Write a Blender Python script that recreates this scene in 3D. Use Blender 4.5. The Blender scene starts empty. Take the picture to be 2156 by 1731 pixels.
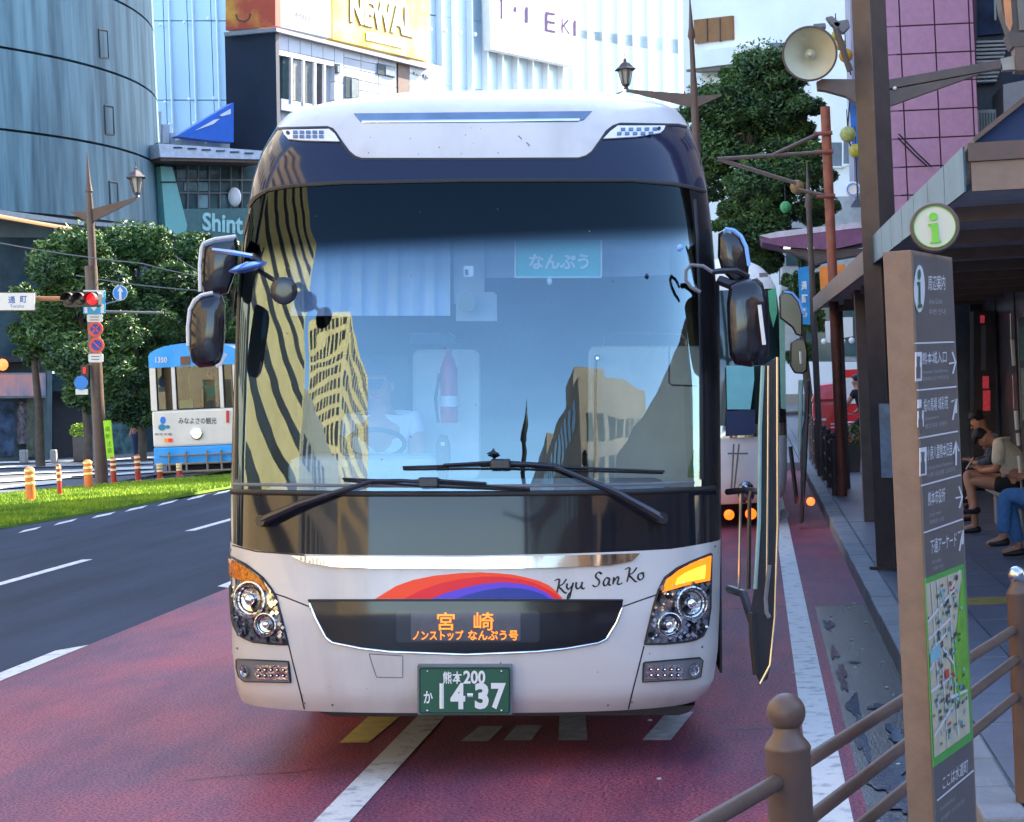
import bpy, bmesh, math, random
import numpy as np
from mathutils import Vector, Matrix
from mathutils.geometry import delaunay_2d_cdt
from math import sin, cos, pi, radians, sqrt
random.seed(7)
SC = bpy.context.scene
COL = SC.collection

# ------------------------------------------------------------------ camera
F, CX, CY, H = 4180., 1078., 865.5, 1.95      # focal length etc. in units of a 2156 px wide picture
rho = radians(2.6)
_v = Vector(((1590-CX)/F, (CY-785)/F, -1.)).normalized()       # the street's direction seen from the camera
_u = Vector((-sin(rho), cos(rho), 0)); _u = (_u-_u.dot(_v)*_v).normalized()
_x = _v.cross(_u)
M3 = Matrix((_x, _v, _u))                     # world = M3 @ cam
cd = bpy.data.cameras.new('camera'); cam = bpy.data.objects.new('camera', cd); COL.objects.link(cam)
cam.matrix_world = Matrix.Translation((0, 0, H)) @ M3.to_4x4()
cd.sensor_width = 36; cd.lens = F/2156*36; cd.clip_start = .1; cd.clip_end = 2000
SC.camera = cam
# ------------------------------------------------------------------ light
SUN_AZ = math.atan2(.72, .70); SUN_EL = radians(36)
sunv = Vector((cos(SUN_AZ)*cos(SUN_EL), sin(SUN_AZ)*cos(SUN_EL), sin(SUN_EL)))
w = bpy.data.worlds.new('World'); SC.world = w; w.use_nodes = True
nt = w.node_tree
sky = nt.nodes.new('ShaderNodeTexSky'); sky.sky_type = 'NISHITA'; sky.sun_disc = False
sky.sun_elevation = SUN_EL; sky.sun_rotation = pi/2-SUN_AZ
sky.dust_density = .9; sky.ozone_density = 2.4
nt.links.new(sky.outputs[0], nt.nodes['Background'].inputs[0])
nt.nodes['Background'].inputs[1].default_value = .15
sl = bpy.data.lights.new('sun', 'SUN'); so = bpy.data.objects.new('sun', sl); COL.objects.link(so)
sl.energy = 4.2; sl.angle = radians(.5); sl.color = (1, .90, .72)
so.rotation_euler = sunv.to_track_quat('Z', 'Y').to_euler()
SC.view_settings.view_transform = 'Standard'; SC.view_settings.look = 'None'
SC.view_settings.exposure = 2.62; SC.view_settings.gamma = 1; SC.view_settings.use_curve_mapping = False
SC.cycles.max_bounces = 8; SC.cycles.transparent_max_bounces = 12
SC.cycles.sample_clamp_indirect = 6

# ------------------------------------------------------------------ geometry helpers
def ray(px, py): return M3 @ Vector(((px-CX)/F, (CY-py)/F, -1.))
def P(px, py, Y):                              # point on the sight line at street distance Y
    d = ray(px, py); return d*(Y/d.y)+Vector((0, 0, H))
def C(px, py, dist):                           # point at camera-axis distance
    return ray(px, py)*dist+Vector((0, 0, H))
def G(px, py, z=0.):                           # point on the ground
    d = ray(px, py); t = (z-H)/d.z; return d*t+Vector((0, 0, H))
class VPl:                                     # a vertical plane through two sight lines
    def __init__(s, x0, Y0, x1, Y1, y=800):
        a = P(x0, y, Y0); b = P(x1, y, Y1); s.o = a
        s.t = Vector((b.x-a.x, b.y-a.y, 0)).normalized()
        s.n = Vector((s.t.y, -s.t.x, 0))
        if s.n.dot(Vector((0, 0, H))-a) < 0: s.n = -s.n
    def __call__(s, px, py, off=0.):
        d = ray(px, py); o = Vector((0, 0, H))
        t = (s.o+s.n*off-o).dot(s.n)/d.dot(s.n); return o+d*t

class MB:
    def __init__(s): s.v = []; s.f = []
    def add(s, vs, fs):
        n = len(s.v); s.v += [Vector(p) for p in vs]; s.f += [tuple(i+n for i in f) for f in fs]; return s
    def hexa(s, b, t):                         # two 4-rings
        return s.add(list(b)+list(t), [(3, 2, 1, 0), (4, 5, 6, 7), (0, 1, 5, 4), (1, 2, 6, 5), (2, 3, 7, 6), (3, 0, 4, 7)])
    def box(s, x0, x1, y0, y1, z0, z1):
        return s.hexa([(x0, y0, z0), (x1, y0, z0), (x1, y1, z0), (x0, y1, z0)], [(x0, y0, z1), (x1, y0, z1), (x1, y1, z1), (x0, y1, z1)])
    def prism(s, pts, dv):                     # polygon extruded by dv
        pts = [Vector(p) for p in pts]; n = len(pts); dv = Vector(dv)
        s.add(pts+[p+dv for p in pts], [tuple(range(n)), tuple(range(2*n-1, n-1, -1))]+[(i, i+n, (i+1) % n+n, (i+1) % n) for i in range(n)]); return s
    def slab(s, pl, poly, th, off=0.):         # px polygon on a plane, thickness behind its face
        return s.prism([pl(x, y, off) for x, y in poly], -pl.n*th)
    def rect(s, pl, x0, y0, x1, y1, th, off=0.):
        return s.slab(pl, [(x0, y0), (x1, y0), (x1, y1), (x0, y1)], th, off)
    def tube(s, pts, r, n=10, caps=True):
        pts = [Vector(p) for p in pts]; rs = r if isinstance(r, (list, tuple)) else [r]*len(pts)
        rings = []; up = None
        for i, p in enumerate(pts):
            d = (pts[min(i+1, len(pts)-1)]-pts[max(i-1, 0)]).normalized()
            if up is None: up = Vector((0, 0, 1)) if abs(d.z) < .9 else Vector((1, 0, 0))
            a = d.cross(up).normalized(); b = a.cross(d).normalized(); up = b
            rings.append([p+(a*cos(2*pi*k/n)+b*sin(2*pi*k/n))*rs[i] for k in range(n)])
        vs = [q for rg in rings for q in rg]; fs = []
        for i in range(len(pts)-1):
            for k in range(n): fs.append((i*n+k, i*n+(k+1) % n, (i+1)*n+(k+1) % n, (i+1)*n+k))
        if caps: fs += [tuple(range(n-1, -1, -1)), tuple((len(pts)-1)*n+k for k in range(n))]
        return s.add(vs, fs)
    def bar(s, a, b, wd, ht, up=(0, 0, 1)):
        a = Vector(a); b = Vector(b); d = (b-a).normalized(); u = Vector(up); r = d.cross(u).normalized(); u = r.cross(d)
        q = [(-1, -1), (1, -1), (1, 1), (-1, 1)]
        return s.hexa([a+r*i*wd/2+u*j*ht/2 for i, j in q], [b+r*i*wd/2+u*j*ht/2 for i, j in q])
    def lathe(s, o, prof, n=20, ax=(0, 0, 1)): # profile [(r, h)] round an axis
        o = Vector(o); ax = Vector(ax).normalized(); a = ax.orthogonal().normalized(); b = ax.cross(a)
        vs = []; fs = []
        for r, h in prof:
            for k in range(n): vs.append(o+ax*h+(a*cos(2*pi*k/n)+b*sin(2*pi*k/n))*max(r, 1e-4))
        for i in range(len(prof)-1):
            for k in range(n): fs.append((i*n+k, i*n+(k+1) % n, (i+1)*n+(k+1) % n, (i+1)*n+k))
        return s.add(vs, fs)
    def ball(s, o, r, n=16, sc=(1, 1, 1)):
        o = Vector(o); m = n//2; vs = []; fs = []
        for i in range(m+1):
            t = pi*i/m
            for k in range(n): vs.append(o+Vector((r*sc[0]*sin(t)*cos(2*pi*k/n), r*sc[1]*sin(t)*sin(2*pi*k/n), r*sc[2]*cos(t))))
        for i in range(m):
            for k in range(n): fs.append((i*n+k, (i+1)*n+k, (i+1)*n+(k+1) % n, i*n+(k+1) % n))
        return s.add(vs, fs)
    def grid(s, rows):                         # rows of points
        m = len(rows[0]); return s.add([p for r in rows for p in r], [(i*m+j, i*m+j+1, (i+1)*m+j+1, (i+1)*m+j) for i in range(len(rows)-1) for j in range(m-1)])
    def build(s, name, mat, parent=None, smooth=False, bevel=0., merge=False):
        base = Vector((0, 0, 0)); q = parent
        while q is not None: base += q.location; q = q.parent
        me = bpy.data.meshes.new(name)
        me.from_pydata([tuple(p-base) for p in s.v], [], s.f); me.validate()
        if merge:
            bm = bmesh.new(); bm.from_mesh(me); bmesh.ops.remove_doubles(bm, verts=bm.verts, dist=1e-4)
            bmesh.ops.recalc_face_normals(bm, faces=bm.faces); bm.to_mesh(me); bm.free()
        if smooth:
            me.polygons.foreach_set('use_smooth', [True]*len(me.polygons))
            if smooth != 'all': me.set_sharp_from_angle(angle=radians(38))
        me.materials.append(mat)
        o = bpy.data.objects.new(name, me); COL.objects.link(o); o.parent = parent
        if bevel:
            b = o.modifiers.new('bevel', 'BEVEL'); b.width = bevel; b.segments = 2; b.limit_method = 'ANGLE'; b.angle_limit = radians(40)
        return o

def tag(o, label, cat, group=None):
    o['label'] = label; o['category'] = cat
    if group: o['group'] = group
    return o
def thing(name, label, cat, loc=(0, 0, 0), group=None):
    o = bpy.data.objects.new(name, None); COL.objects.link(o); o.location = loc; o.empty_display_size = .2
    return tag(o, label, cat, group)
def kind(o, k): o['kind'] = k; return o
def copy_tree(o, parent=None):
    c = o.copy(); COL.objects.link(c); c.parent = parent
    for ch in list(o.children): copy_tree(ch, c)
    return c
def relabel(o, label): o['label'] = label; return o

# ------------------------------------------------------------------ materials
MATS = {}
def mat(name, col, rough=.6, metal=0., var=.12, scale=4., bump=0., bscale=None, stretch=(1, 1, 1), emit=0., coat=0., col2=None, spec=.5, detail=6, contrast=(.35, .65)):
    if name in MATS: return MATS[name]
    m = bpy.data.materials.new(name); m.use_nodes = True; t = m.node_tree; b = t.nodes['Principled BSDF']
    b.inputs['Roughness'].default_value = rough; b.inputs['Metallic'].default_value = metal
    b.inputs['Coat Weight'].default_value = coat; b.inputs['Coat Roughness'].default_value = .03
    b.inputs['Specular IOR Level'].default_value = spec
    c2 = col2 or tuple(c*(1-var*2) for c in col)
    if var > 0 or col2:
        tc = t.nodes.new('ShaderNodeTexCoord'); mp = t.nodes.new('ShaderNodeMapping'); mp.inputs['Scale'].default_value = stretch
        n = t.nodes.new('ShaderNodeTexNoise'); n.inputs['Scale'].default_value = scale; n.inputs['Detail'].default_value = detail; n.inputs['Roughness'].default_value = .62
        r = t.nodes.new('ShaderNodeValToRGB'); e = r.color_ramp.elements
        e[0].position = contrast[0]; e[1].position = contrast[1]
        e[0].color = (*c2, 1); e[1].color = (*col, 1)
        t.links.new(tc.outputs['Object'], mp.inputs[0]); t.links.new(mp.outputs[0], n.inputs[0]); t.links.new(n.outputs[0], r.inputs[0])
        t.links.new(r.outputs[0], b.inputs['Base Color'])
        if bump:
            n2 = t.nodes.new('ShaderNodeTexNoise'); n2.inputs['Scale'].default_value = bscale or scale*6; n2.inputs['Detail'].default_value = 4
            bp = t.nodes.new('ShaderNodeBump'); bp.inputs['Strength'].default_value = bump; bp.inputs['Distance'].default_value = .02
            t.links.new(mp.outputs[0], n2.inputs[0]); t.links.new(n2.outputs[0], bp.inputs['Height']); t.links.new(bp.outputs[0], b.inputs['Normal'])
    else: b.inputs['Base Color'].default_value = (*col, 1)
    if emit:
        b.inputs['Emission Color'].default_value = (*col, 1); b.inputs['Emission Strength'].default_value = emit
    MATS[name] = m; return m
def glassmat(name, tint, refl=.12, rcol=(1, 1, 1), rough=.01, band=None, wav=.0):
    # see-through pane: tinted transparency under a mirror coat; band = (local z0, z1) of the printed sun shade
    m = bpy.data.materials.new(name); m.use_nodes = True; t = m.node_tree; t.nodes.remove(t.nodes['Principled BSDF'])
    out = t.nodes['Material Output']
    tr = t.nodes.new('ShaderNodeBsdfTransparent'); tr.inputs[0].default_value = (*tint, 1)
    gl = t.nodes.new('ShaderNodeBsdfGlossy'); gl.inputs['Roughness'].default_value = rough; gl.inputs[0].default_value = (*rcol, 1)
    mx = t.nodes.new('ShaderNodeMixShader')
    lw = t.nodes.new('ShaderNodeLayerWeight'); lw.inputs[0].default_value = .35
    mr = t.nodes.new('ShaderNodeMapRange'); mr.inputs[3].default_value = refl; mr.inputs[4].default_value = min(1, refl+.7)
    t.links.new(lw.outputs['Fresnel'], mr.inputs[0])
    mr.inputs[1].default_value = .03; mr.inputs[2].default_value = 1
    t.links.new(mr.outputs[0], mx.inputs[0]); t.links.new(tr.outputs[0], mx.inputs[1]); t.links.new(gl.outputs[0], mx.inputs[2])
    t.links.new(mx.outputs[0], out.inputs[0])
    tcb = t.nodes.new('ShaderNodeTexCoord'); nb = t.nodes.new('ShaderNodeTexNoise'); nb.inputs['Scale'].default_value = 2.2; nb.inputs['Detail'].default_value = 1.5
    bb_ = t.nodes.new('ShaderNodeBump'); bb_.inputs['Strength'].default_value = wav; bb_.inputs['Distance'].default_value = .05
    t.links.new(tcb.outputs['Object'], nb.inputs[0]); t.links.new(nb.outputs[0], bb_.inputs['Height']); t.links.new(bb_.outputs[0], gl.inputs['Normal'])
    if band:
        tc = t.nodes.new('ShaderNodeTexCoord'); sp = t.nodes.new('ShaderNodeSeparateXYZ'); m2 = t.nodes.new('ShaderNodeMapRange')
        m2.inputs[1].default_value = band[0]; m2.inputs[2].default_value = band[1]; m2.interpolation_type = 'SMOOTHSTEP'
        mc = t.nodes.new('ShaderNodeMix'); mc.data_type = 'RGBA'; mc.inputs['A'].default_value = (*tint, 1); mc.inputs['B'].default_value = (.004, .014, .05, 1)
        t.links.new(tc.outputs['Object'], sp.inputs[0]); t.links.new(sp.outputs['Z'], m2.inputs[0]); t.links.new(m2.outputs[0], mc.inputs['Factor']); t.links.new(mc.outputs['Result'], tr.inputs[0])
        sb = t.nodes.new('ShaderNodeMath'); sb.operation = 'MULTIPLY_ADD'; sb.inputs[1].default_value = -.86; sb.inputs[2].default_value = 1
        mu = t.nodes.new('ShaderNodeMath'); mu.operation = 'MULTIPLY'
        t.links.new(m2.outputs[0], sb.inputs[0]); t.links.new(sb.outputs[0], mu.inputs[0]); t.links.new(mr.outputs[0], mu.inputs[1]); t.links.new(mu.outputs[0], mx.inputs[0])
    MATS[name] = m; return m

m_white = mat('bus_white', (.57, .55, .53), .30, var=.04, scale=2.5, coat=.4, col2=(.47, .45, .43), stretch=(1, 1, .25), contrast=(.30, .52), bump=.04, bscale=3)
m_navy = mat('navy_panel', (.012, .018, .045), .08, var=0, spec=.35)
m_black = mat('black_gloss', (.012, .012, .016), .06, var=0, spec=.35)
m_lowg = mat('lower_glass', (.012, .014, .02), .05, var=0, spec=.45)
m_pill = mat('pillar_black', (.016, .015, .018), .16, var=0, spec=.12)
m_rubber = mat('rubber', (.012, .012, .014), .55, var=.1)
m_blackp = mat('black_plastic', (.022, .022, .03), .25, var=.1)
m_greyp = mat('grey_plastic', (.16, .17, .19), .5)
m_chrome = mat('chrome', (.85, .86, .88), .06, 1., var=0)
m_steel = mat('steel', (.55, .56, .58), .25, 1., var=.08)
m_brown = mat('brown_paint', (.115, .068, .050), .45, var=.12, scale=6, bump=.05)
m_brownd = mat('brown_dark', (.085, .062, .058), .5, var=.15, scale=5)
m_redpole = mat('rust_red', (.27, .075, .045), .5, var=.18, scale=8)
m_sky2 = mat('amber_lens', (.75, .22, .01), .15, var=.35, scale=60)
m_amberlit = mat('amber_lit', (1., .20, .004), .3, var=0, emit=.26)
m_amberhot = mat('amber_hot', (1., .42, .03), .3, var=0, emit=.42)
m_led = mat('led_orange', (1., .24, .02), .4, var=0, emit=.26)
m_signw = mat('sign_white', (.72, .72, .72), .4, var=.04)
m_signb = mat('sign_blue', (.02, .22, .70), .4, var=.05)
m_red = mat('sign_red', (.72, .04, .03), .4, var=.05)
m_skin = mat('skin', (.50, .22, .13), .55, var=.08)
m_hair = mat('hair', (.012, .010, .011), .6)
m_shade = mat('dark_interior', (.03, .032, .038), .8)

# ------------------------------------------------------------------ lettering
def text_mesh(s, bold=0., shear=0., font=None):
    c = bpy.data.curves.new('lettering', 'FONT'); c.body = s; c.offset = bold; c.shear = shear; c.resolution_u = 3
    o = bpy.data.objects.new('lettering', c); COL.objects.link(o)
    dg = bpy.context.evaluated_depsgraph_get(); me = bpy.data.meshes.new_from_object(o.evaluated_get(dg))
    vs = np.array([v.co[:] for v in me.vertices]); fs = [tuple(p.vertices) for p in me.polygons]
    bpy.data.objects.remove(o); bpy.data.curves.remove(c); bpy.data.meshes.remove(me)
    if len(vs) == 0: return [], []
    mn = vs.min(0); mx = vs.max(0)
    return [((v[0]-mn[0])/(mx[0]-mn[0]+1e-9), (v[1]-mn[1])/(mx[1]-mn[1]+1e-9)) for v in vs], fs
def lettering(s, fn, quad, material, parent, name='lettering', bold=0., shear=0., mb=None):
    # quad = (bl, br, tr, tl) in fn's coordinates
    uv, fs = text_mesh(s, bold, shear)
    bl, br, tr, tl = quad; pts = []
    for u, v in uv:
        x = (bl[0]*(1-u)+br[0]*u)*(1-v)+(tl[0]*(1-u)+tr[0]*u)*v; y = (bl[1]*(1-u)+br[1]*u)*(1-v)+(tl[1]*(1-u)+tr[1]*u)*v
        pts.append(fn(x, y))
    m = mb or MB(); m.add(pts, fs)
    return m if mb else m.build(name, material, parent)
def rq(x0, y0, x1, y1): return ((x0, y1), (x1, y1), (x1, y0), (x0, y0))

# draped sheets on any px->world surface
def drape(fn, poly, off, step=14, th=.004):
    pts = [Vector(p) for p in poly]; n = len(pts); dense = []
    for i in range(n):
        a, b = pts[i], pts[(i+1) % n]; k = max(1, int((b-a).length/step))
        dense += [a.lerp(b, j/k) for j in range(k)]
    xs = [p.x for p in dense]; ys = [p.y for p in dense]; nb = len(dense); inner = []
    def inside(x, y):
        c = False; j = nb-1
        for i in range(nb):
            if (ys[i] > y) != (ys[j] > y) and x < (xs[j]-xs[i])*(y-ys[i])/(ys[j]-ys[i])+xs[i]: c = not c
            j = i
        return c
    x = min(xs)+step*.5
    while x < max(xs):
        y = min(ys)+step*.5
        while y < max(ys):
            if inside(x, y) and min((x-p.x)**2+(y-p.y)**2 for p in dense) > (step*.4)**2: inner.append(Vector((x, y)))
            y += step
        x += step
    r = delaunay_2d_cdt(dense+inner, [(i, (i+1) % nb) for i in range(nb)], [], 1, 1e-4)
    m = MB(); vs = [fn(p.x, p.y, off) for p in r[0]]; m.add(vs, [tuple(f) for f in r[2]])
    out = [fn(p.x, p.y, off) for p in dense]; inn = [fn(p.x, p.y, off-th-.003) for p in dense]
    m.add(out+inn, [(i, (i+1) % nb, (i+1) % nb+nb, i+nb) for i in range(nb)])
    return m
def ribbon(fn, line, wd, off, step=10, mb=None):   # px line with px width
    pts = [Vector(p) for p in line]; dense = []
    for i in range(len(pts)-1):
        k = max(1, int((pts[i+1]-pts[i]).length/step)); dense += [pts[i].lerp(pts[i+1], j/k) for j in range(k)]
    dense.append(pts[-1]); L = []; R = []; Mi = []
    for i, p in enumerate(dense):
        d = (dense[min(i+1, len(dense)-1)]-dense[max(i-1, 0)]).normalized(); q = Vector((-d.y, d.x))
        wi = wd(i/(len(dense)-1), d)/2 if callable(wd) else wd/2
        L.append(fn(*(p-q*wi), off*.3)); Mi.append(fn(p.x, p.y, off)); R.append(fn(*(p+q*wi), off*.3))
    m = mb or MB(); m.grid([L, Mi, R]); return m
def circ(cx, cy, rx, ry=None, n=24): ry = ry or rx; return [(cx+rx*cos(2*pi*k/n), cy+ry*sin(2*pi*k/n)) for k in range(n)]
def rrect(x0, y0, x1, y1, r, n=4):
    o = []
    for cx, cy, a in ((x1-r, y0+r, -90), (x1-r, y1-r, 0), (x0+r, y1-r, 90), (x0+r, y0+r, 180)):
        for k in range(n+1): t = radians(a+90*k/n); o.append((cx+r*cos(t), cy+r*sin(t)))
    return o

# ================================================================== SETTING
m_asph = mat('asphalt', (.036, .052, .088), .80, var=.26, scale=.9, bump=.35, bscale=90, stretch=(1, .12, 1), spec=.12, detail=10)
m_far = mat('asphalt_far', (.09, .10, .12), .8, var=.15, scale=.5)
def redlane():
    m = mat('red_asphalt', (.39, .088, .108), .55, var=.2, scale=1.1, bump=.5, bscale=110, stretch=(1, .5, 1), col2=(.215, .085, .13), spec=.2, detail=8)
    t = m.node_tree; b = t.nodes['Principled BSDF']; src = b.inputs['Base Color'].links[0].from_socket
    tc = t.nodes.new('ShaderNodeTexCoord'); v = t.nodes.new('ShaderNodeTexNoise'); v.inputs['Scale'].default_value = 62; v.inputs['Detail'].default_value = 3
    r = t.nodes.new('ShaderNodeValToRGB'); r.color_ramp.elements[0].position = .36; r.color_ramp.elements[1].position = .62
    r.color_ramp.elements[0].color = (.26, .25, .32, 1); r.color_ramp.elements[1].color = (1.4, 1.35, 1.35, 1)
    mx = t.nodes.new('ShaderNodeMix'); mx.data_type = 'RGBA'; mx.blend_type = 'MULTIPLY'; mx.inputs['Factor'].default_value = .9
    t.links.new(tc.outputs['Object'], v.inputs[0]); t.links.new(v.outputs[0], r.inputs[0]); t.links.new(src, mx.inputs['A']); t.links.new(r.outputs[0], mx.inputs['B'])
    # broad worn and stained patches and faint wheel tracks
    n3 = t.nodes.new('ShaderNodeTexNoise'); n3.inputs['Scale'].default_value = .75; n3.inputs['Detail'].default_value = 9; n3.inputs['Roughness'].default_value = .7
    mp = t.nodes.new('ShaderNodeMapping'); mp.inputs['Scale'].default_value = (1.3, .30, 1)
    r3 = t.nodes.new('ShaderNodeValToRGB'); r3.color_ramp.elements[0].position = .38; r3.color_ramp.elements[1].position = .60
    r3.color_ramp.elements[0].color = (.48, .52, .70, 1); r3.color_ramp.elements[1].color = (1.12, 1.0, .98, 1)
    m3 = t.nodes.new('ShaderNodeMix'); m3.data_type = 'RGBA'; m3.blend_type = 'MULTIPLY'; m3.inputs['Factor'].default_value = .85
    t.links.new(tc.outputs['Object'], mp.inputs[0]); t.links.new(mp.outputs[0], n3.inputs[0]); t.links.new(n3.outputs[0], r3.inputs[0])
    t.links.new(mx.outputs['Result'], m3.inputs['A']); t.links.new(r3.outputs[0], m3.inputs['B'])
    t.links.new(m3.outputs['Result'], b.inputs['Base Color']); return m
m_redl = redlane()
def paintmat():
    m = mat('road_paint', (.62, .62, .60), .55, var=.10, scale=9, bump=.3, bscale=80, col2=(.30, .30, .33), contrast=(.34, .48)); return m
m_paint = paintmat()
m_yellowp = mat('yellow_paint', (.62, .52, .20), .6, var=.15, scale=8)
m_greypt = mat('worn_paint', (.55, .54, .56), .7, var=.2, scale=9)
m_conc = mat('concrete', (.25, .26, .28), .7, var=.15, scale=2.5, bump=.3, bscale=60)
m_gut = mat('gutter_concrete', (.050, .058, .075), .22, var=.3, scale=3, bump=.25, bscale=70)
m_paver = mat('paver', (.17, .185, .235), .34, var=.14, scale=3, bump=.25, bscale=60)
m_tact = mat('tactile', (.45, .30, .04), .6, var=.2, scale=9)
m_turf = mat('turf_ground', (.16, .30, .015), .95, var=.15, scale=3)
m_grass = mat('grass', (.36, .46, .02), .8, scale=.8, col2=(.10, .22, .015))
def sheet(name, pts, z, m, parent=None):
    return MB().add([(p[0], p[1], z) for p in pts], [tuple(range(len(pts)))]).build(name, m, parent)
g = kind(sheet('ground', [(-400, -300), (400, -300), (400, 700), (-400, 700)], -.03, m_far), 'structure')
g = kind(MB().box(-11.2, -5.46, -70, 130, -.2, 0).build('road', m_asph), 'structure')
kind(MB().box(-60, -11.2, -70, 38, -.2, -.004).build('far_road', m_asph), 'structure')
kind(MB().box(-5.46, .40, -70, 130, -.2, -.0).build('bus_lane', m_redl), 'structure')
kind(MB().box(.40, .82, -60, 16.6, -.2, -.002).build('gutter', m_gut), 'structure')
kind(MB().box(.40, .82, 16.6, 130, -.2, -.001).build('gutter', m_redl), 'structure')  # far gutter takes the lane's red to paint a reflection
mk = []
def mark(pts, m=m_paint, z=.004):
    o = kind(sheet('road_marking', pts, z, m), 'structure'); return o
def strip(x, wd, y0, y1, m=m_paint): return mark([(x-wd/2, y0), (x+wd/2, y0), (x+wd/2, y1), (x-wd/2, y1)], m)
strip(.25, .165, 7.45, 90)
strip(-2.0, .17, 5, 12.6)
strip(-8.42, .15, 14, 24.05); strip(-8.42, .15, 28.6, 34.5); strip(-8.42, .15, 39, 45)
mark([(-5.62, 8), (-5.45, 8), (-5.45, 15.5), (-5.62, 15.2)]); mark([(-5.62, 20.0), (-5.45, 19.8), (-5.45, 26), (-5.62, 26)])
for a in ([(715, 1565), (775, 1565), (842, 1510), (775, 1510)],):
    mark([G(x, y) for x, y in a], m_yellowp)
for a in ([(970, 1562), (1028, 1562), (1060, 1530), (1010, 1530)], [(1060, 1560), (1118, 1560), (1142, 1528), (1088, 1528)],
          [(1176, 1560), (1237, 1560), (1232, 1500), (1178, 1500)], [(1352, 1560), (1412, 1560), (1460, 1500), (1405, 1500)]):
    mark([G(x, y) for x, y in a], m_greypt)
# short dashes along the turf
for (x0, y0, x1, y1) in (tuple(v+(9 if k % 2 else 0) for k, v in enumerate(q)) for q in ((-40, 1118, -5, 1112), (38, 1111, 88, 1103), (112, 1095, 164, 1086), (192, 1080, 244, 1072), (262, 1066, 312, 1058), (330, 1054, 376, 1046), (392, 1042, 436, 1035), (448, 1031, 490, 1025))):
    mark([G(x0, y0+3), G(x0+12, y0-3), G(x1, y1-3), G(x1-12, y1+3)])
# crossing bars in the far junction
for (x0, y0, x1, y1, t) in ((-60, 974, 330, 962, 4), (-60, 984, 322, 972, 4), (-60, 997, 322, 982, 5), (-60, 1013, 205, 997, 6), (-60, 1030, 120, 1012, 6), (150, 1003, 325, 991, 4)):
    mark([G(x0, y0+t), G(x1, y1+t), G(x1, y1), G(x0, y0)], m_paint, .006)
# turf strip of the tramway, standing a little proud
tp = [G(-160, 1140), G(0, 1114), G(120, 1094), G(250, 1073), G(400, 1044), G(490, 1027), G(640, 1003), G(640, 990), G(480, 1007), G(330, 1018), G(180, 1030), G(0, 1048), G(-160, 1068)]
tp = [(p.x, p.y) for p in tp]
tb = MB().prism([(x, y, 0.0) for x, y in tp], (0, 0, .05)).build('turf_strip', m_turf); kind(tb, 'structure')
gr = MB(); rnd = random.Random(3)
xs = [p[0] for p in tp]; ys = [p[1] for p in tp]
def inpoly(x, y):
    c = False; j = len(tp)-1
    for i in range(len(tp)):
        if (ys[i] > y) != (ys[j] > y) and x < (xs[j]-xs[i])*(y-ys[i])/(ys[j]-ys[i])+xs[i]: c = not c
        j = i
    return c
vv = []; ff = []
while len(ff) < 42000:
    x = rnd.uniform(min(xs), max(xs)); y = rnd.uniform(min(ys), min(max(ys), 56))
    if not inpoly(x, y): continue
    a = rnd.uniform(0, pi); h = rnd.uniform(.03, .09); k = len(vv); wd = .022
    vv += [(x-wd*cos(a), y-wd*sin(a), .045), (x+wd*cos(a), y+wd*sin(a), .045), (x+rnd.uniform(-.03, .03), y+rnd.uniform(-.03, .03), .05+h)]; ff.append((k, k+1, k+2))
gr.add(vv, ff); kind(gr.build('grass', m_grass), 'stuff')
for dx in (-15.3, -14.23):
    kind(MB().box(dx, dx+.07, 30, 110, 0, .075).build('tram_rail', m_steel), 'structure')
# kerb of separate stones
kb = kind(MB().box(.83, .99, -40, 90, -.2, .12).build('kerb', m_conc), 'structure')
y = 8.; first = None
while y < 40:
    z = rnd.uniform(-.003, .003)
    MB().box(.82+z, 1.0, y+.006, y+.6-.006, -.1, .15+z).build('kerb_stone', m_conc, kb, bevel=.012); y += .6
MB().box(.82, 1.0, 40, 90, -.1, .15).build('kerb_stone', m_conc, kb)
# pavement of separate pavers
pv = kind(MB().box(1.004, 30, -60, 200, -.2, .135).build('pavement', m_conc), 'structure')
me0 = None
for i in range(8):
    for j in range(36):
        x0 = 1.01+i*.45; y0 = 7.4+j*.45; z = rnd.uniform(-.0025, .0025)
        if i >= 6 and y0 > 17: continue
        tact = (j == 17 and i >= 1)
        if me0 is None:
            b = MB().box(1.01, 1.01+.442, 7.4, 7.4+.442, .10, .15).build('paver', m_paver, pv); me0 = b.data
        else:
            b = bpy.data.objects.new('paver', me0); COL.objects.link(b); b.parent = pv
            b.location = (x0-1.01, y0-7.4, z)
        if tact:
            b.name = 'tactile_paver'; b.data = me0.copy(); b.data.materials[0] = m_tact
            MB().add([], [])
kind(MB().box(1.01, 6, 23.62, 90, .12, .15).build('far_pavement', m_paver), 'structure')
kind(MB().box(3.71, 6, 15.0, 23.6, .12, .15).build('side_pavement', m_paver), 'structure')
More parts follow.
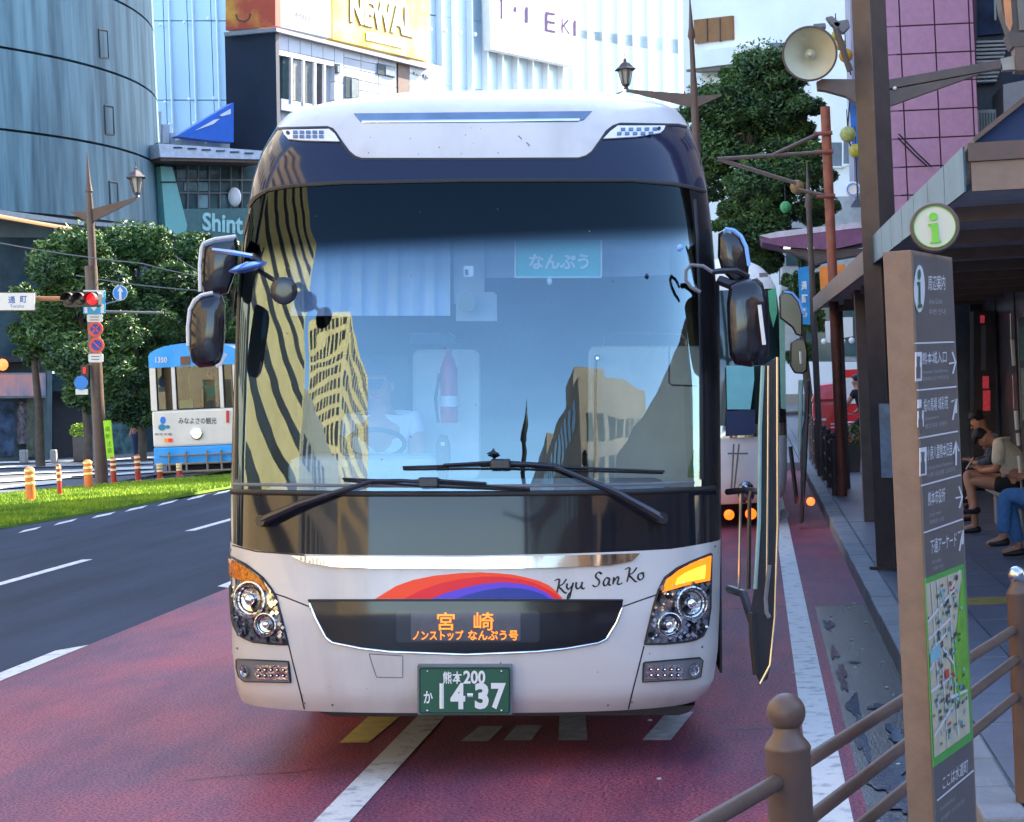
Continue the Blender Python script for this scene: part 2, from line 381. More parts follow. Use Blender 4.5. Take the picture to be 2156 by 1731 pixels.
# wet patches: shallow water standing in the gutter
m_water = mat('water', (.13, .165, .22), .05, var=.2, scale=20, spec=1.0, bump=.06, bscale=25)
def puddle(cx, cy, rx, ry, seed, n=26, z=.003):
    r = random.Random(seed); pts = []; ph = [r.uniform(0, 6) for _ in range(6)]
    for k in range(n):
        t = 2*pi*k/n; q = 1+.28*sin(2*t+ph[0])+.22*sin(3*t+ph[1])+.18*sin(5*t+ph[2])+.14*sin(8*t+ph[3])
        pts.append((min(cx-.09+rx*1.3*q*cos(t), .815), cy+ry*q*sin(t), z))
    return kind(MB().add(pts, [tuple(range(n))]).build('puddle', m_water), 'structure')
for i, (cx, cy, rx, ry) in enumerate(((.56, 10.6, .035, .5), (.57, 11.6, .03, .45), (.55, 12.7, .03, .5), (.545, 13.8, .02, .4), (.56, 15.3, .03, .35), (.72, 11.5, .07, .12), (.64, 9.5, .12, .45), (.70, 8.9, .1, .2), (.66, 13.3, .03, .06), (.60, 8.4, .08, .3), (.75, 10.6, .05, .3))):
    puddle(cx, cy, rx*.8, ry*.9, i, 60, .0030+i*.0005)
# cracks and a joint across the lane
def crack(pts, wd=.012):
    m = MB(); ps = []
    for i in range(len(pts)-1):
        for k in range(6):
            t = k/6; ps.append((pts[i][0]*(1-t)+pts[i+1][0]*t+rnd.uniform(-.01, .01), pts[i][1]*(1-t)+pts[i+1][1]*t+rnd.uniform(-.012, .012)))
    L = [(x, y-wd/2*rnd.uniform(.4, 1.3), .002) for x, y in ps]; R = [(x, y+wd/2*rnd.uniform(.4, 1.3), .002) for x, y in ps]
    kind(m.grid([L, R]).build('crack', m_rubber), 'structure')
def stain(cx, cy, rx, ry, seed, m, z=.0022):
    o = puddle(cx, cy, rx, ry, seed, 30, z); o.name = 'stain'; o.data.materials[0] = m
m_tar = mat('tar_patch', (.075, .055, .075), .7, var=.3, scale=6, bump=.4, bscale=90)
crack([(-3.0, 9.85), (-2.75, 9.95), (-2.45, 10.0), (-2.3, 10.1)]); crack([(-.25, 10.9), (-.0, 10.92), (.15, 10.95)], .03); crack([(.18, 12.7), (.5, 12.75)]); crack([(-.4, 16.55), (.5, 16.6)], .05)
m_debris = mat('litter', (.5, .5, .48), .7)
for i in range(26):
    x = rnd.choice([rnd.uniform(-.3, .8), rnd.uniform(.55, .8), rnd.uniform(-4, 0)]); y = rnd.uniform(8.5, 17); s = rnd.uniform(.006, .018)
    kind(MB().ball((x, y, s*.3), s, 6, (1, .7, .5)).build('grit', m_debris), 'stuff')
# ================================================================== COACH
LEAN = radians(2.2); YAW = radians(4.7)
_ea = Vector((cos(YAW), sin(YAW), 0)); ED = Vector((-sin(YAW), cos(YAW), 0)); ZZ = Vector((0, 0, 1))
EA = _ea*cos(LEAN)-ZZ*sin(LEAN); EZ = ZZ*cos(LEAN)+_ea*sin(LEAN)
T0 = P(981, 1497, 9.7)-EZ*.32; T0.z = 0
def BW(a, d, z): return T0+EA*a+ED*d+EZ*z
EYE = Vector((0, 0, H))
def BLc(px, py, d):                            # sight line meets the body-frame plane at depth d
    r = ray(px, py); q = EYE-T0; nrm = EA.cross(EZ)
    t = (d*ED.dot(nrm)-q.dot(nrm))/r.dot(nrm); p = q+r*t
    return p.dot(EA), p.dot(EZ)
LC, NC = .6, 2.8
rows = [(1500, 499, 1478, .06), (1485, 492, 1494, .03), (1470, 488, 1506, .0), (1400, 480, 1516, -.02), (1290, 477, 1520, -.03), (1150, 475, 1522, 0), (1080, 476, 1522, .015), (1000, 477, 1522, .035), (880, 480, 1521, .07), (775, 484, 1520, .11),
        (680, 487, 1516, .155), (600, 491, 1512, .20), (540, 497, 1508, .24), (480, 505, 1503, .285), (430, 513, 1497, .33), (373, 522, 1489, .385), (316, 540, 1475, .45), (272, 561, 1460, .52), (236, 581, 1443, .60), (215, 599, 1428, .68), (204, 640, 1402, .80), (196, 690, 1372, .98), (191, 745, 1325, 1.25)]
Zr = []; HW = []; AC = []; DD = []
for y, L, R, D in rows:
    ff_ = .62 if y > 210 else .8
    aL, zL = BLc(L, y, D+LC*ff_); aR, zR = BLc(R, y, D+LC*ff_)
    zc = BLc((L+R)/2, y, D+.02)[1]; wz = min(1, max(0, (300-y)/90)) if y < 800 else min(1, max(0, (y-1150)/250)); Zr.append((zL+zR)/2*(1-wz)+zc*wz); HW.append((aR-aL)/2); AC.append((aR+aL)/2); DD.append(D)
Zr = np.array(Zr); HW = np.array(HW); AC = np.array(AC); DD = np.array(DD)
for i in range(1, len(Zr)):
    if Zr[i] <= Zr[i-1]: Zr[i] = Zr[i-1]+.004
def hw(z): return float(np.interp(z, Zr, HW))
def ac(z): return float(np.interp(z, Zr, AC))
def dep(t, z): return float(np.interp(z, Zr, DD))+LC*(1-(1-min(abs(t), .99999)**NC)**(1/NC))
def SP(t, z): return BW(t*hw(z)+ac(z), dep(t, z), z)
def tz(px, py):
    d = .15
    for _ in range(40):
        a, z = BLc(px, py, d); t = max(-1, min(1, (a-ac(z))/hw(z))); nd = dep(t, z); d = d*.55+nd*.45
    return t, z
def SF(px, py, off=0.):
    t, z = tz(px, py); p = SP(t, z)
    if off:
        e = .01; t1 = max(-.995, min(.995, t)); n = (SP(min(t1+e, 1), z)-SP(t1-e, z)).cross(SP(t1, z+.02)-SP(t1, z-.02)).normalized()
        if n.dot(EYE-p) < 0: n = -n
        p = p+n*off
    return p
def bcurve(pts):                               # px polyline -> z as a function of t
    q = sorted(tz(x, y) for x, y in pts); T = [a for a, b in q]; Z = [b for a, b in q]
    return lambda t: float(np.interp(t, T, Z))
zmin = Zr[0]; zmax = Zr[-1]
cA = bcurve([(474, 1134), (481, 1144), (539, 1159), (642, 1167), (800, 1169), (990, 1170), (1219, 1165), (1413, 1156), (1490, 1143), (1520, 1131)])
cB = bcurve([(474, 1030), (500, 1037), (760, 1040), (990, 1040), (1300, 1036), (1461, 1031), (1522, 1026)])
cC = bcurve([(484, 760), (490, 640), (505, 480), (514, 450), (527, 430), (545, 413), (563, 403), (590, 397), (620, 392), (722, 387), (990, 382), (1327, 382), (1419, 390), (1450, 396), (1478, 402), (1500, 410)])
cD = bcurve([(548, 285), (568, 275), (597, 271), (689, 269), (700, 273), (707, 280), (722, 303), (735, 320), (747, 330), (761, 334), (1000, 334), (1219, 333), (1235, 328), (1247, 319), (1265, 295), (1277, 277), (1291, 267), (1306, 262), (1429, 263), (1455, 269), (1466, 280)])
brk = sorted(set([round(tz(x, 330)[0], 4) for x in (700, 707, 715, 722, 729, 735, 747, 761, 1219, 1235, 1247, 1256, 1265, 1271, 1277, 1291, 1306)]+[round(sin(pi/2*k/26), 4) for k in range(-26, 27)]))
def band(lo, hi, n, t0=-1, t1=1, warp=1.):
    ts = [t for t in brk if t0 < t < t1]; ts = [t0]+ts+[t1]
    return MB().grid([[SP(t, lo(t)+(hi(t)-lo(t))*((i/n)**warp)) for t in ts] for i in range(n+1)])
bus = thing('bus', 'large white highway coach with green number plate and orange lit destination panel', 'bus', (T0.x, T0.y, 0))
m_side = mat('side_panel', (.62, .42, .12), .12, var=.3, scale=1.5, coat=.5, col2=(.70, .66, .6), stretch=(1, .3, 1))
tL = tz(500, 800)[0]; tR = tz(1476, 880)[0]
zlow = lambda t: zmin
band(zlow, cA, 16).build('front_panel', m_white, bus, smooth='all')
band(cA, cB, 6).build('lower_black_glass', m_lowg, bus, smooth='all')
m_ws = glassmat('windscreen_glass', (.72, .86, .95), .145, (.66, .90, 1.), .006, band=(0, 1), wav=.10)
ws = band(cB, cC, 14, tL, tR).build('windscreen', m_ws, bus, smooth='all')
z_a = SF(1000, 500).z; z_b = SF(1000, 545).z
for n_ in m_ws.node_tree.nodes:
    if n_.bl_idname == 'ShaderNodeMapRange' and n_.interpolation_type == 'SMOOTHSTEP': n_.inputs[1].default_value = z_b; n_.inputs[2].default_value = z_a+.03
band(cB, cC, 14, -1, tL).build('windscreen_pillar', m_pill, bus, smooth='all')
band(cB, cC, 14, tR, 1).build('windscreen_pillar', m_pill, bus, smooth='all')
band(cC, cD, 6).build('upper_dark_panel', m_navy, bus, smooth='all')
band(cD, lambda t: zmax, 14, warp=.75).build('roof_front', m_white, bus, smooth='all')
# sides and roof run back from the front shell
sec = [(-1, z) for z in Zr]+[(t, Zr[-1]) for t in (-.6, -.2, .2, .6)]+[(1, z) for z in Zr[::-1]]
r0 = []; r1 = []; r2 = []
for t, z in sec:
    a = t*hw(z)+ac(z)
    r0.append(SP(t, z)); r1.append(BW(a, 1.9, z+(.02 if z > Zr[-3] else 0))); r2.append(BW(a, 11.7, z))
MB().grid([r0, r1, r2]).build('side_and_roof', m_side, bus, smooth='all')
MB().add(r2, [tuple(range(len(r2)))]).build('rear_panel', m_white, bus)
MB().add([BW(s*hw(Zr[2])*.97+ac(.4), d, Zr[0]+.06) for s, d in ((-1, .7), (1, .7), (1, 11.6), (-1, 11.6))], [(0, 1, 2, 3)]).build('floor_pan', m_shade, bus)
MB().add([BW(s*hw(Zr[0])*.93+ac(.4), d, Zr[0]+.03) for s, d in ((-.9, .2), (.9, .2), (1, .8), (-1, .8))], [(0, 1, 2, 3)]).build('bumper_floor', m_shade, bus)
for d, s in ((2.6, -1), (2.6, 1), (8.8, -1), (8.8, 1)):
    c0 = T0+_ea*(s*1.0)+ED*d+ZZ*.48
    wh = MB().lathe(c0-_ea*.14, [(.0, 0), (.28, 0), (.46, .02), (.48, .06), (.48, .22), (.46, .27), (.28, .28), (0, .28)], 28, _ea).build('wheel', m_rubber, bus, smooth=True)
    MB().lathe(c0+_ea*(s*.143)-_ea*.01, [(0, 0), (.26, 0), (.26, .02), (0, .02)], 20, _ea).build('rim', m_steel, wh)
# mud flaps and the dark sill under the bumper
MB().slab(VPl(665, 10.3, 1480, 10.3), [(668, 1490), (1462, 1486), (1450, 1500), (1430, 1506), (700, 1508), (672, 1500)], .25).build('lower_valance', m_blackp, bus)
def tubep(pts, r, name, m, parent=bus, n=6): return MB().tube(pts, r, n).build(name, m, parent, smooth=True)
def dl(pts, step=16):
    o = []
    for i in range(len(pts)-1):
        a = Vector(pts[i]); b = Vector(pts[i+1]); k = max(1, int((b-a).length/step)); o += [a.lerp(b, j/k) for j in range(k)]
    return o+[Vector(pts[-1])]
def seam(pts, wpx, name, m, off=.004, parent=bus): return ribbon(SF, pts, wpx, off, 8).build(name, m, parent, smooth='all')
seam([(548, 279), (568, 274), (597, 270), (689, 268), (700, 272), (707, 280), (722, 303), (735, 320), (747, 330), (761, 335), (1000, 335), (1219, 334), (1235, 329), (1247, 320), (1265, 295), (1277, 277), (1291, 266), (1306, 261), (1429, 263), (1455, 270)], 5, 'panel_gap', m_rubber)
seam([(487, 700), (497, 560), (507, 470), (517, 443), (535, 419), (550, 408), (563, 401), (590, 395), (620, 391), (722, 385), (990, 380), (1327, 380), (1419, 388), (1450, 394), (1484, 404)], 8, 'windscreen_seal', m_rubber, .012)
seam([(488, 1035), (500, 1036), (760, 1040), (990, 1040), (1300, 1037), (1461, 1031), (1505, 1028)], 12, 'lower_seal', m_rubber, .014)
seam([(492, 1020), (760, 1023), (990, 1024), (1300, 1021), (1461, 1016)], 7, 'lower_trim', m_greyp, .008)
seam([(498, 1010), (499, 800), (503, 640), (512, 500), (524, 450)], 5, 'side_seal', m_rubber, .008)
seam([(1477, 1010), (1476, 800), (1473, 640), (1468, 500), (1462, 420)], 7, 'side_seal', m_rubber, .008)
seam([(578, 1250), (600, 1257), (650, 1277)], 3, 'panel_gap', m_rubber, .002); seam([(1386, 1251), (1360, 1260), (1312, 1277)], 3, 'panel_gap', m_rubber, .002)
seam([(608, 1359), (618, 1400), (632, 1455), (641, 1493)], 3, 'panel_gap', m_rubber, .002); seam([(1356, 1360), (1346, 1400), (1332, 1455), (1323, 1493)], 3, 'panel_gap', m_rubber, .002)
seam([(777, 1377), (848, 1381), (848, 1427), (793, 1426), (784, 1400), (777, 1377)], 2, 'tow_cover_gap', m_greyp, .002)
seam([(481, 1146), (539, 1161), (642, 1169)], 3, 'panel_gap', m_rubber, .003)
# chrome strip, roof slot
drape(SF, [(616, 1171), (700, 1172), (800, 1173), (990, 1174), (1219, 1169), (1346, 1165), (1330, 1181), (1284, 1190), (1167, 1195), (1019, 1198), (800, 1197), (701, 1194), (645, 1185)], .014).build('chrome_strip', m_chrome, bus, smooth='all')
m_slot = mat('slot_glass', (.12, .20, .34), .12, var=.15, scale=4)
sl_ = drape(SF, [(745, 240), (1246, 235), (1229, 253), (1215, 256), (770, 259), (758, 256)], .004).build('roof_slot', m_slot, bus, smooth='all')
seam([(762, 257), (900, 256), (1220, 253)], 4, 'slot_edge', m_chrome, .012)
drape(SF, [(1000, 420), (1003, 420), (1003, 422), (1000, 422)], .001)
rrn = random.Random(4)
bug = MB()
for _ in range(70):
    x = rrn.uniform(600, 1420); y = rrn.choice([rrn.uniform(262, 325), rrn.uniform(1180, 1480), rrn.uniform(420, 1000)]); r_ = rrn.uniform(.6, 1.8)
    if y < 330 and not 770 < x < 1210: continue
    try: p_ = [SF(x+r_*cos(k*pi/3), y+r_*sin(k*pi/3)*rrn.uniform(.5, 1.4), .0015) for k in range(6)]
    except Exception: continue
    bug.add(p_, [tuple(range(6))])
for a, b in (((1091, 396), (1099, 404)), ((1108, 410), (1114, 418))): ribbon(SF, [(a[0], a[1]-110), (a[0]+7, a[1]-104), (b[0]-2, b[1]-110)], 2.2, .002, 4, bug)
kind(bug.build('road_film_specks', mat('grime', (.20, .18, .16), .8), bus), 'stuff')
seam([(700, 205), (722, 197), (742, 205), (760, 206)], 1.6, 'roof_crease', m_greyp, .001); seam([(1340, 200), (1312, 192), (1290, 200), (1275, 202)], 1.6, 'roof_crease', m_greyp, .001)
for x, y in ((640, 1480), (700, 1484), (1280, 1484), (1330, 1478), (500, 1365), (1478, 1362), (486, 1158), (1505, 1150)): MB().ball(SF(x, y, .001), .007, 8).build('fastener', m_greyp, bus)
# badge marks on the cap
# clearance lamps
for pts, dot, gx in (([(597, 276), (694, 274), (706, 284), (716, 300), (640, 298), (609, 295), (600, 285)], (609, 283), (620, 682)),
                     ([(1300, 267), (1399, 267), (1396, 275), (1389, 282), (1340, 290), (1270, 294), (1285, 278)], (1385, 274), (1300, 1376))):
    lamp = drape(SF, pts, .010).build('marker_lamp', m_signw, bus, smooth='all')
    kk = 0; sgn = 1 if dot[0] < 1000 else -1
    for i in range(5):
        for j in range(2):
            x = gx[0]+(gx[1]-gx[0])*i/4.6; y = (279 if sgn > 0 else 273)+j*9-(0 if sgn > 0 else (x-1300)*.01)
            xx = x if sgn > 0 else x-j*8+6
            drape(SF, [(xx, y), (xx+9, y), (xx+9, y+6), (xx, y+6)], .016, 6).build('led_cell', m_slot, lamp)
    drape(SF, circ(dot[0], dot[1], 3.5, n=10), .016, 6).build('bolt', m_rubber, lamp)
# rainbow arc
ORNG = mat('arc_orange', (.95, .055, .002), .45, var=0); REDC = mat('arc_red', (.78, .003, .012), .45, var=0)
PURP = mat('arc_purple', (.11, .045, .55), .45, var=0); BLUC = mat('arc_blue', (.012, .03, .26), .45, var=0)
ARC = {'o': [(790, 1261), (834, 1234), (870, 1221), (915, 1212), (966, 1207), (1010, 1205), (1049, 1207), (1080, 1210), (1108, 1216), (1135, 1223), (1155, 1232), (1172, 1246), (1185, 1261)],
       'r': [(850, 1261), (885, 1243), (925, 1229), (970, 1219), (1015, 1214), (1055, 1214), (1095, 1219), (1125, 1227), (1150, 1239), (1168, 1250), (1181, 1261)],
       'p': [(908, 1261), (940, 1248), (980, 1237), (1020, 1229), (1060, 1226), (1095, 1229), (1125, 1236), (1150, 1248), (1166, 1261)],
       'b': [(960, 1261), (985, 1252), (1020, 1243), (1060, 1237), (1095, 1239), (1122, 1244), (1144, 1252), (1156, 1261)]}
for nm, m_, a, of in (('arc_orange', ORNG, ARC['o'], .004), ('arc_red', REDC, ARC['r'], .006), ('arc_purple', PURP, ARC['p'], .008), ('arc_blue', BLUC, ARC['b'], .010)):
    drape(SF, a, of, 12, .002).build(nm, m_, bus, smooth='all')
# brush lettering
def brush(strokes, x0, y0, x1, y1, parent=bus):
    mb = MB()
    for s in strokes:
        pts = [(x0+(x1-x0)*u, y1-(y1-y0)*v) for u, v in s]
        q = [Vector(p) for p in pts]; sm = []
        for i in range(len(q)-1):
            p0 = q[max(i-1, 0)]; p1 = q[i]; p2 = q[i+1]; p3 = q[min(i+2, len(q)-1)]
            for k in range(5):
                t = k/5; sm.append(.5*((2*p1)+(-p0+p2)*t+(2*p0-5*p1+4*p2-p3)*t*t+(-p0+3*p1-3*p2+p3)*t**3))
        sm.append(q[-1])
        ribbon(SF, sm, lambda t, d: 2.0+3.4*abs(d.y*.75+d.x*.45)*(1-.4*t), .005, 50, mb)
    return mb.build('script_lettering', m_rubber, parent)
K = [[(.42, .97), (.30, .45), (.18, .02)], [(.02, .86), (.25, .98), (.42, .97)], [(.95, 1.0), (.62, .62), (.32, .52), (.55, .30), (.85, .05), (.98, .08)]]
Yl = [[(.15, .62), (.12, .35), (.35, .22), (.70, .50)], [(.80, .68), (.62, .20), (.40, -.35), (.20, -.42), (.30, -.15), (.65, .1)]]
U = [[(.12, .60), (.08, .25), (.30, .08), (.62, .35)], [(.72, .62), (.62, .25), (.80, .08), (.95, .16)]]
Sx = [[(.95, .88), (.70, 1.0), (.42, .88), (.40, .66), (.70, .45), (.66, .18), (.35, .02), (.05, .12)]]
Al = [[(.75, .55), (.40, .60), (.12, .28), (.25, .06), (.55, .18), (.78, .55), (.68, .15), (.92, .10)]]
Nl = [[(.18, .58), (.10, .05)], [(.12, .20), (.45, .58), (.60, .50), (.50, .10), (.75, .08), (.92, .18)]]
Ol = [[(.55, .60), (.20, .50), (.12, .18), (.42, .04), (.75, .25), (.72, .52), (.50, .60), (.85, .62)]]
brush(K, 1167, 1219, 1194, 1250); brush(Yl, 1191, 1217, 1211, 1247); brush(U, 1211, 1215, 1232, 1242)
brush(Sx, 1246, 1205, 1268, 1236); brush(Al, 1268, 1205, 1288, 1235); brush(Nl, 1288, 1203, 1312, 1232)
brush(K, 1315, 1195, 1342, 1226); brush(Ol, 1341, 1196, 1359, 1222)
# grille with the destination display
m_gr = mat('grille_black', (.014, .014, .018), .10, var=0)
drape(SF, [(650, 1264), (1311, 1264), (1309, 1285), (1296, 1312), (1276, 1345), (1260, 1353), (1190, 1365), (1130, 1371), (980, 1377), (820, 1371), (760, 1364), (700, 1353), (686, 1342), (664, 1300), (654, 1283)], .006).build('grille', m_gr, bus, smooth='all')
seam([(652, 1270), (664, 1300), (686, 1342), (700, 1353), (760, 1365), (820, 1372), (980, 1378), (1130, 1372), (1190, 1366), (1260, 1354), (1276, 1346), (1298, 1310), (1310, 1280)], 5, 'grille_trim', m_chrome, .014)
seam([(650, 1264), (980, 1264), (1311, 1264)], 5, 'grille_top_trim', m_blackp, .016)
m_disp = mat('display', (.10, .10, .12), .25, var=.08, scale=30)
m_dispw = mat('display_window', (.035, .038, .048), .12, var=0)
dw = drape(SF, rrect(835, 1286, 1136, 1352, 8), .010).build('display_window', m_dispw, bus, smooth='all')
dp = drape(SF, rrect(866, 1288, 1096, 1348, 2), .014).build('destination_display', m_disp, bus, smooth='all')
fo = lambda x, y: SF(x, y, .020)
lettering('宮', fo, rq(921, 1289, 958, 1326), m_led, dp, bold=.012); lettering('崎', fo, rq(998, 1289, 1040, 1326), m_led, dp, bold=.008)
lettering('ノンストップ', fo, rq(870, 1326, 976, 1347), m_led, dp, bold=.02); lettering('なんぷう号', fo, rq(986, 1326, 1091, 1347), m_led, dp, bold=.02)
# number plate
plf = lambda x, y, o=0: SF(980, 1450, .045+o)+(BW(*[q for q in (BLc(x, y, .0)[0], 0, BLc(x, y, .0)[1])])-BW(BLc(980, 1450, .0)[0], 0, BLc(980, 1450, .0)[1]))
m_plate = mat('plate_green', (.008, .085, .045), .35, var=.05); m_pw = mat('plate_white', (.72, .74, .72), .4, var=.03)
drape(plf, rrect(880, 1396, 1079, 1500, 3), -.006, 40, .03).build('plate_holder', m_greyp, bus)
pt = drape(plf, rrect(884, 1400, 1075, 1497, 4), .004, 40, .006).build('number_plate', m_plate, bus)
seam_ = ribbon(plf, rrect(886, 1402, 1073, 1495, 4)+[rrect(886, 1402, 1073, 1495, 4)[0]], 2.2, .008, 30).build('plate_rim', m_rubber, pt)
pf = lambda x, y: plf(x, y, .008)
for s, q, b in (('熊', (934, 1408, 953, 1434), .02), ('本', (954, 1408, 974, 1434), .02), ('200', (977, 1406, 1023, 1434), .03), ('か', (894, 1449, 913, 1475), .02),
                ('4', (950, 1432, 981, 1487), .04), ('3', (1001, 1432, 1030, 1487), .045), ('7', (1035, 1432, 1066, 1487), .04)):
    lettering(s, pf, rq(*q), m_pw, pt, bold=b)
drape(pf, rrect(926, 1432, 937, 1487, 3), .001, 20, .002).build('lettering', m_pw, pt)  if False else ribbon(plf, [(931.5, 1433), (931.5, 1486)], 10.5, .010).build('lettering', m_pw, pt)
ribbon(plf, [(985, 1458), (997, 1458)], 9, .010).build('lettering', m_pw, pt)
for x, y in ((902, 1408), (1057, 1408), (902, 1490), (1057, 1490)): MB().ball(plf(x, y, .006), .006, 8).build('bolt', m_steel, pt)
# headlamps
m_lens = mat('lamp_body', (.42, .44, .48), .08, .85, var=.30, scale=26, col2=(.03, .03, .04), contrast=(.42, .58))
m_refl = mat('reflector', (.8, .82, .85), .07, 1., var=.22, scale=34, bump=.5, bscale=40)
m_dark = mat('lamp_dark', (.02, .02, .025), .15, var=0)
def surf_n(px, py):
    return (SF(px, py, .02)-SF(px, py)).normalized()
def headlamp(outline, amber, big, small, lit):
    h = drape(SF, outline, .006, 10).build('headlamp', m_lens, bus, smooth='all')
    ribbon(SF, outline+[outline[0]], 5, .012, 6).build('lamp_surround', m_rubber, h)
    if lit:
        a = drape(SF, amber, .012, 8).build('indicator', m_amberlit, h, smooth='all')
        c = [sum(p[0] for p in amber)/len(amber), sum(p[1] for p in amber)/len(amber)]
        drape(SF, [(c[0]+(x-c[0])*.62+6, c[1]+(y-c[1])*.55+1) for x, y in amber], .016, 8).build('indicator_glow', m_amberhot, a, smooth='all')
    else: drape(SF, amber, .012, 8).build('indicator', m_sky2, h, smooth='all')
    for (x, y, r), m_ in ((big, m_refl), (small, m_refl)):
        c = SF(x, y, .010); n = surf_n(x, y); n = (n*.6-ED*.4).normalized(); k = r/418
        mb = MB().lathe(c, [(k, 0), (k*.98, .022), (k*.90, .024), (k*.80, .006), (k*.50, -.004), (k*.2, -.006), (0, -.006)], 28, n)
        rf = mb.build('reflector', m_, h, smooth=True)
        MB().ball(c+n*.004, k*.34, 14).build('bulb', m_chrome, rf, smooth='all')
        MB().lathe(c+n*.001, [(k*.62, .004), (k*.66, .012), (k*.70, .004)], 24, n).build('ring', m_dark, rf, smooth=True)
    x0 = min(p[0] for p in outline); x1 = max(p[0] for p in outline)
    rr = random.Random(int(x0)); fac = MB()
    for i in range(90):                        # faceted bezel
        x = rr.uniform(x0+8, x1-8); y = rr.uniform(1225, 1345)
        if ((x-big[0])**2+(y-big[1])**2) > big[2]**2 and ((x-small[0])**2+(y-small[1])**2) > small[2]**2:
            ins = False; j = len(outline)-1
            for i2 in range(len(outline)):
                a, b = outline[i2], outline[j]
                if (a[1] > y) != (b[1] > y) and x < (b[0]-a[0])*(y-a[1])/(b[1]-a[1])+a[0]: ins = not ins
                j = i2
            if ins:
                s_ = rr.uniform(2, 6); fac.prism([SF(x-s_, y, .011), SF(x, y+s_*.8, .013), SF(x+s_, y-1, .015), SF(x, y-s_, .012)], ED*-.004)
    kind(fac.build('facet', m_chrome, h), 'stuff')
headlamp([(484, 1171), (519, 1189), (554, 1217), (572, 1240), (582, 1258), (592, 1296), (607, 1357), (570, 1355), (534, 1351), (515, 1343), (503, 1335), (494, 1318), (490, 1300), (487, 1260)],
         [(486, 1175), (519, 1193), (552, 1220), (566, 1245), (540, 1234), (510, 1222), (487, 1213)], (532, 1262, 40), (564, 1314, 26), False)
headlamp([(1496, 1166), (1461, 1180), (1426, 1196), (1399, 1217), (1386, 1243), (1375, 1279), (1357, 1356), (1400, 1355), (1440, 1351), (1465, 1346), (1479, 1338), (1489, 1317), (1494, 1279)],
         [(1494, 1170), (1461, 1183), (1428, 1200), (1402, 1221), (1393, 1247), (1440, 1233), (1491, 1222)], (1452, 1270, 37), (1406, 1314, 27), True)
def foglamp(out, rc, cells):
    f = drape(SF, out, .010, 10).build('fog_lamp', m_greyp, bus, smooth='all')
    ribbon(SF, out+[out[0]], 4, .014, 8).build('lamp_surround', m_rubber, f)
    n = surf_n(*rc[:2]); c = SF(rc[0], rc[1], .012); k = rc[2]/418
    MB().lathe(c, [(k, 0), (k, .014), (k*.86, .014), (k*.7, .002), (0, .0)], 22, n).build('reflector', m_refl, f, smooth=True)
    MB().ball(c+n*.004, k*.38, 12).build('bulb', m_dark if rc[0] < 1000 else m_slot, f, smooth='all')
    x0, x1, y0, y1 = cells
    drape(SF, [(x0-3, y0-3), (x1+3, y0-3), (x1+3, y1+3), (x0-3, y1+3)], .013, 12).build('led_housing', m_refl, f)
    for i in range(5):
        for j in range(2):
            x = x0+(x1-x0)*(i+.5)/5; y = y0+(y1-y0)*(j+.5)/2
            MB().lathe(SF(x, y, .014), [(.010, 0), (.009, .004), (.004, .001), (0, 0)], 10, surf_n(x, y)).build('led_cup', m_dark, f, smooth=True)
            MB().ball(SF(x, y, .017), .006, 8).build('led', m_chrome, f)
foglamp([(501, 1388), (608, 1393), (613, 1436), (516, 1434), (506, 1424), (501, 1405)], (521, 1411, 14), (543, 606, 1403, 1427))
foglamp([(1355, 1395), (1472, 1385), (1477, 1390), (1472, 1424), (1462, 1428), (1353, 1435)], (1456, 1408, 14), (1362, 1432, 1402, 1426))
# wipers
def wip(pts, r, name, m=m_blackp, n=8, parent=None):
    return MB().tube(pts, r, n).build(name, m, parent or bus, smooth=True)
so_ = lambda x, y, o=.05: SF(x, y, o)
for piv, mid, end, b0, b1, br in (((566, 1097), (640, 1064), (790, 1014), (726, 1009), (1116, 1030), (905, 1017)), ((1384, 1092), (1290, 1038), (1165, 984), (850, 985), (1392, 994), (1055, 979))):
    arm = wip([so_(*piv, .05), so_(*[(piv[0]*.75+mid[0]*.25), (piv[1]*.75+mid[1]*.25)], .06), so_(*mid, .07), so_(*end, .06)], [.026, .024, .019, .011], 'wiper_arm')
    wip([so_(*piv, -.01), so_(*piv, .075)], .03, 'wiper_pivot', m_blackp)
    wip([so_(*end, .06), so_(*[(end[0]+br[0])/2, (end[1]+br[1])/2-2], .06), so_(*br, .06)], .009, 'wiper_link')
    wip([so_(*p, .04) for p in dl([b0, br, b1], 60)], .006, 'wiper_blade', m_rubber)
    wip([so_(*p, .022) for p in dl([(b0[0], b0[1]+4), (br[0], br[1]+8), (b1[0], b1[1]+3)], 60)], .005, 'wiper_rubber', m_rubber)
    wip([so_(br[0]-120, br[1]+2, .05), so_(br[0], br[1]-5, .062), so_(br[0]+120, br[1]+2, .05)], .007, 'wiper_yoke', m_blackp)
    c = so_(*br, .06); MB().bar(c-EA*.05, c+EA*.05, .05, .05).build('wiper_bracket', m_blackp, bus, bevel=.008)
c = so_(1040, 957, .05); MB().lathe(c, [(.0, -.02), (.012, -.01), (.035, 0), (.012, .012), (0, .03)], 5, EZ).build('wiper_nut', m_blackp, bus)
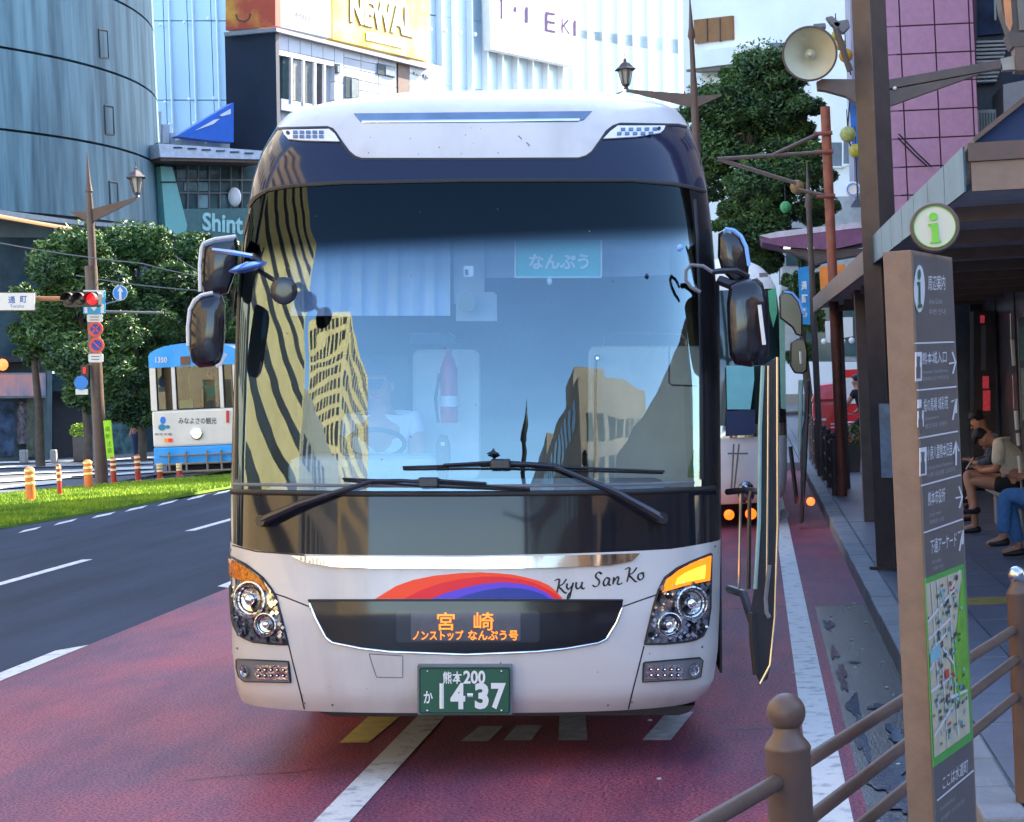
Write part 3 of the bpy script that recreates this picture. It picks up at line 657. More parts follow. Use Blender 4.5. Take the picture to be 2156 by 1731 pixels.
# mirrors, left
def bpt(x, y, d):
    a, z = BLc(x, y, d); return BW(a, d, z)
def bpm(x, y, d): return bpt(x, y, d+.34)
def housing(outline, d0, th, name, m, inset=.86):
    c = (sum(p[0] for p in outline)/len(outline), sum(p[1] for p in outline)/len(outline)); mb = MB()
    rings = []
    for sc, dd in ((.55, -.02), (.85, -.008), (.97, .02), (1., .06), (1., th-.03), (.93, th)):
        rings.append([bpm(c[0]+(x-c[0])*sc, c[1]+(y-c[1])*sc, d0+dd) for x, y in outline])
    n = len(outline); vs = [p for r in rings for p in r]
    fs = [(i*n+k, i*n+(k+1) % n, (i+1)*n+(k+1) % n, (i+1)*n+k) for i in range(len(rings)-1) for k in range(n)]+[tuple(range(n-1, -1, -1)), tuple((len(rings)-1)*n+k for k in range(n))]
    return mb.add(vs, fs).build(name, m, bus, smooth=True)
m_mirb = mat('mirror_back', (.014, .014, .02), .08, var=0)
lower = [(412, 630), (425, 620), (450, 615), (466, 618), (474, 640), (474, 700), (471, 740), (464, 762), (450, 772), (420, 775), (404, 762), (397, 735), (396, 690), (400, 650)]
housing(lower, -.10, .16, 'mirror_housing', m_mirb)
tubep([bpm(x, y, -.10) for x, y in dl([(396, 728), (395, 690), (399, 652), (409, 632), (424, 621), (448, 616)], 12)], .009, 'mirror_edge', m_signw)
tubep([bpm(x, y, -.08) for x, y in dl([(455, 772), (465, 766), (472, 752), (476, 745)], 12)], .009, 'mirror_edge', m_signw)
upper = [(428, 512), (452, 503), (498, 497), (502, 520), (500, 560), (490, 590), (480, 618), (450, 625), (428, 618), (421, 600), (421, 555), (424, 525)]
housing(upper, .12, .16, 'mirror_housing', m_mirb)
tubep([bpm(x, y, .10) for x, y in dl([(421, 614), (420, 560), (423, 525), (428, 512), (452, 503), (497, 497)], 14)], .009, 'mirror_edge', m_signw)
tubep([bpt(446, 527, -.02), bpt(490, 532, .0), bpt(530, 539, .05)], [.014, .014, .012], 'mirror_arm', m_steel)
tubep([bpt(530, 539, .05), bpt(541, 545, .12), bpt(541, 570, .2)], .018, 'mirror_arm', m_blackp)
MB().lathe(bpt(522, 563, .0), [(0, -.025), (.06, -.02), (.095, -.004), (.098, .006), (.06, .02), (0, .028)], 26, (EZ*.93-EA*.2-ED*.10)).build('round_mirror', mat('mirror_blue', (.10, .22, .60), .12, .3, var=0), bus, smooth=True)
tubep([bpt(545, 570, .05), bpt(566, 583, .0), bpt(582, 592, -.02)], .012, 'mirror_arm', m_blackp)
MB().lathe(bpt(597, 612, -.03), [(0, -.006), (.03, -.006), (.055, -.005), (.065, -.002), (.069, .004), (.066, .012), (0, .014)], 28, ED*1.0).build('round_mirror', m_mirb, bus, smooth=True)
# mirrors, right
rl = [(1536, 598), (1560, 588), (1592, 584), (1606, 596), (1618, 640), (1620, 720), (1617, 752), (1606, 768), (1580, 773), (1548, 768), (1536, 748), (1532, 700), (1530, 640)]
housing(rl, -.05, .18, 'mirror_housing', m_mirb)
tubep([bpm(x, y, -.07) for x, y in ((1599, 642), (1604, 685), (1609, 726))], .011, 'mirror_strip', m_signw)
ru = [(1512, 492), (1526, 482), (1545, 485), (1560, 497), (1571, 520), (1577, 560), (1574, 590), (1562, 604), (1545, 596), (1520, 572), (1511, 540)]
housing(ru, .10, .14, 'mirror_housing', m_mirb)
tubep([bpm(x, y, .085) for x, y in dl([(1526, 482), (1545, 485), (1560, 497), (1571, 520), (1577, 560)], 10)], .011, 'mirror_edge', mat('edge_blue', (.2, .42, .9), .3, var=0))
tubep([bpt(1575, 583, .4), bpt(1550, 570, .36), bpt(1515, 571, .34), bpt(1500, 573, .32)], .016, 'mirror_arm', m_blackp)
tubep([bpt(1600, 600, .36), bpt(1575, 603, .38), bpt(1540, 600, .42), bpt(1515, 590, .46)], .028, 'mirror_arm', m_blackp)
tubep([bpt(x, y, .30) for x, y in dl([(1500, 573), (1480, 560), (1455, 558), (1444, 570), (1444, 590), (1455, 605), (1475, 615)], 12)], .010, 'hand_loop', m_greyp)
MB().ball(bpt(1431, 522, .12), .018, 10).build('mirror_joint', mat('edge_blue', (.2, .42, .9)), bus, smooth='all')
# open entrance door, swung out and seen edge-on
fr = [(1606, 770), (1600, 900), (1598, 1100), (1590, 1240), (1582, 1290), (1584, 1350), (1592, 1420), (1600, 1440), (1616, 1430), (1628, 1380), (1636, 1280), (1638, 1100), (1640, 900), (1636, 752)]
m_doorg = mat('door_glass', (.02, .03, .035), .08, var=0)
d_ = MB().prism([bpt(x, y, .12) for x, y in fr], ED*.05).build('entrance_door', m_blackp, bus)
MB().prism([bpt(x, y, .10) for x, y in [(1602, 790), (1598, 900), (1596, 1120), (1608, 1180), (1622, 1180), (1626, 1000), (1626, 790)]], ED*.02).build('door_glass', m_doorg, d_)
for line, m_, r_ in (([(1637, 752), (1638, 1100), (1632, 1300), (1622, 1400), (1601, 1440)], m_steel, .008), ([(1606, 770), (1600, 900), (1598, 1100), (1590, 1240)], mat('door_edge', (.25, .42, .40), .3), .011), ([(1618, 770), (1617, 1000), (1614, 1280)], m_steel, .006), ([(1583, 1290), (1585, 1350), (1592, 1420)], m_rubber, .02), ([(1620, 1190), (1612, 1260), (1614, 1290), (1620, 1300)], m_greyp, .012)):
    tubep([bpt(x, y, .09) for x, y in dl(line, 40)], r_, 'door_trim', m_, d_)
tubep([bpt(1598, 1035, .15), bpt(1570, 1032, .2), bpt(1532, 1036, .45)], .018, 'door_arm', m_blackp, d_)
tubep([bpt(1590, 1330, .15), bpt(1565, 1250, .3), bpt(1535, 1240, .5)], .022, 'door_arm', m_blackp, d_)
tubep([bpt(1560, 1036, .3), bpt(1556, 1240, .3)], .008, 'door_rail', m_steel, d_)
tubep([bpt(1582, 1035, .12), bpt(1578, 1050, .12), bpt(1576, 1240, .12)], .012, 'door_rail', m_blackp, d_)
# the door well behind it
MB().prism([BW(ac(1)+hw(1.2)+.005, d, z) for d, z in ((.75, .42), (1.45, .42), (1.45, 2.5), (.75, 2.5))], EA*.012).build('door_opening', m_shade, bus)
MB().prism([BW(ac(1)+hw(1.2)+.02, d, z) for d, z in ((1.5, 1.2), (11, 1.2), (11, 2.6), (1.5, 2.6))], EA*.008).build('side_glass', m_black, bus)
# ---- inside the coach
m_cloth = mat('curtain_blue', (.62, .70, .88), .8, var=.08, scale=3)
m_dash = mat('dashboard', (.50, .55, .60), .7, var=.08)
m_trim = mat('interior_trim', (.48, .50, .54), .8, var=.06)
m_cover = mat('seat_cover', (.80, .80, .74), .8, var=.06)
def bbox(a0, a1, d0, d1, z0, z1): return MB().hexa([BW(a0, d0, z0), BW(a1, d0, z0), BW(a1, d1, z0), BW(a0, d1, z0)], [BW(a0, d0, z1), BW(a1, d0, z1), BW(a1, d1, z1), BW(a0, d1, z1)])
zs = tz(1000, 1035)[1]; zt = tz(1000, 390)[1]
bbox(-1.05, 1.02, .30, .95, zs-.35, zs+.02).build('dashboard', m_dash, bus, bevel=.05)
bbox(-.95, -.15, .45, 1.0, zs+.0, zs+.16).build('driver_console', m_dash, bus, bevel=.05)
bbox(-1.1, 1.06, .95, 11.4, zs-.75, zs-.70).build('floor', m_shade, bus)
bbox(-1.0, 1.0, .9, 11.4, zt-.02, zt+.02).build('ceiling', m_trim, bus)
bbox(-1.1, 1.1, 5.9, 6.0, zs-.7, zt).build('cabin_back', mat('cabin_back', (.12, .14, .17), .9), bus)
# folded sun curtain behind the glass
cv = []
for j in (0, 1):
    cv.append([bpt(612+(948-612)*k/60, 500+165*j, .75+.022*sin(k*.9+j*.4)+.01*sin(k*2.3)) for k in range(61)])
MB().grid([[a.lerp(b, i/6) for a, b in zip(cv[0], cv[1])] for i in range(7)]).build('sun_curtain', m_cloth, bus, smooth='all')
MB().prism([bpt(x, y, .80) for x, y in ((955, 500), (1020, 500), (1020, 640), (955, 640))], ED*.03).build('centre_panel', m_trim, bus)
MB().prism([bpt(x, y, .85) for x, y in ((1020, 505), (1410, 505), (1410, 578), (1340, 582), (1020, 585))], ED*.03).build('header_panel', mat('header', (.42, .47, .56), .8), bus)
MB().prism([bpt(x, y, .75) for x, y in ((1000, 615), (1040, 615), (1046, 622), (1046, 676), (960, 676), (960, 625))], ED*.08).build('camera_box', m_trim, bus)
MB().lathe(bpt(983, 637, .62), [(0, 0), (.05, 0), (.05, .04), (0, .04)], 22, ED).build('camera_lens', m_dark, bus)
MB().prism([bpt(x, y, .35) for x, y in rrect(976, 560, 997, 583, 3)], ED*.004).build('sticker', m_signw, bus)
kk_ = MB().prism([bpt(x, y, .34) for x, y in ((979, 568), (985, 567), (985, 579), (979, 579))], ED*.003).build('sticker_print', m_rubber, bus)
sgm = mat('sign_teal', (.03, .42, .36), .5, var=.04)
sg = MB().prism([bpt(x, y, .42) for x, y in rrect(1084, 505, 1266, 584, 3)], ED*.012).build('route_sign', sgm, bus)
fi = lambda x, y: bpt(x, y, .412)
lettering('なんぷう', fi, rq(1114, 535, 1240, 567), m_signw, sg, bold=.03)
for ln in ([(1085, 505), (1085, 584)], [(1085, 584), (1266, 584)], [(1266, 505), (1266, 584)]): MB().tube([bpt(x, y, .41) for x, y in ln], .005, 6).build('sign_frame', m_signw, sg)
MB().ball(bpt(1157, 592, .40), .014, 10, (1, 1, 1.6)).build('sign_clip', m_signw, sg)
# seats
def seat(x0, x1, y0, y1, d, nm='seat'):
    s = MB().prism([bpt(x, y, d) for x, y in rrect(x0, y0, x1, y1, 16)], ED*.12).build(nm, m_cover, bus, bevel=.02)
    return s
def rail(pts, d): MB().tube([bpt(x, y, d) for x, y in pts], .008, 8).build('grab_rail', m_chrome, bus, smooth=True)
seat(1238, 1500, 728, 1030, 1.9); rail([(1266, 726), (1272, 712), (1286, 703), (1300, 701), (1415, 700), (1432, 703), (1442, 712), (1447, 727)], 1.85)
MB().ball(bpt(1258, 754, 1.8), .022, 10).build('seat_knob', m_chrome, bus)
MB().tube([bpt(1255, 760, 1.8), bpt(1253, 1010, 1.8)], .010, 8).build('seat_post', m_chrome, bus)
seat(868, 1010, 735, 1010, 1.7); rail([(862, 703), (946, 702), (958, 707), (968, 725)], 1.65)
MB().prism([bpt(x, y, 1.66) for x, y in ((862, 706), (950, 706), (962, 724), (862, 724))], ED*.03).build('seat_top', mat('seat_blue', (.10, .2, .32), .8), bus)
MB().prism([bpt(x, y, 2.0) for x, y in rrect(650, 745, 862, 1010, 16)], ED*.12).build('driver_seat', mat('seat_slate', (.10, .13, .18), .8, var=.1), bus, bevel=.02)
MB().tube([bpt(790+62*cos(k*pi/12), 935+30*sin(k*pi/12), 1.0) for k in range(25)], .014, 8, False).build('steering_wheel', m_rubber, bus, smooth=True)
# fire extinguisher between the seats
ext = MB().lathe(bpt(946, 890, 1.4), [(0, 0), (.045, 0), (.05, .02), (.05, .30), (.03, .36), (.018, .38), (.018, .42), (0, .42)], 18, EZ).build('fire_extinguisher', mat('extinguisher_red', (.5, .03, .05), .3, var=0), bus, smooth=True)
MB().lathe(bpt(946, 856, 1.4)-EZ*.0, [(.052, 0), (.052, .06)], 18, EZ).build('extinguisher_label', m_signw, ext)
MB().tube([bpt(946, 775, 1.4), bpt(925, 790, 1.38), bpt(917, 840, 1.38), bpt(922, 890, 1.4)], .010, 8).build('hose', m_rubber, ext, smooth=True)
# standing remote on the dash, air freshener, cable
MB().prism([bpt(x, y, .42) for x, y in [(925, 916), (941, 916), (947, 935), (948, 965), (943, 1000), (940, 1026), (926, 1026), (922, 1000), (918, 965), (919, 935)]], ED*.03).build('radio_handset', m_blackp, bus, bevel=.006)
MB().prism([bpt(x, y, .415) for x, y in ((928, 931), (937, 931), (937, 939), (928, 939))], ED*.003).build('handset_screen', m_signw, bus)
fb = MB().prism([bpt(x, y, .36) for x, y in [(1448, 1006), (1478, 1006), (1480, 980), (1474, 960), (1464, 948), (1460, 948), (1458, 962), (1450, 985)]], ED*.04).build('freshener_bottle', mat('bottle_yellow', (.62, .62, .22), .4, var=.1), bus, bevel=.008)
MB().prism([bpt(x, y, .352) for x, y in [(1452, 996), (1477, 996), (1476, 976), (1456, 976)]], ED*.003).build('bottle_label', mat('label_green', (.25, .6, .3), .5), fb)
MB().tube([bpt(1409, 720, .4), bpt(1409, 806, .4), bpt(1415, 811, .4), bpt(1470, 813, .4)], .005, 6).build('cable', m_rubber, bus)
# ------------------------------------------------------------------ people by skin modifier
def skinmesh(name, pts, edges, rad, material, parent, sub=2):
    base = Vector((0, 0, 0)); q = parent
    while q is not None: base += q.location; q = q.parent
    me = bpy.data.meshes.new(name); me.from_pydata([tuple(Vector(p)-base) for p in pts], edges, [])
    o = bpy.data.objects.new(name, me); COL.objects.link(o)
    s = o.modifiers.new('skin', 'SKIN'); sv = me.skin_vertices
    if not len(sv):
        bm = bmesh.new(); bm.from_mesh(me); bm.verts.layers.skin.verify(); bm.to_mesh(me); bm.free()
    for i, r in enumerate(rad):
        k = me.skin_vertices[0].data[i]; k.radius = r if isinstance(r, tuple) else (r, r); k.use_root = (i == 0)
    s2 = o.modifiers.new('sub', 'SUBSURF'); s2.levels = sub; s2.render_levels = sub
    dg = bpy.context.evaluated_depsgraph_get(); m2 = bpy.data.meshes.new_from_object(o.evaluated_get(dg))
    o.modifiers.clear(); o.data = m2; m2.materials.clear(); m2.materials.append(material)
    m2.polygons.foreach_set('use_smooth', [True]*len(m2.polygons)); o.parent = parent
    return o
def chain(n0, n): return [(n0+i, n0+i+1) for i in range(n-1)]
def figure(name, label, base, fw, J, shirt, legs, shoes=None, hair=m_hair, sleeve=.45, leglen=1., capm=None, group=None, hairlong=0, shortleg=None):
    """J: dict of joints in a frame right/forward/up of base; fw = facing angle"""
    fwd = Vector((cos(fw), sin(fw), 0)); rt = Vector((sin(fw), -cos(fw), 0)); up = Vector((0, 0, 1)); B = Vector(base)
    W = lambda p: B+rt*p[0]+fwd*p[1]+up*p[2]
    r = thing(name, label, 'person', base, group)
    j = {k: W(p) for k, p in J.items()}
    order = ['pelvis', 'spine', 'chest', 'neck', 'head']
    pts = [j[k] for k in order]; rad = [.125, .115, (.155, .12), .05, .085]; ed = [(0, 1), (1, 2), (2, 3), (3, 4)]
    rad = [(.14, .11), (.13, .105), (.165, .12), (.052, .052), (.088, .1)]
    top = j['head']+(j['head']-j['neck']).normalized()*.09; pts.append(top); rad.append((.062, .075)); ed.append((4, 5))
    for s in 'LR':
        n = len(pts); pts += [j['sh'+s], j['el'+s], j['wr'+s], j['wr'+s].lerp(j['hd'+s], .55), j['hd'+s]]; rad += [.058, .042, .030, (.038, .022), (.030, .016)]
        ed += [(2, n)]+chain(n, 5)
        n = len(pts); pts += [j['hp'+s], j['kn'+s], j['kn'+s].lerp(j['an'+s], .35), j['an'+s], j['to'+s]]; rad += [.088, .060, .055, .038, .034]
        ed += [(0, n)]+chain(n, 5)
    skinmesh('body', pts, ed, rad, m_skin, r)
    # fingers: separate short chains from the palm
    for s in 'LR':
        d = (j['hd'+s]-j['wr'+s]).normalized(); sd = d.cross(up); sd = sd.normalized() if sd.length > .1 else rt; dn = sd.cross(d)
        mb = MB()
        for q, ln in ((-.024, .055), (-.008, .066), (.008, .062), (.024, .048)):
            a = j['hd'+s]+sd*q; mb.tube([a-d*.02, a+d*ln*.5, a+d*ln*.8-dn*ln*.45], [.0095, .009, .007], 6)
        a = j['wr'+s]+d*.03+sd*.03; mb.tube([a, a+sd*.02+d*.03, a+sd*.022+d*.055], [.012, .010, .008], 6)
        mb.build('fingers', m_skin, r, smooth=True)
    # shirt
    pts = [j['pelvis']+(j['spine']-j['pelvis'])*.15, j['spine'], j['chest'], j['chest'].lerp(j['neck'], .55)]; rad = [(.165, .13), (.16, .13), (.195, .145), (.085, .075)]; ed = chain(0, 4)
    for s in 'LR':
        n = len(pts); pts += [j['sh'+s], j['sh'+s].lerp(j['el'+s], sleeve) if sleeve < 1 else j['el'+s]]; rad += [.078, .068]; ed += [(2, n), (n, n+1)]
        if sleeve >= 1: pts.append(j['el'+s].lerp(j['wr'+s], .85)); rad.append(.045); ed.append((n+1, n+2))
    skinmesh('shirt', pts, ed, rad, shirt, r)
    pts = [j['pelvis'].lerp(j['spine'], .25), j['pelvis']]; rad = [(.15, .125), (.17, .14)]; ed = [(0, 1)]
    for s in 'LR':
        n = len(pts); ll = leglen
        pts += [j['hp'+s], j['hp'+s].lerp(j['kn'+s], min(1, ll*1.0) if ll < 1 else 1)]; rad += [.105, .085]; ed += [(1, n), (n, n+1)]
        if ll >= 1: pts += [j['kn'+s].lerp(j['an'+s], .5), j['kn'+s].lerp(j['an'+s], .92)]; rad += [.070, .062]; ed += [(n+1, n+2), (n+2, n+3)]
    skinmesh('trousers' if leglen >= 1 else 'shorts', pts, ed, rad, legs, r)
    for s in 'LR':
        d = (j['to'+s]-j['an'+s]); dh = Vector((d.x, d.y, 0)).normalized() if Vector((d.x, d.y, 0)).length > .02 else fwd
        a = j['an'+s]-up*.035-dh*.06
        skinmesh('shoe', [a, a+dh*.10-up*.012, a+dh*.22-up*.02], [(0, 1), (1, 2)], [(.045, .04), (.05, .036), (.038, .024)], shoes or m_rubber, r, 1)
    hd = (j['head']-j['neck']).normalized(); c = j['head']+hd*.045; hb = MB()
    fdir = (W((0, 1, 0))-W((0, 0, 0))); fdir = (fdir-hd*fdir.dot(hd)).normalized(); side = hd.cross(fdir)
    vs = []; n = 16; m = 8
    for i in range(m+1):
        t = pi*.56*i/m
        for k in range(n):
            a = 2*pi*k/n; rr = sin(t)
            cut = 1.
            p = c+hd*cos(t)*.112+(fdir*cos(a)*.108+side*sin(a)*.092)*rr-fdir*.012
            if i > 5 and cos(a) > .35: p = p+hd*.028*(i-5)
            if i > 5: p = p-(p-c-hd*(p-c).dot(hd))*.10*(i-5)
            if i > 6 and cos(a) < 0: p = p-hd*.015
            vs.append(p)
    fs = [(i*n+k, (i+1)*n+k, (i+1)*n+(k+1) % n, i*n+(k+1) % n) for i in range(m) for k in range(n)]
    hb.add(vs, fs).build('hair' if capm is None else 'cap', capm or hair, r, smooth='all')
    if capm: MB().bar(c+fdir*.08+hd*.02, c+fdir*.17+hd*.0, .13, .012, hd).build('cap_peak', capm, r, bevel=.004)
    # face
    fc = j['head']+fdir*.088; MB().ball(fc-hd*.005, .014, 8, (1, 1.2, 1.3)).build('nose', m_skin, r, smooth='all')
    for q in (-1, 1):
        MB().ball(j['head']+fdir*.080+side*.03*q+hd*.02, .0095, 8).build('eye', m_rubber, r)
        MB().ball(j['head']+side*.085*q, .022, 8, (.6, 1, 1.4)).build('ear', m_skin, r, smooth='all')
    MB().bar(j['head']+fdir*.083-hd*.04-side*.02, j['head']+fdir*.083-hd*.04+side*.02, .008, .008).build('mouth', m_red, r)
    return r
SIT = dict(pelvis=(0, 0, .52), spine=(0, .02, .70), chest=(0, .06, .92), neck=(0, .08, 1.10), head=(0, .11, 1.22),
           shL=(-.19, .06, 1.02), elL=(-.24, .16, .76), wrL=(-.12, .36, .74), hdL=(-.08, .44, .76), shR=(.19, .06, 1.02), elR=(.24, .16, .76), wrR=(.12, .36, .74), hdR=(.08, .44, .76),
           hpL=(-.10, .04, .50), knL=(-.13, .46, .50), anL=(-.13, .46, .08), toL=(-.14, .60, .04), hpR=(.10, .04, .50), knR=(.13, .46, .50), anR=(.13, .46, .08), toR=(.14, .60, .04))
STAND = dict(pelvis=(0, 0, .93), spine=(0, .0, 1.10), chest=(0, .0, 1.32), neck=(0, .0, 1.47), head=(0, .02, 1.59),
           shL=(-.19, 0, 1.40), elL=(-.24, .0, 1.13), wrL=(-.24, .08, .90), hdL=(-.24, .12, .82), shR=(.19, 0, 1.40), elR=(.24, .0, 1.13), wrR=(.24, .08, .90), hdR=(.24, .12, .82),
           hpL=(-.09, 0, .90), knL=(-.10, .02, .50), anL=(-.10, 0, .09), toL=(-.11, .14, .04), hpR=(.09, 0, .90), knR=(.10, .02, .50), anR=(.10, 0, .09), toR=(.11, .14, .04))
m_shw = mat('white_shirt', (.72, .73, .75), .8, var=.05); m_navyc = mat('navy_cloth', (.03, .05, .12), .85, var=.08)
dbase = bpt(812, 915, 1.45)
J = dict(SIT)
dr = figure('person', 'coach driver in white shirt and dark cap seated behind the windscreen', (dbase.x, dbase.y, dbase.z-.95), -pi/2-.1, {k: (v[0], v[1], v[2]) for k, v in J.items()}, m_shw, m_navyc, capm=m_navyc)
# ================================================================== SECOND COACH
def yp(Y): return VPl(1000, Y, 1800, Y)
def coach2():
    m_white = mat('coach_white', (.85, .84, .82), .3, var=.04)
    r = thing('bus', 'second white coach parked behind the large one, its door open by the kerb', 'bus', (-.90, 25.2, 0))
    cx, y0 = -.90, 25.2; ln = radians(1.0)
    R = [(.30, 1.12, .10), (.38, 1.20, .03), (.60, 1.235, 0), (1.17, 1.25, 0), (1.3, 1.25, .01), (2.0, 1.24, .07), (2.6, 1.21, .16), (3.05, 1.16, .28), (3.2, 1.09, .36), (3.33, .98, .48), (3.42, .82, .68), (3.47, .6, .95), (3.49, .3, 1.3)]
    z_ = [q[0] for q in R]
    def S(t, z):
        h = np.interp(z, z_, [q[1] for q in R]); D = np.interp(z, z_, [q[2] for q in R])+.55*(1-(1-min(abs(t), .9999)**2.8)**(1/2.8))
        return Vector((cx+t*h+z*sin(ln), y0+D, z))
    ts = [sin(pi/2*k/16) for k in range(-16, 17)]
    def bd(lo, hi, n, nm, m, a=-1, b=1): return MB().grid([[S(t, lo+(hi-lo)*i/n) for t in [a]+[t for t in ts if a < t < b]+[b]] for i in range(n+1)]).build(nm, m, r, smooth='all')
    bd(.30, 1.14, 8, 'front_panel', m_white); bd(1.14, 1.30, 3, 'lower_trim', m_chrome); bd(1.30, 3.02, 12, 'windscreen', mat('green_glass', (.02, .045, .045), .05, var=.2, scale=1.2, spec=.8)); bd(3.02, 3.49, 10, 'roof_front', m_white)
    sec = [(-1, z) for z in z_]+[(1, z) for z in z_[::-1]]
    a0 = [S(t, z) for t, z in sec]; a1 = [Vector((p.x, y0+11.8, p.z)) for p in a0]
    MB().grid([a0, a1]).build('side_and_roof', m_white, r, smooth=True); MB().add(a1, [tuple(range(len(a1)))]).build('rear_panel', m_white, r)
    s2 = yp(25.15)
    MB().slab(s2, [(1529, 770), (1587, 770), (1588, 800), (1580, 862), (1531, 862)], .02).build('sun_curtain', mat('curtain_teal', (.22, .62, .66), .7, var=.06), r)
    MB().slab(s2, [(1529, 866), (1590, 862), (1590, 915), (1529, 918)], .02).build('dashboard', m_navyc, r)
    MB().slab(yp(25.4), [(1617, 612), (1634, 606), (1636, 660), (1628, 690), (1620, 655)], .02).build('side_reflection', mat('reflection_green', (.02, .35, .18), .3), r)  # green patch painting a reflection on the windscreen glass
    MB().slab(yp(25.4), [(1640, 655), (1652, 650), (1655, 862), (1644, 860)], .02).build('glass_strip', mat('strip_green', (.18, .42, .34), .3), r)
    for x, y, rr in ((1650, 1082, 11),):
        MB().lathe(yp(25.22)(x, y), [(rr/165, 0), (rr/165, .03), (rr*.7/165, .03), (rr*.6/165, .0), (0, 0)], 18, (0, -1, 0)).build('fog_lamp', m_greyp, r, smooth=True)
    for x, y, k in ((1535, 1084, 11), (1581, 1082, 12)):  # left ball added as the right one's reflection in the door glass
        MB().ball(yp(25.0)(x, y), k/165, 12, (1, .6, 1)).build('indicator', MATS.get('lamp_o') or mat('lamp_o', (1, .13, .01), .3, var=0, emit=.45), r, smooth='all')
    MB().ball(yp(25.05)(1571, 1036), .11, 14, (1, .5, 1.3)).build('headlamp', m_lens, r, smooth='all')
    for a, b in (((1532, 955), (1575, 955)), ((1545, 935), (1540, 1030)), ((1556, 935), (1545, 1040))): MB().tube([yp(25.1)(*a), yp(25.1)(*b)], .012, 6).build('panel_gap', m_greyp, r)
    MB().slab(yp(25.3), [(1598, 575), (1616, 574), (1617, 583), (1599, 584)], .01).build('roof_badge', m_greyp, r)
    def hz(o, Y, th, nm, m): return MB().prism([yp(Y)(x, y) for x, y in o], (0, th, 0)).build(nm, m, r, bevel=.02)
    hz([(1640, 622), (1652, 614), (1668, 618), (1682, 634), (1690, 660), (1690, 708), (1676, 706), (1668, 690), (1642, 670)], 24.8, .2, 'mirror_housing', m_mirb)
    MB().tube([yp(24.78)(x, y) for x, y in ((1650, 614), (1668, 617), (1683, 634), (1691, 660))], .016, 6).build('mirror_edge', MATS['edge_blue'], r, smooth=True)
    hz([(1664, 722), (1680, 712), (1696, 716), (1701, 740), (1700, 780), (1690, 788), (1672, 786), (1663, 770)], 24.8, .2, 'mirror_housing', m_mirb)
    MB().tube([yp(24.75)(1685, 740), yp(24.75)(1686, 766)], .016, 6).build('mirror_strip', m_signw, r)
    hz([(1700, 800), (1706, 800), (1700, 960), (1692, 1100), (1684, 1104), (1688, 1050), (1686, 950), (1697, 860)], 24.6, .5, 'entrance_door', m_blackp)
    hz([(1682, 800), (1692, 800), (1688, 960), (1682, 960)], 24.7, .4, 'door_glass', mat('door_edge', (.25, .42, .40)))
    MB().tube([yp(24.6)(1664, 940), yp(24.6)(1672, 1010), yp(24.6)(1678, 1060)], .03, 6).build('door_arm', m_blackp, r)
    MB().ball(yp(24.5)(1707, 1056), 9/170, 10).build('side_indicator', mat('red_lit', (1, .12, .02), .3, var=0, emit=.6), r)
    for s, d in ((-1, 2.6), (1, 2.6), (-1, 9), (1, 9)):
        MB().lathe((cx+s*1.0-.14, y0+d, .48), [(0, 0), (.46, .0), (.48, .05), (.48, .24), (.46, .28), (0, .28)], 24, (1, 0, 0)).build('wheel', m_rubber, r, smooth=True)
    MB().box(cx-1.1, cx+1.1, y0+.7, y0+11.5, .3, .34).build('floor_pan', m_shade, r)
coach2()
# ================================================================== FOREGROUND FENCE
kind(MB().box(-14, 30, -60, 7.2, -.19, .15).build('corner_pavement', m_paver), 'structure')
kind(MB().box(-14, .8, 7.205, 7.4, -.19, .149).build('corner_kerb', m_conc), 'structure')
p1 = C(1655, 1500, 5.1); p2 = C(2141, 1210, 8.1)
for (c, label, rb, rball, ball_m) in ((p1, 'brown round bollard post with a ball top in the near foreground', .058, .050, m_brown), (p2, 'brown fence post with a shiny steel ball at the right edge', .044, .036, m_steel)):
    t = thing('fence_post', label, 'post', (c.x, c.y, .15), 'posts of the pavement fence')
    zb = c.z-rball-.018
    MB().lathe((c.x, c.y, .15), [(0, 0), (rb, 0), (rb, zb-.15-.03), (rb*1.03, zb-.15-.026), (rb*1.03, zb-.15-.02), (rb*.96, zb-.15-.012), (rb*.62, zb-.15+.012), (rb*.58, zb-.15+.03), (0, zb-.15+.03)], 32).build('post', m_brown, t, smooth=True)
    MB().ball(c, rball, 32).build('ball_top', ball_m, t, smooth='all')
fe = thing('guard_fence', 'three brown pipe rails running from the near ball-topped post to the right edge', 'fence', (p1.x, p1.y, .15))
for a, b in (((1700, 1603), (2135, 1326)), ((1700, 1727), (2140, 1388)), ((1760, 1781), (2140, 1466))):
    q0 = C(a[0], a[1], 5.1+3.0*(a[0]-1655)/486*.72); q1 = C(b[0], b[1], 8.1)
    d = (q1-q0).normalized()
    MB().tube([q0-d*(.0 if a[0] < 1750 else .6), q1+d*1.2], .0195, 16).build('rail', m_brown, fe, smooth=True)
f0 = thing('guard_fence', 'short brown pipe rail at the bottom edge, left of the near post', 'fence', (p1.x, p1.y, .15))
q1 = C(1640, 1645, 5.08); q0 = C(1490, 1731, 4.66); d = (q0-q1).normalized()
MB().tube([q1, q1+d*2.0], .0215, 16).build('rail', m_brown, f0, smooth=True); MB().ball(q1-d*.0, .0215, 14).build('rail_end', m_brown, f0, smooth='all')
MB().tube([q1-Vector((0, 0, .16)), q1+d*2.0-Vector((0, 0, .16))], .0215, 16).build('rail', m_brown, f0, smooth=True)
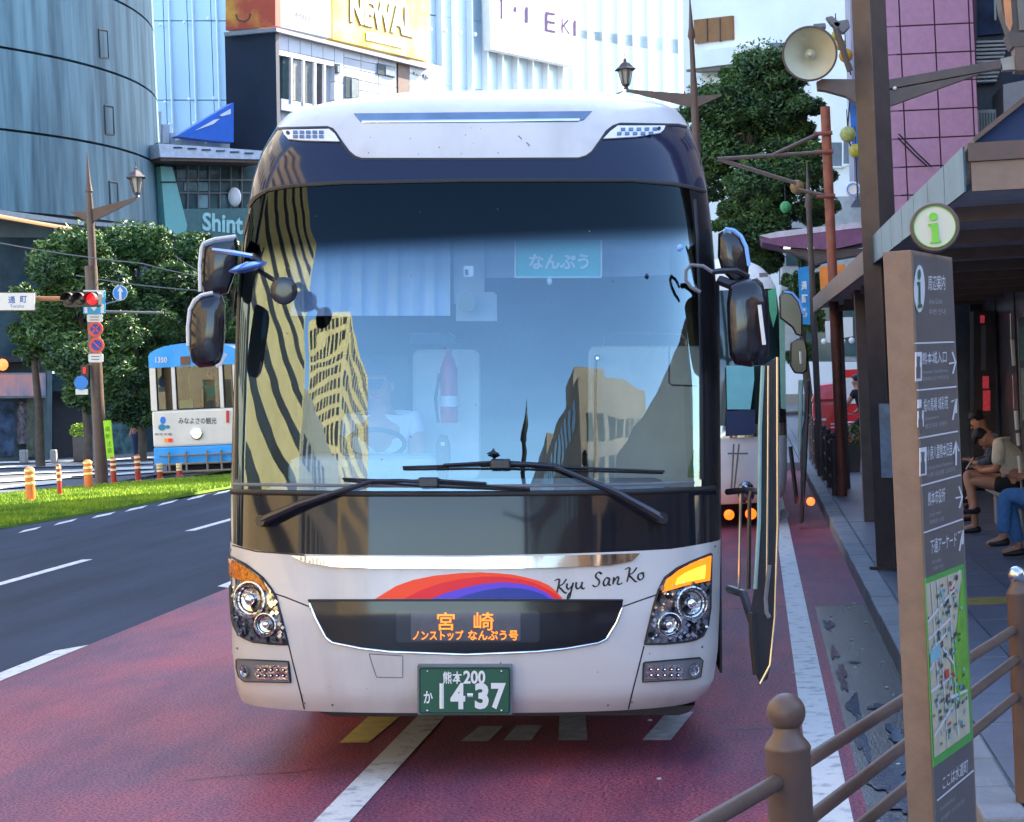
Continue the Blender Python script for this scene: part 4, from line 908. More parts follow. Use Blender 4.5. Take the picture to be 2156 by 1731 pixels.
# ================================================================== INFORMATION PYLON
m_pyl = mat('pylon_side', (.235, .150, .105), .55, var=.10, scale=14, bump=.06)
m_pyf = mat('pylon_face', (.098, .085, .082), .45, var=.06, scale=8)
A_ = C(1957, 1400, 5.4); B_ = C(2045, 1400, 5.9); A2 = Vector((A_.x, A_.y, 0)); B2 = Vector((B_.x, B_.y, 0))
plp = VPl(1957, A_.y, 2045, B_.y, 1400)
zt_ = plp(1922, 527).z; tv = (B2-A2).normalized(); nv = Vector((-tv.y, tv.x, 0))
if nv.dot(-A2) > 0: nv = -nv                    # nv points away from the viewer side
nb = -Vector((tv.y, -tv.x, 0)); nb = nb if nb.x < 0 else -nb
py = thing('information_pylon', 'tall brown information pylon with green round i sign on its top and street map', 'sign', (A2.x, A2.y, .15))
wB = plp(2005, 545); wB2 = Vector((wB.x, wB.y, 0))
TH = .078
corner = [A2, wB2, wB2+nb*TH, A2+nb*TH]
MB().hexa([c+Vector((0, 0, .15)) for c in corner], [c+Vector((0, 0, zt_)) for c in corner]).build('casing', m_pyl, py, bevel=.002)
pf2 = lambda x, y: plp(x, y, .004)
eL = lambda y: 1920+(y-527)*.0402+1.5
eR = lambda y: 2005+(y-527)*.0405-1
MB().slab(plp, [(eL(535), 535), (eR(545), 549), (eR(1900), 1860), (eL(1960), 1960)], .006, .0035).build('face_panel', m_pyf, py)
m_pw2 = mat('print_white', (.62, .60, .60), .5, var=0); m_pgr = mat('print_grey', (.34, .33, .33), .5, var=0)
def pln(x0, y0, x1, y1, w_, nm='divider'): ribbon(lambda x, y, o=0: plp(x, y, .005), [(x0, y0), (x1, y1)], w_, 0, 100).build(nm, m_pw2, py)
for a in ((1925, 723, 2009, 720), (1930, 822, 2014, 814), (1934, 923, 2017, 908), (1939, 1023, 2023, 1000), (1945, 1122, 2027, 1093), (1973, 1686, 2050, 1622)): pln(*a, 3.2)
plo = lambda o: (lambda x, y, q=0: plp(x, y, o+q))
ov = drape(plo(.006), circ(1936, 608, 11.5, 50), 0, 12, .002).build('info_symbol', m_pw2, py)
drape(plo(.008), circ(1936, 578, 3.2, 11), 0, 6, .002).build('info_symbol', mat('symbol_green', (.01, .14, .06), .5), ov)
drape(plo(.008), [(1932, 594), (1938, 593), (1939, 640), (1942, 641), (1942, 648), (1933, 649), (1933, 642), (1935, 641), (1935, 600), (1932, 600)], 0, 9, .002).build('info_symbol', MATS['symbol_green'], ov)
def ptx(s, x0, y0, x1, y1, sl, m=m_pw2, bold=.004):   # sl = slope in px/px of the row
    h = (x1-x0)*sl; lettering(s, pf2, ((x0, y1), (x1, y1+h), (x1, y0+h), (x0, y0)), m, py, bold=bold)
ptx('周辺案内', 1954, 580, 1990, 612, -.03); ptx('Area Guide', 1956, 630, 1984, 640, -.03, m_pgr); ptx('주변 안내', 1956, 651, 1991, 663, -.03, m_pgr)
ptx('熊本城入口', 1942, 742, 1993, 768, -.08); ptx('Kumamoto Castle Entrance', 1943, 780, 1996, 787, -.08, m_pgr, 0); ptx('熊本城入口 구마모토성', 1943, 794, 1997, 802, -.09, m_pgr, 0)
ptx('桜の馬場 城彩苑', 1945, 840, 1996, 868, -.14); ptx('Josaien', 1948, 879, 1976, 886, -.16, m_pgr, 0); ptx('樱之马场 성채원', 1948, 893, 1993, 903, -.16, m_pgr, 0)
ptx('小泉八雲熊本旧居', 1952, 940, 2005, 970, -.20); ptx('Lafcadio Hearn Residence', 1953, 982, 2006, 989, -.22, m_pgr, 0); ptx('小泉八云旧居 고이즈미', 1953, 996, 2010, 1006, -.24, m_pgr, 0)
ptx('熊本市役所', 1954, 1036, 1990, 1066, -.28); ptx('City Hall', 1957, 1082, 1981, 1090, -.3, m_pgr, 0); ptx('市政府 시청', 1957, 1096, 1987, 1105, -.3, m_pgr, 0)
ptx('下通アーケード', 1959, 1138, 2014, 1168, -.33); ptx('Arcade', 1962, 1180, 1981, 1188, -.36, m_pgr, 0); ptx('下通 거리', 1962, 1195, 1986, 1203, -.36, m_pgr, 0)
ptx('ここは水道町', 1985, 1635, 2038, 1664, -.73); ptx('Suidocho', 1979, 1700, 2010, 1709, -.8, m_pgr, 0); ptx('水道町 스이도초', 1981, 1722, 2030, 1732, -.85, m_pgr, 0)
def arrow(x, y, kind_, sc=1.):
    if kind_ == 'R': L = [[(x-7, y+1), (x+6, y-2)], [(x, y-24), (x+7, y-2), (x+1, y+22)]]
    elif kind_ == 'U': L = [[(x, y+26), (x, y-22)], [(x-6, y+2), (x, y-25), (x+6, y-4)]]
    else: L = [[(x-4, y+22), (x+3, y-18)], [(x-7, y-16), (x+4, y-22), (x+3, y+8)]]
    mb = MB()
    for l in L: ribbon(lambda a, b, o=0: plp(a, b, .005), l, 3.4, 0, 100, mb)
    mb.build('arrow', m_pw2, py)
arrow(2005, 765, 'R'); arrow(2010, 862, 'N'); arrow(2013, 954, 'U'); arrow(2019, 1048, 'R'); arrow(2024, 1138, 'N')
def picto(x0, y0, x1, y1, s, q=0):
    b = MB().slab(plp, [(x0, y0), (x1, y0-s), (x1, y1-s), (x0, y1)], .002, .006).build('pictogram', m_pw2, py)
    cx_, cy_ = (x0+x1)/2, (y0+y1)/2
    MB().slab(plp, [(cx_-4, cy_+24), (cx_+4, cy_+24), (cx_+4, cy_+2), (cx_+2, cy_-4), (cx_+3, cy_-22), (cx_-3, cy_-22), (cx_-2, cy_-4), (cx_-4, cy_+2)][::1], .002, .008).build('pictogram', m_pyf, b)
picto(1928, 742, 1941, 803, 1); picto(1933, 866, 1945, 900, 2); picto(1937, 944, 1951, 1003, 3)
MB().slab(plp, [(1933, 842), (1940, 841), (1940, 858), (1933, 860)], .002, .006).build('pictogram', m_pw2, py)
# map
def mapmat():
    m = mat('map_print', (.52, .46, .31), .45, var=.06, scale=10); t = m.node_tree; b = t.nodes['Principled BSDF']; src = b.inputs['Base Color'].links[0].from_socket
    return m
mp_ = MB().slab(plp, [(1948, 1219), (2030, 1187), (2049, 1557), (1966, 1616)], .003, .007).build('map_board', mat('map_green', (.06, .33, .04), .45, var=.05), py)
def mq(u, v): # map coords 0..1
    xl, yl = 1949+(1967-1949)*v, 1230+(1596-1230)*v; xr, yr = 2029+(2045-2029)*v, 1198+(1540-1198)*v
    return xl+(xr-xl)*u, yl+(yr-yl)*u
mf = lambda u, v, o=0: plp(*mq(u, v), .009+o)
drape(mf, [(0, 0), (.94, 0), (.97, 1), (0, 1)], 0, .2, .002).build('map_print', mapmat(), mp_)
drape(lambda u, v, o=0: mf(u, v, .0015), [(.96, .05), (.99, .35), (1.0, .75), (.62, .78), (.56, .55), (.62, .45), (.78, .30), (.88, .12)], 0, .1, .001).build('map_park', mat('park_green', (.17, .45, .02), .5, var=.18, scale=20), mp_)
rr = random.Random(5); mr_ = MB(); mr2 = MB()
for u0, v0, u1, v1 in ((0, .22, .72, .10), (0, .5, .35, .40), (.35, .40, .62, .53), (.60, 0, .66, .98), (0, .32, .6, .26), (0, .40, .5, .33), (.3, .0, .38, 1), (.02, .88, .55, .78), (.5, .72, .95, .74), (.15, 0, .2, .6), (.62, .1, .9, .0), (0, .62, .62, .60)):
    ribbon(lambda a, b, o=0: mf(a, b, .003), [(u0, v0), (u1, v1)], .018, 0, .3, mr_)
mr_.build('map_roads', m_pw2, mp_)
cols = [mat('map_blue', (.10, .30, .42), .5), mat('map_dark', (.05, .06, .06), .5), mat('map_red', (.6, .05, .02), .5), mat('map_cyan', (.25, .5, .55), .5)]
dots = [MB() for _ in cols]
for i in range(150):
    u = rr.gauss(.52, .25); v = rr.uniform(.03, .95); k = rr.choice([0, 1, 1, 3, 3, 2 if rr.random() < .3 else 1])
    if not 0.02 < u < .95: continue
    a = rr.uniform(.012, .035); b = rr.uniform(.006, .014)
    dots[k].add([mf(u-a, v-b, .0045), mf(u+a, v-b, .0045), mf(u+a, v+b, .0045), mf(u-a, v+b, .0045)], [(0, 1, 2, 3)])
for m_, d_ in zip(cols, dots): kind(d_.build('map_marks', m_, mp_), 'stuff')
MB().add([mf(.40, .545, .006), mf(.5, .545, .006), mf(.5, .60, .006), mf(.40, .60, .006)], [(0, 1, 2, 3)]).build('map_marker', cols[2], mp_)
MB().add([mf(.03, .40, .006), mf(.30, .37, .006), mf(.30, .45, .006), mf(.03, .47, .006)], [(0, 1, 2, 3)]).build('map_block', cols[3], mp_)
# round i
cc = C(1968, 478, 5.62); axd = (Vector((0, 0, H))-cc).normalized()
axd = Vector((axd.x, axd.y, 0)).normalized(); axr = Vector((0, 0, 1)).cross(axd)
k_ = 5.62/F
hd_ = MB().lathe(cc-axd*.05, [(0, 0), (51*k_, 0), (52*k_, .006), (52*k_, .044), (50*k_, .05), (44*k_, .05), (44*k_, .046), (0, .046)], 48, axd).build('round_head', m_brown, py, smooth=True)
MB().lathe(cc-axd*.003, [(43.5*k_, 0), (43.5*k_, .004), (0, .004)], 44, axd).build('head_face', mat('face_cream', (.60, .60, .47), .4, var=.03), hd_)
MB().lathe(cc+axd*.001, [(43.5*k_, 0), (43.5*k_, .002), (42*k_, .002), (42*k_, 0)], 44, axd).build('head_ring', mat('i_green', (.16, .55, .02), .4, var=0), hd_)
ip = lambda x, y: cc+axd*.004+(-axr*(x-1968)+Vector((0, 0, 1))*(478-y))*k_*-1 if False else cc+axd*.004+axr*(x-1968)*k_+Vector((0, 0, 1))*(478-y)*k_
mI = MATS['i_green']
MB().lathe(ip(1966, 456), [(8.5*k_, -.002), (8.5*k_, .004), (0, .004)], 20, axd).build('letter_dot', mI, hd_)
MB().prism([ip(x, y)+axd*.003 for x, y in ((1954, 471), (1974, 470), (1976, 507), (1980, 507), (1980, 511), (1958, 512), (1958, 508), (1962, 508), (1961, 475), (1954, 475))], -axd*.004).build('letter_stem', mI, hd_)
# ================================================================== SIGNAL COLUMN WITH ARMS
Yc = 17.9
cb = P(1873, 1000, Yc); cl = thing('signal_column', 'tall square brown steel column with bracket arms rising through the shelter roof', 'column', (cb.x, cb.y, .15))
s_ = .107
def rc_(z, s=s_): return [Vector((cb.x+s*1.414*cos(a), cb.y+s*1.414*sin(a), z)) for a in (radians(90), radians(180), radians(270), radians(0))]
MB().hexa(rc_(.15), rc_(8.0)).build('shaft', m_brownd, cl, bevel=.006)
pc = yp(Yc)
MB().hexa(rc_(.15, .15), rc_(.18, .15)).build('base_plate', m_brownd, cl)
la = MB().slab(pc, [(1719, 172), (1731, 166), (1825, 167), (1825, 232), (1781, 203), (1737, 191), (1721, 189)], .12).build('speaker_bracket', m_brown, cl, bevel=.004)
MB().slab(pc, [(1862, 169), (2108, 125), (2108, 144), (1862, 189)], .12).build('lamp_arm', m_brownd, cl, bevel=.004)
MB().slab(pc, [(1862, 192), (2069, 153), (1862, 227)], .10).build('arm_gusset', m_brownd, cl)
MB().ball(pc(1884, 186, .02), .018, 8).build('bolt', m_signw, cl)
MB().slab(pc, [(2106, 124), (2138, 116), (2140, 146), (2112, 148)], .12, .0).build('arm_joint', mat('joint_grey', (.32, .32, .31), .5), cl)
MB().slab(yp(Yc-.1), [(1850, 850), (1880, 850), (1884, 1006), (1856, 1006)], .03, .05).build('clear_poster', mat('poster_glass', (.12, .16, .26), .12, var=.2, scale=9), cl)
# speaker horn
hc = yp(Yc-.25)(1705, 113); k2 = (Yc-.25)*1.0/F; ax2 = (Vector((-.05, 0, H+.4))-hc).normalized()
hn = thing('loudspeaker', 'round cream horn loudspeaker on a bracket high beside the tree', 'loudspeaker', (hc.x, hc.y, hc.z))
Rr = 55*k2
m_horn = mat('horn_cream', (.52, .49, .36), .4, var=.05)
MB().lathe(hc, [(Rr, 0), (Rr*.97, .004), (Rr*.85, -.05), (Rr*.6, -.12), (Rr*.3, -.2), (Rr*.2, -.24), (0, -.24)], 44, ax2).build('horn', m_horn, hn, smooth=True)
MB().lathe(hc, [(Rr*1.0, -.004), (Rr*1.04, .0), (Rr*1.04, .008), (Rr*.98, .010), (Rr*.96, .004)], 44, ax2).build('horn_rim', m_brownd, hn, smooth=True)
MB().lathe(hc, [(Rr*.1, -.24), (Rr*.1, -.06), (Rr*.06, -.05), (0, -.05)], 16, ax2).build('horn_core', m_horn, hn, smooth=True)
MB().lathe(hc, [(Rr*1.01, -.006), (Rr*.7, -.12), (Rr*.4, -.22), (Rr*.35, -.42), (0, -.42)], 30, ax2).build('horn_back', m_brown, hn, smooth=True)
# lamp lantern at the arm's end, upper right corner
ll = thing('lantern', 'large brown street lantern with an orange pane in the upper right corner', 'lantern', tuple(yp(Yc)(2130, 130)))
MB().slab(pc, [(2100, -60), (2150, -60), (2160, 70), (2156, 75), (2128, 72), (2110, 20)], .3, .05).build('lantern_frame', m_brownd, ll)
MB().slab(pc, [(2106, -60), (2124, -60), (2132, 50), (2127, 66), (2118, 50)], .02, .08).build('lantern_pane', mat('pane_orange', (.60, .22, .06), .3, var=.15), ll)
MB().slab(pc, [(2136, -60), (2230, -60), (2230, 60), (2146, 64)], .02, .08).build('lantern_pane', mat('pane_smoke', (.12, .10, .09), .2), ll)
MB().slab(pc, [(2120, 70), (2240, 66), (2240, 96), (2132, 98)], .3, .07).build('lantern_collar', m_brownd, ll)
MB().slab(pc, [(2136, 98), (2240, 96), (2240, 150), (2140, 148)], .25, .06).build('lantern_socket', m_brown, ll)
# ================================================================== BUS SHELTER
m_glassr = mat('canopy_glass', (.045, .13, .18), .30, var=.3, scale=2.2, spec=.25)
m_fascia = mat('fascia', (.25, .165, .115), .5, var=.10, scale=6, bump=.05)
xe0 = P(2035, 400, 10.8); xe1 = P(1715, 650, 30.5)
sh = thing('bus_shelter', 'long dark roofed bus shelter with glass canopy edge along the pavement', 'shelter', (xe0.x+.6, 20, .15))
def xe(Y): return xe0.x+(xe1.x-xe0.x)*(Y-10.8)/19.7
gY = 18.6
gl_ = MB()
for i in range(8):
    y0 = 10.8+(gY-10.8)*i/8+.01; y1 = 10.8+(gY-10.8)*(i+1)/8-.01
    MB().hexa([(xe(y0)-.01, y0, 2.86), (xe(y0)+.0, y0, 2.86), (xe(y1)+.0, y1, 2.86), (xe(y1)-.01, y1, 2.86)], [(xe(y0)-.01, y0, 3.10), (xe(y0)+.0, y0, 3.10), (xe(y1)+.0, y1, 3.10), (xe(y1)-.01, y1, 3.10)]).build('canopy_pane', m_glassr, sh)
def fas(y0, y1, z0, z1, xo, th, nm, m): return MB().hexa([(xe(y0)+xo, y0, z0), (xe(y0)+xo+th, y0, z0), (xe(y1)+xo+th, y1, z0), (xe(y1)+xo, y1, z0)], [(xe(y0)+xo, y0, z1), (xe(y0)+xo+th, y0, z1), (xe(y1)+xo+th, y1, z1), (xe(y1)+xo, y1, z1)]).build(nm, m, sh)
fas(gY, 31, 2.84, 3.06, .0, .04, 'fascia_board', m_fascia)
fas(10.85, gY, 2.98, 3.03, .12, .10, 'gutter', m_brownd)
MB().box(xe(10.8)+.03, 4.6, 10.80, 10.86, 2.86, 3.015).build('end_fascia', m_fascia, sh)
MB().box(xe(10.8)+.015, 4.6, 10.78, 10.84, 3.018, 3.115).build('end_gutter', m_brown, sh)
MB().hexa([(1.22, 10.95, 2.90), (4.6, 10.95, 2.90), (4.6, 31, 2.90), (1.0, 31, 2.90)], [(1.22, 10.95, 2.93), (4.6, 10.95, 2.93), (4.6, 31, 2.93), (1.0, 31, 2.93)]).build('ceiling_board', mat('ceiling_grey', (.40, .40, .43), .6), sh)
z0 = 3.12
MB().hexa([(1.21, 10.82, z0), (3.0, 10.82, z0+1.30), (3.0, 31, z0+1.30), (1.21, 31, z0)], [(1.21, 10.82, z0+.03), (3.0, 10.82, z0+1.34), (3.0, 31, z0+1.34), (1.21, 31, z0+.03)]).build('roof_slope', m_brown, sh)
MB().prism([(1.21, 10.90, z0), (3.0, 10.90, z0), (3.0, 10.90, z0+1.30)], (0, .03, 0)).build('gable_board', m_navyc, sh)
for y in (12.4, 14.6, 16.8, 19, 21.2, 23.4, 25.6, 27.8, 30): MB().box(1.26, 4.4, y-.04, y+.04, 2.81, 2.90).build('ceiling_beam', m_fascia, sh)
for x, y in ((1.28, 23.6), (1.25, 30.2), (3.3, 30.2)): MB().box(x-.09, x+.09, y-.09, y+.09, .15, 2.86).build('pillar', m_brownd, sh, bevel=.005)
m_wall = mat('dark_glass_wall', (.28, .29, .32), .25, var=.12, scale=2)
for i in range(9):
    y = 12+i*2.1; MB().box(3.42, 3.47, y, y+2.04, .2, 2.88).build('back_panel', m_wall, sh)
    MB().box(3.40, 3.49, y+2.04, y+2.10, .15, 2.88).build('mullion', m_brownd, sh)
for i, (xa, xb) in enumerate(((2.02, 2.72), (2.76, 3.40))):
    MB().box(xa, xb, 30.95, 31.0, .15, 2.86).build('end_panel', m_wall, sh)
# things inside the shelter
e1 = yp(28.5)
vm = thing('vending_machine', 'narrow machine with glowing red and grey front at the back of the shelter', 'vending machine', tuple(e1(2072, 780)))
vm.location.z = .15
MB().rect(e1, 2050, 655, 2096, 1028, .5).build('cabinet', m_brownd, vm)
m_pk = mat('panel_pink', (.75, .06, .09), .4, var=.2, scale=12, emit=.05)
for q, m_ in (((2064, 664, 2073, 680), m_pk), ((2066, 684, 2076, 780), mat('panel_grey', (.22, .22, .24), .4)), ((2069, 792, 2082, 818), m_pk), ((2070, 822, 2085, 865), m_pk)):
    MB().rect(e1, *q, .02, .02).build('front_panel', m_, vm)
e2 = yp(20.5)
pc_ = thing('timetable_case', 'glass timetable case with shining steel posts at the right edge of the shelter', 'display case', tuple(e2(2150, 800)))
pc_.location.z = .15
for a, b, w_ in (((2128, 660), (2130, 715), 3), ((2131, 715), (2135, 770), 8), ((2133, 790), (2136, 860), 3), ((2139, 865), (2142, 905), 9), ((2143, 912), (2145, 938), 8), ((2146, 960), (2150, 1010), 8), ((2150, 1010), (2156, 1100), 5)):
    MB().tube([e2(*a), e2(*b)], w_/2/204, 8).build('case_post', m_signw if w_ > 6 else m_steel, pc_)
MB().slab(e2, [(2143, 672), (2230, 640), (2230, 930), (2150, 900)], .06, -.03).build('case_frame', m_greyp, pc_, bevel=.01)
MB().slab(e2, [(2147, 690), (2230, 660), (2230, 760), (2149, 760)], .02, .0).build('notice', mat('notice_teal', (.16, .30, .30), .4, var=.2, scale=10), pc_)
MB().slab(e2, [(2150, 775), (2230, 775), (2230, 885), (2153, 885)], .02, .0).build('notice', mat('notice_pale', (.42, .44, .44), .4, var=.2, scale=10), pc_)
# bench and the people waiting
bn = thing('bench', 'grey stone bench under the shelter where people sit', 'bench', (2.75, 20.6, .15))
m_stone = mat('bench_stone', (.26, .25, .26), .6, var=.12, scale=20, bump=.2)
MB().box(2.50, 2.95, 17.2, 22.8, .50, .60).build('seat', m_stone, bn, bevel=.02)
for y in (17.6, 20.3, 22.4): MB().box(2.56, 2.9, y-.12, y+.12, .15, .50).build('leg', m_stone, bn, bevel=.02)
m_beige = mat('beige_shirt', (.78, .68, .54), .85, var=.10, scale=14, bump=.3); m_blk = mat('black_cloth', (.015, .016, .022), .9, var=.1)
m_jean = mat('denim', (.08, .22, .50), .85, var=.12, scale=24, bump=.3); m_plaid = mat('plaid_cloth', (.10, .12, .17), .85, var=.35, scale=26)
b1 = P(2140, 1032, 21.2)
JA = dict(SIT); JA.update(pelvis=(0, 0, .52), spine=(0, .0, .70), chest=(0, .10, .86), neck=(0, .20, .955), head=(0, .29, .985), shL=(-.17, .13, .94), shR=(.17, .13, .94), elL=(-.22, .16, .68), elR=(.22, .18, .68), wrL=(-.06, .34, .66), wrR=(.06, .36, .68), hdL=(-.03, .41, .70), hdR=(.02, .43, .71), knR=(-.04, .50, .64), anR=(-.22, .40, .30), toR=(-.26, .50, .20), knL=(-.09, .46, .56), anL=(-.09, .42, .09), toL=(-.10, .56, .04))
pa = figure('person', 'seated person in beige shirt and black shorts bent over a phone, legs crossed', (b1.x, b1.y, .15), pi-.25, JA, m_beige, m_blk, sleeve=.9, leglen=.45)
ph = MB().box(-.035, .035, -.006, .006, -.07, .07).build('phone', m_signw); tag(ph, 'white phone held by the seated person in the beige shirt', 'phone')
hw_ = pa.location+Vector((cos(pi-.25)*.47, sin(pi-.25)*.47, .74)); ph.location = hw_; ph.rotation_euler = (.6, .3, pi/2)
b2 = P(2118, 985, 22.9)
JB = dict(JA); JB.update(head=(0, .28, 1.11), neck=(0, .22, 1.0), chest=(0, .08, .90))
figure('person', 'seated dark haired person in a plaid shirt behind the one in beige', (b2.x, b2.y, .15), pi-.1, JB, m_plaid, m_blk, sleeve=1, leglen=1)
b3 = P(2229, 1050, 18.4)
JC = dict(SIT); JC.update(knL=(-.10, .47, .60), anL=(-.06, .50, .20), toL=(-.08, .66, .13), knR=(.12, .44, .52), anR=(.12, .36, .09), toR=(.12, .52, .04), hdL=(-.05, .30, .74), wrL=(-.08, .24, .74))
figure('person', 'seated person in blue jeans and dark sandals cut off by the right edge', (b3.x, b3.y, .15), pi-.1, JC, m_shw, m_jean, sleeve=.5, leglen=1)
# ================================================================== FAR RIGHT PAVEMENT
rp = P(1772, 1000, 28.4); rd = thing('pole', 'rust red round pole standing behind the tree by the shelter', 'pole', (rp.x, rp.y, .15))
MB().tube([(rp.x, rp.y, .15), (rp.x, rp.y, 5.65)], .068, 16).build('shaft', m_redpole, rd, smooth=True)
for y in (281, 320, 413):
    q = yp(28.3)(1733+(y-281)*.045, y); MB().tube([q-Vector((.13, 0, 0)), q+Vector((.13, 0, 0))], .03, 8).build('clamp', m_redpole, rd)
for a, b in (((1511, 335), (1731, 321)), ((1629, 326), (1724, 282)), ((1511, 335), (1677, 386)), ((1680, 400), (1738, 412))):
    MB().tube([yp(28.3)(*a), yp(28.3)(*b)], .028, 8).build('stay', m_brown, rd, smooth=True)
q = P(1722, 860, 34); tp_ = thing('pole', 'thin dark brown spire topped pole left of the rust red one', 'pole', (q.x, q.y, .15))
MB().tube([(q.x, q.y, .15), (q.x, q.y, P(1703, 440, 34).z), (q.x, q.y, P(1703, 432, 34).z), (q.x, q.y, P(1703, 410, 34).z), (q.x, q.y, P(1703, 342, 34).z)], [.06, .05, .075, .045, .008], 10).build('shaft', m_brownd, tp_, smooth=True)
def street_lamp(px, Y, ytop, ylant, xl, yarm, label, xarm2, sc=1., base=None):
    """pole with spire, two arms and one lantern"""
    b = P(px, ytop, Y); t = thing('street_lamp', label, 'street lamp', (b.x, b.y, .0), 'brown street lamps')
    zt = b.z; za = P(px, yarm, Y).z; k = Y/F
    MB().tube([(b.x, b.y, 0), (b.x, b.y, za), (b.x, b.y, za+.6*sc), (b.x, b.y, zt-1.15*sc), (b.x, b.y, zt-1.05*sc), (b.x, b.y, zt-.8*sc), (b.x, b.y, zt)], [.135*sc, .10*sc, .07*sc, .06*sc, .10*sc, .06*sc, .008], 12).build('pole', m_brown, t, smooth=True)
    l = P(xl, ylant, Y); a1 = Vector((l.x, b.y, za+.25*sc))
    MB().hexa([(b.x, b.y-.05, za-.35*sc), (b.x, b.y+.05, za-.35*sc), (b.x, b.y+.05, za), (b.x, b.y-.05, za)], [(a1.x, b.y-.03, a1.z-.06*sc), (a1.x, b.y+.03, a1.z-.06*sc), (a1.x, b.y+.03, a1.z), (a1.x, b.y-.03, a1.z)]).build('arm', m_brown, t)
    a2 = Vector((P(xarm2, yarm, Y).x, b.y, za-.02))
    MB().hexa([(b.x, b.y-.05, za-.35*sc), (b.x, b.y+.05, za-.35*sc), (b.x, b.y+.05, za-.05), (b.x, b.y-.05, za-.05)], [(a2.x, b.y-.02, a2.z-.04), (a2.x, b.y+.02, a2.z-.04), (a2.x, b.y+.02, a2.z), (a2.x, b.y-.02, a2.z)]).build('arm', m_brown, t)
    lc = Vector((a1.x, b.y, a1.z)); s = sc
    ln = MB().lathe(lc, [(.0, 0), (.07*s, 0), (.05*s, .06*s), (.10*s, .10*s), (.10*s, .13*s), (0, .13*s)], 8).build('lantern_foot', m_brownd, t, smooth=True)
    MB().lathe(lc, [(.09*s, .13*s), (.17*s, .50*s), (.16*s, .50*s), (.08*s, .13*s)], 6).build('lantern_glass', mat('lantern_glass', (.42, .40, .34), .2, var=.1), t)
    for i in range(6):
        a = i*pi/3; u = Vector((cos(a), sin(a), 0)); MB().tube([lc+u*.10*s+Vector((0, 0, .13*s)), lc+u*.185*s+Vector((0, 0, .50*s))], .014*s, 5).build('lantern_bar', m_brownd, t)
    MB().lathe(lc, [(.28*s, .49*s), (.29*s, .51*s), (.20*s, .57*s), (.12*s, .66*s), (.05*s, .70*s), (.04*s, .74*s), (.05*s, .76*s), (.012*s, .80*s), (.008, .92*s), (0, .92*s)], 6).build('lantern_roof', m_brownd, t)
    return t
street_lamp(1452, 42, -10, 180, 1318, 200, 'brown street lamp whose lantern rises above the coach roof', 1520, sc=.82)
kind(MB().box(-2.6, .8, 39.5, 66, -.1, .15).build('traffic_island', m_conc), 'structure')
# fence and planter along the kerb
gf = thing('guard_fence', 'dark low pedestrian fence along the kerb beyond the shelter column', 'fence', (1.06, 30, .15))
for i, y in enumerate((28.6, 30.6, 32.6, 34.6, 36.6, 38.6, 40.6)):
    MB().lathe((1.06, y, .15), [(0, 0), (.055, 0), (.055, .80), (.03, .82), (0, .82)], 14).build('post', m_brownd, gf, smooth=True)
    MB().ball((1.06, y, 1.01), .05, 12).build('post_ball', m_brownd, gf, smooth='all')
for z in (.35, .6, .85): MB().tube([(1.06, 28.6, z), (1.06, 40.6, z)], .02, 8).build('rail', m_brownd, gf, smooth=True)
for i in range(24): MB().tube([(1.06, 28.8+i*.48, .35), (1.06, 28.8+i*.48, .85)], .011, 6).build('baluster', m_brownd, gf)
def leafcloud(name, m, parent, clumps, n, size, seed, z_min=None, flat=False):
    r = random.Random(seed); vs = []; fs = []
    for c, rad, wgt in clumps:
        c = Vector(c)
        for _ in range(int(n*wgt)):
            while True:
                q = Vector((r.uniform(-1, 1), r.uniform(-1, 1), r.uniform(-1, 1)))
                if .25 < q.length < 1: break
            q = q.normalized()*(q.length**.45)
            p = c+Vector((q.x*rad[0], q.y*rad[1], q.z*rad[2]))
            s = size*r.uniform(.5, 1.3); a = Vector((r.gauss(0, 1), r.gauss(0, 1), r.gauss(0, .6))).normalized(); b = a.orthogonal().normalized(); b = (b*cos(2.1*r.random()*3)+a.cross(b)*sin(2.1*r.random()*3)).normalized()
            k = len(vs); vs += [p-a*s, p+b*s*.38, p+a*s, p-b*s*.38]; fs.append((k, k+1, k+2, k+3))
    return MB().add(vs, fs).build(name, m, parent)
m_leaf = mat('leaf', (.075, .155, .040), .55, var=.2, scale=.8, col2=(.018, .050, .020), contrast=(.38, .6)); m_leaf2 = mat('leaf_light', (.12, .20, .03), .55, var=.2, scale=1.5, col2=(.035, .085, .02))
m_bark = mat('bark', (.10, .075, .055), .9, var=.2, scale=6, bump=.4)
pt_ = P(1794, 960, 35); pl_ = thing('planter', 'dark planter box with a light green shrub next to the red pole', 'planter', (pt_.x, pt_.y, .15))
MB().hexa([(pt_.x-.12, pt_.y-.13, .15), (pt_.x+.12, pt_.y-.13, .15), (pt_.x+.12, pt_.y+.13, .15), (pt_.x-.12, pt_.y+.13, .15)], [(pt_.x-.16, pt_.y-.16, .62), (pt_.x+.16, pt_.y-.16, .62), (pt_.x+.16, pt_.y+.16, .62), (pt_.x-.16, pt_.y+.16, .62)]).build('box', m_brownd, pl_)
leafcloud('foliage', m_leaf2, pl_, [((pt_.x, pt_.y, .78), (.24, .24, .20), 1)], 700, .04, 4)
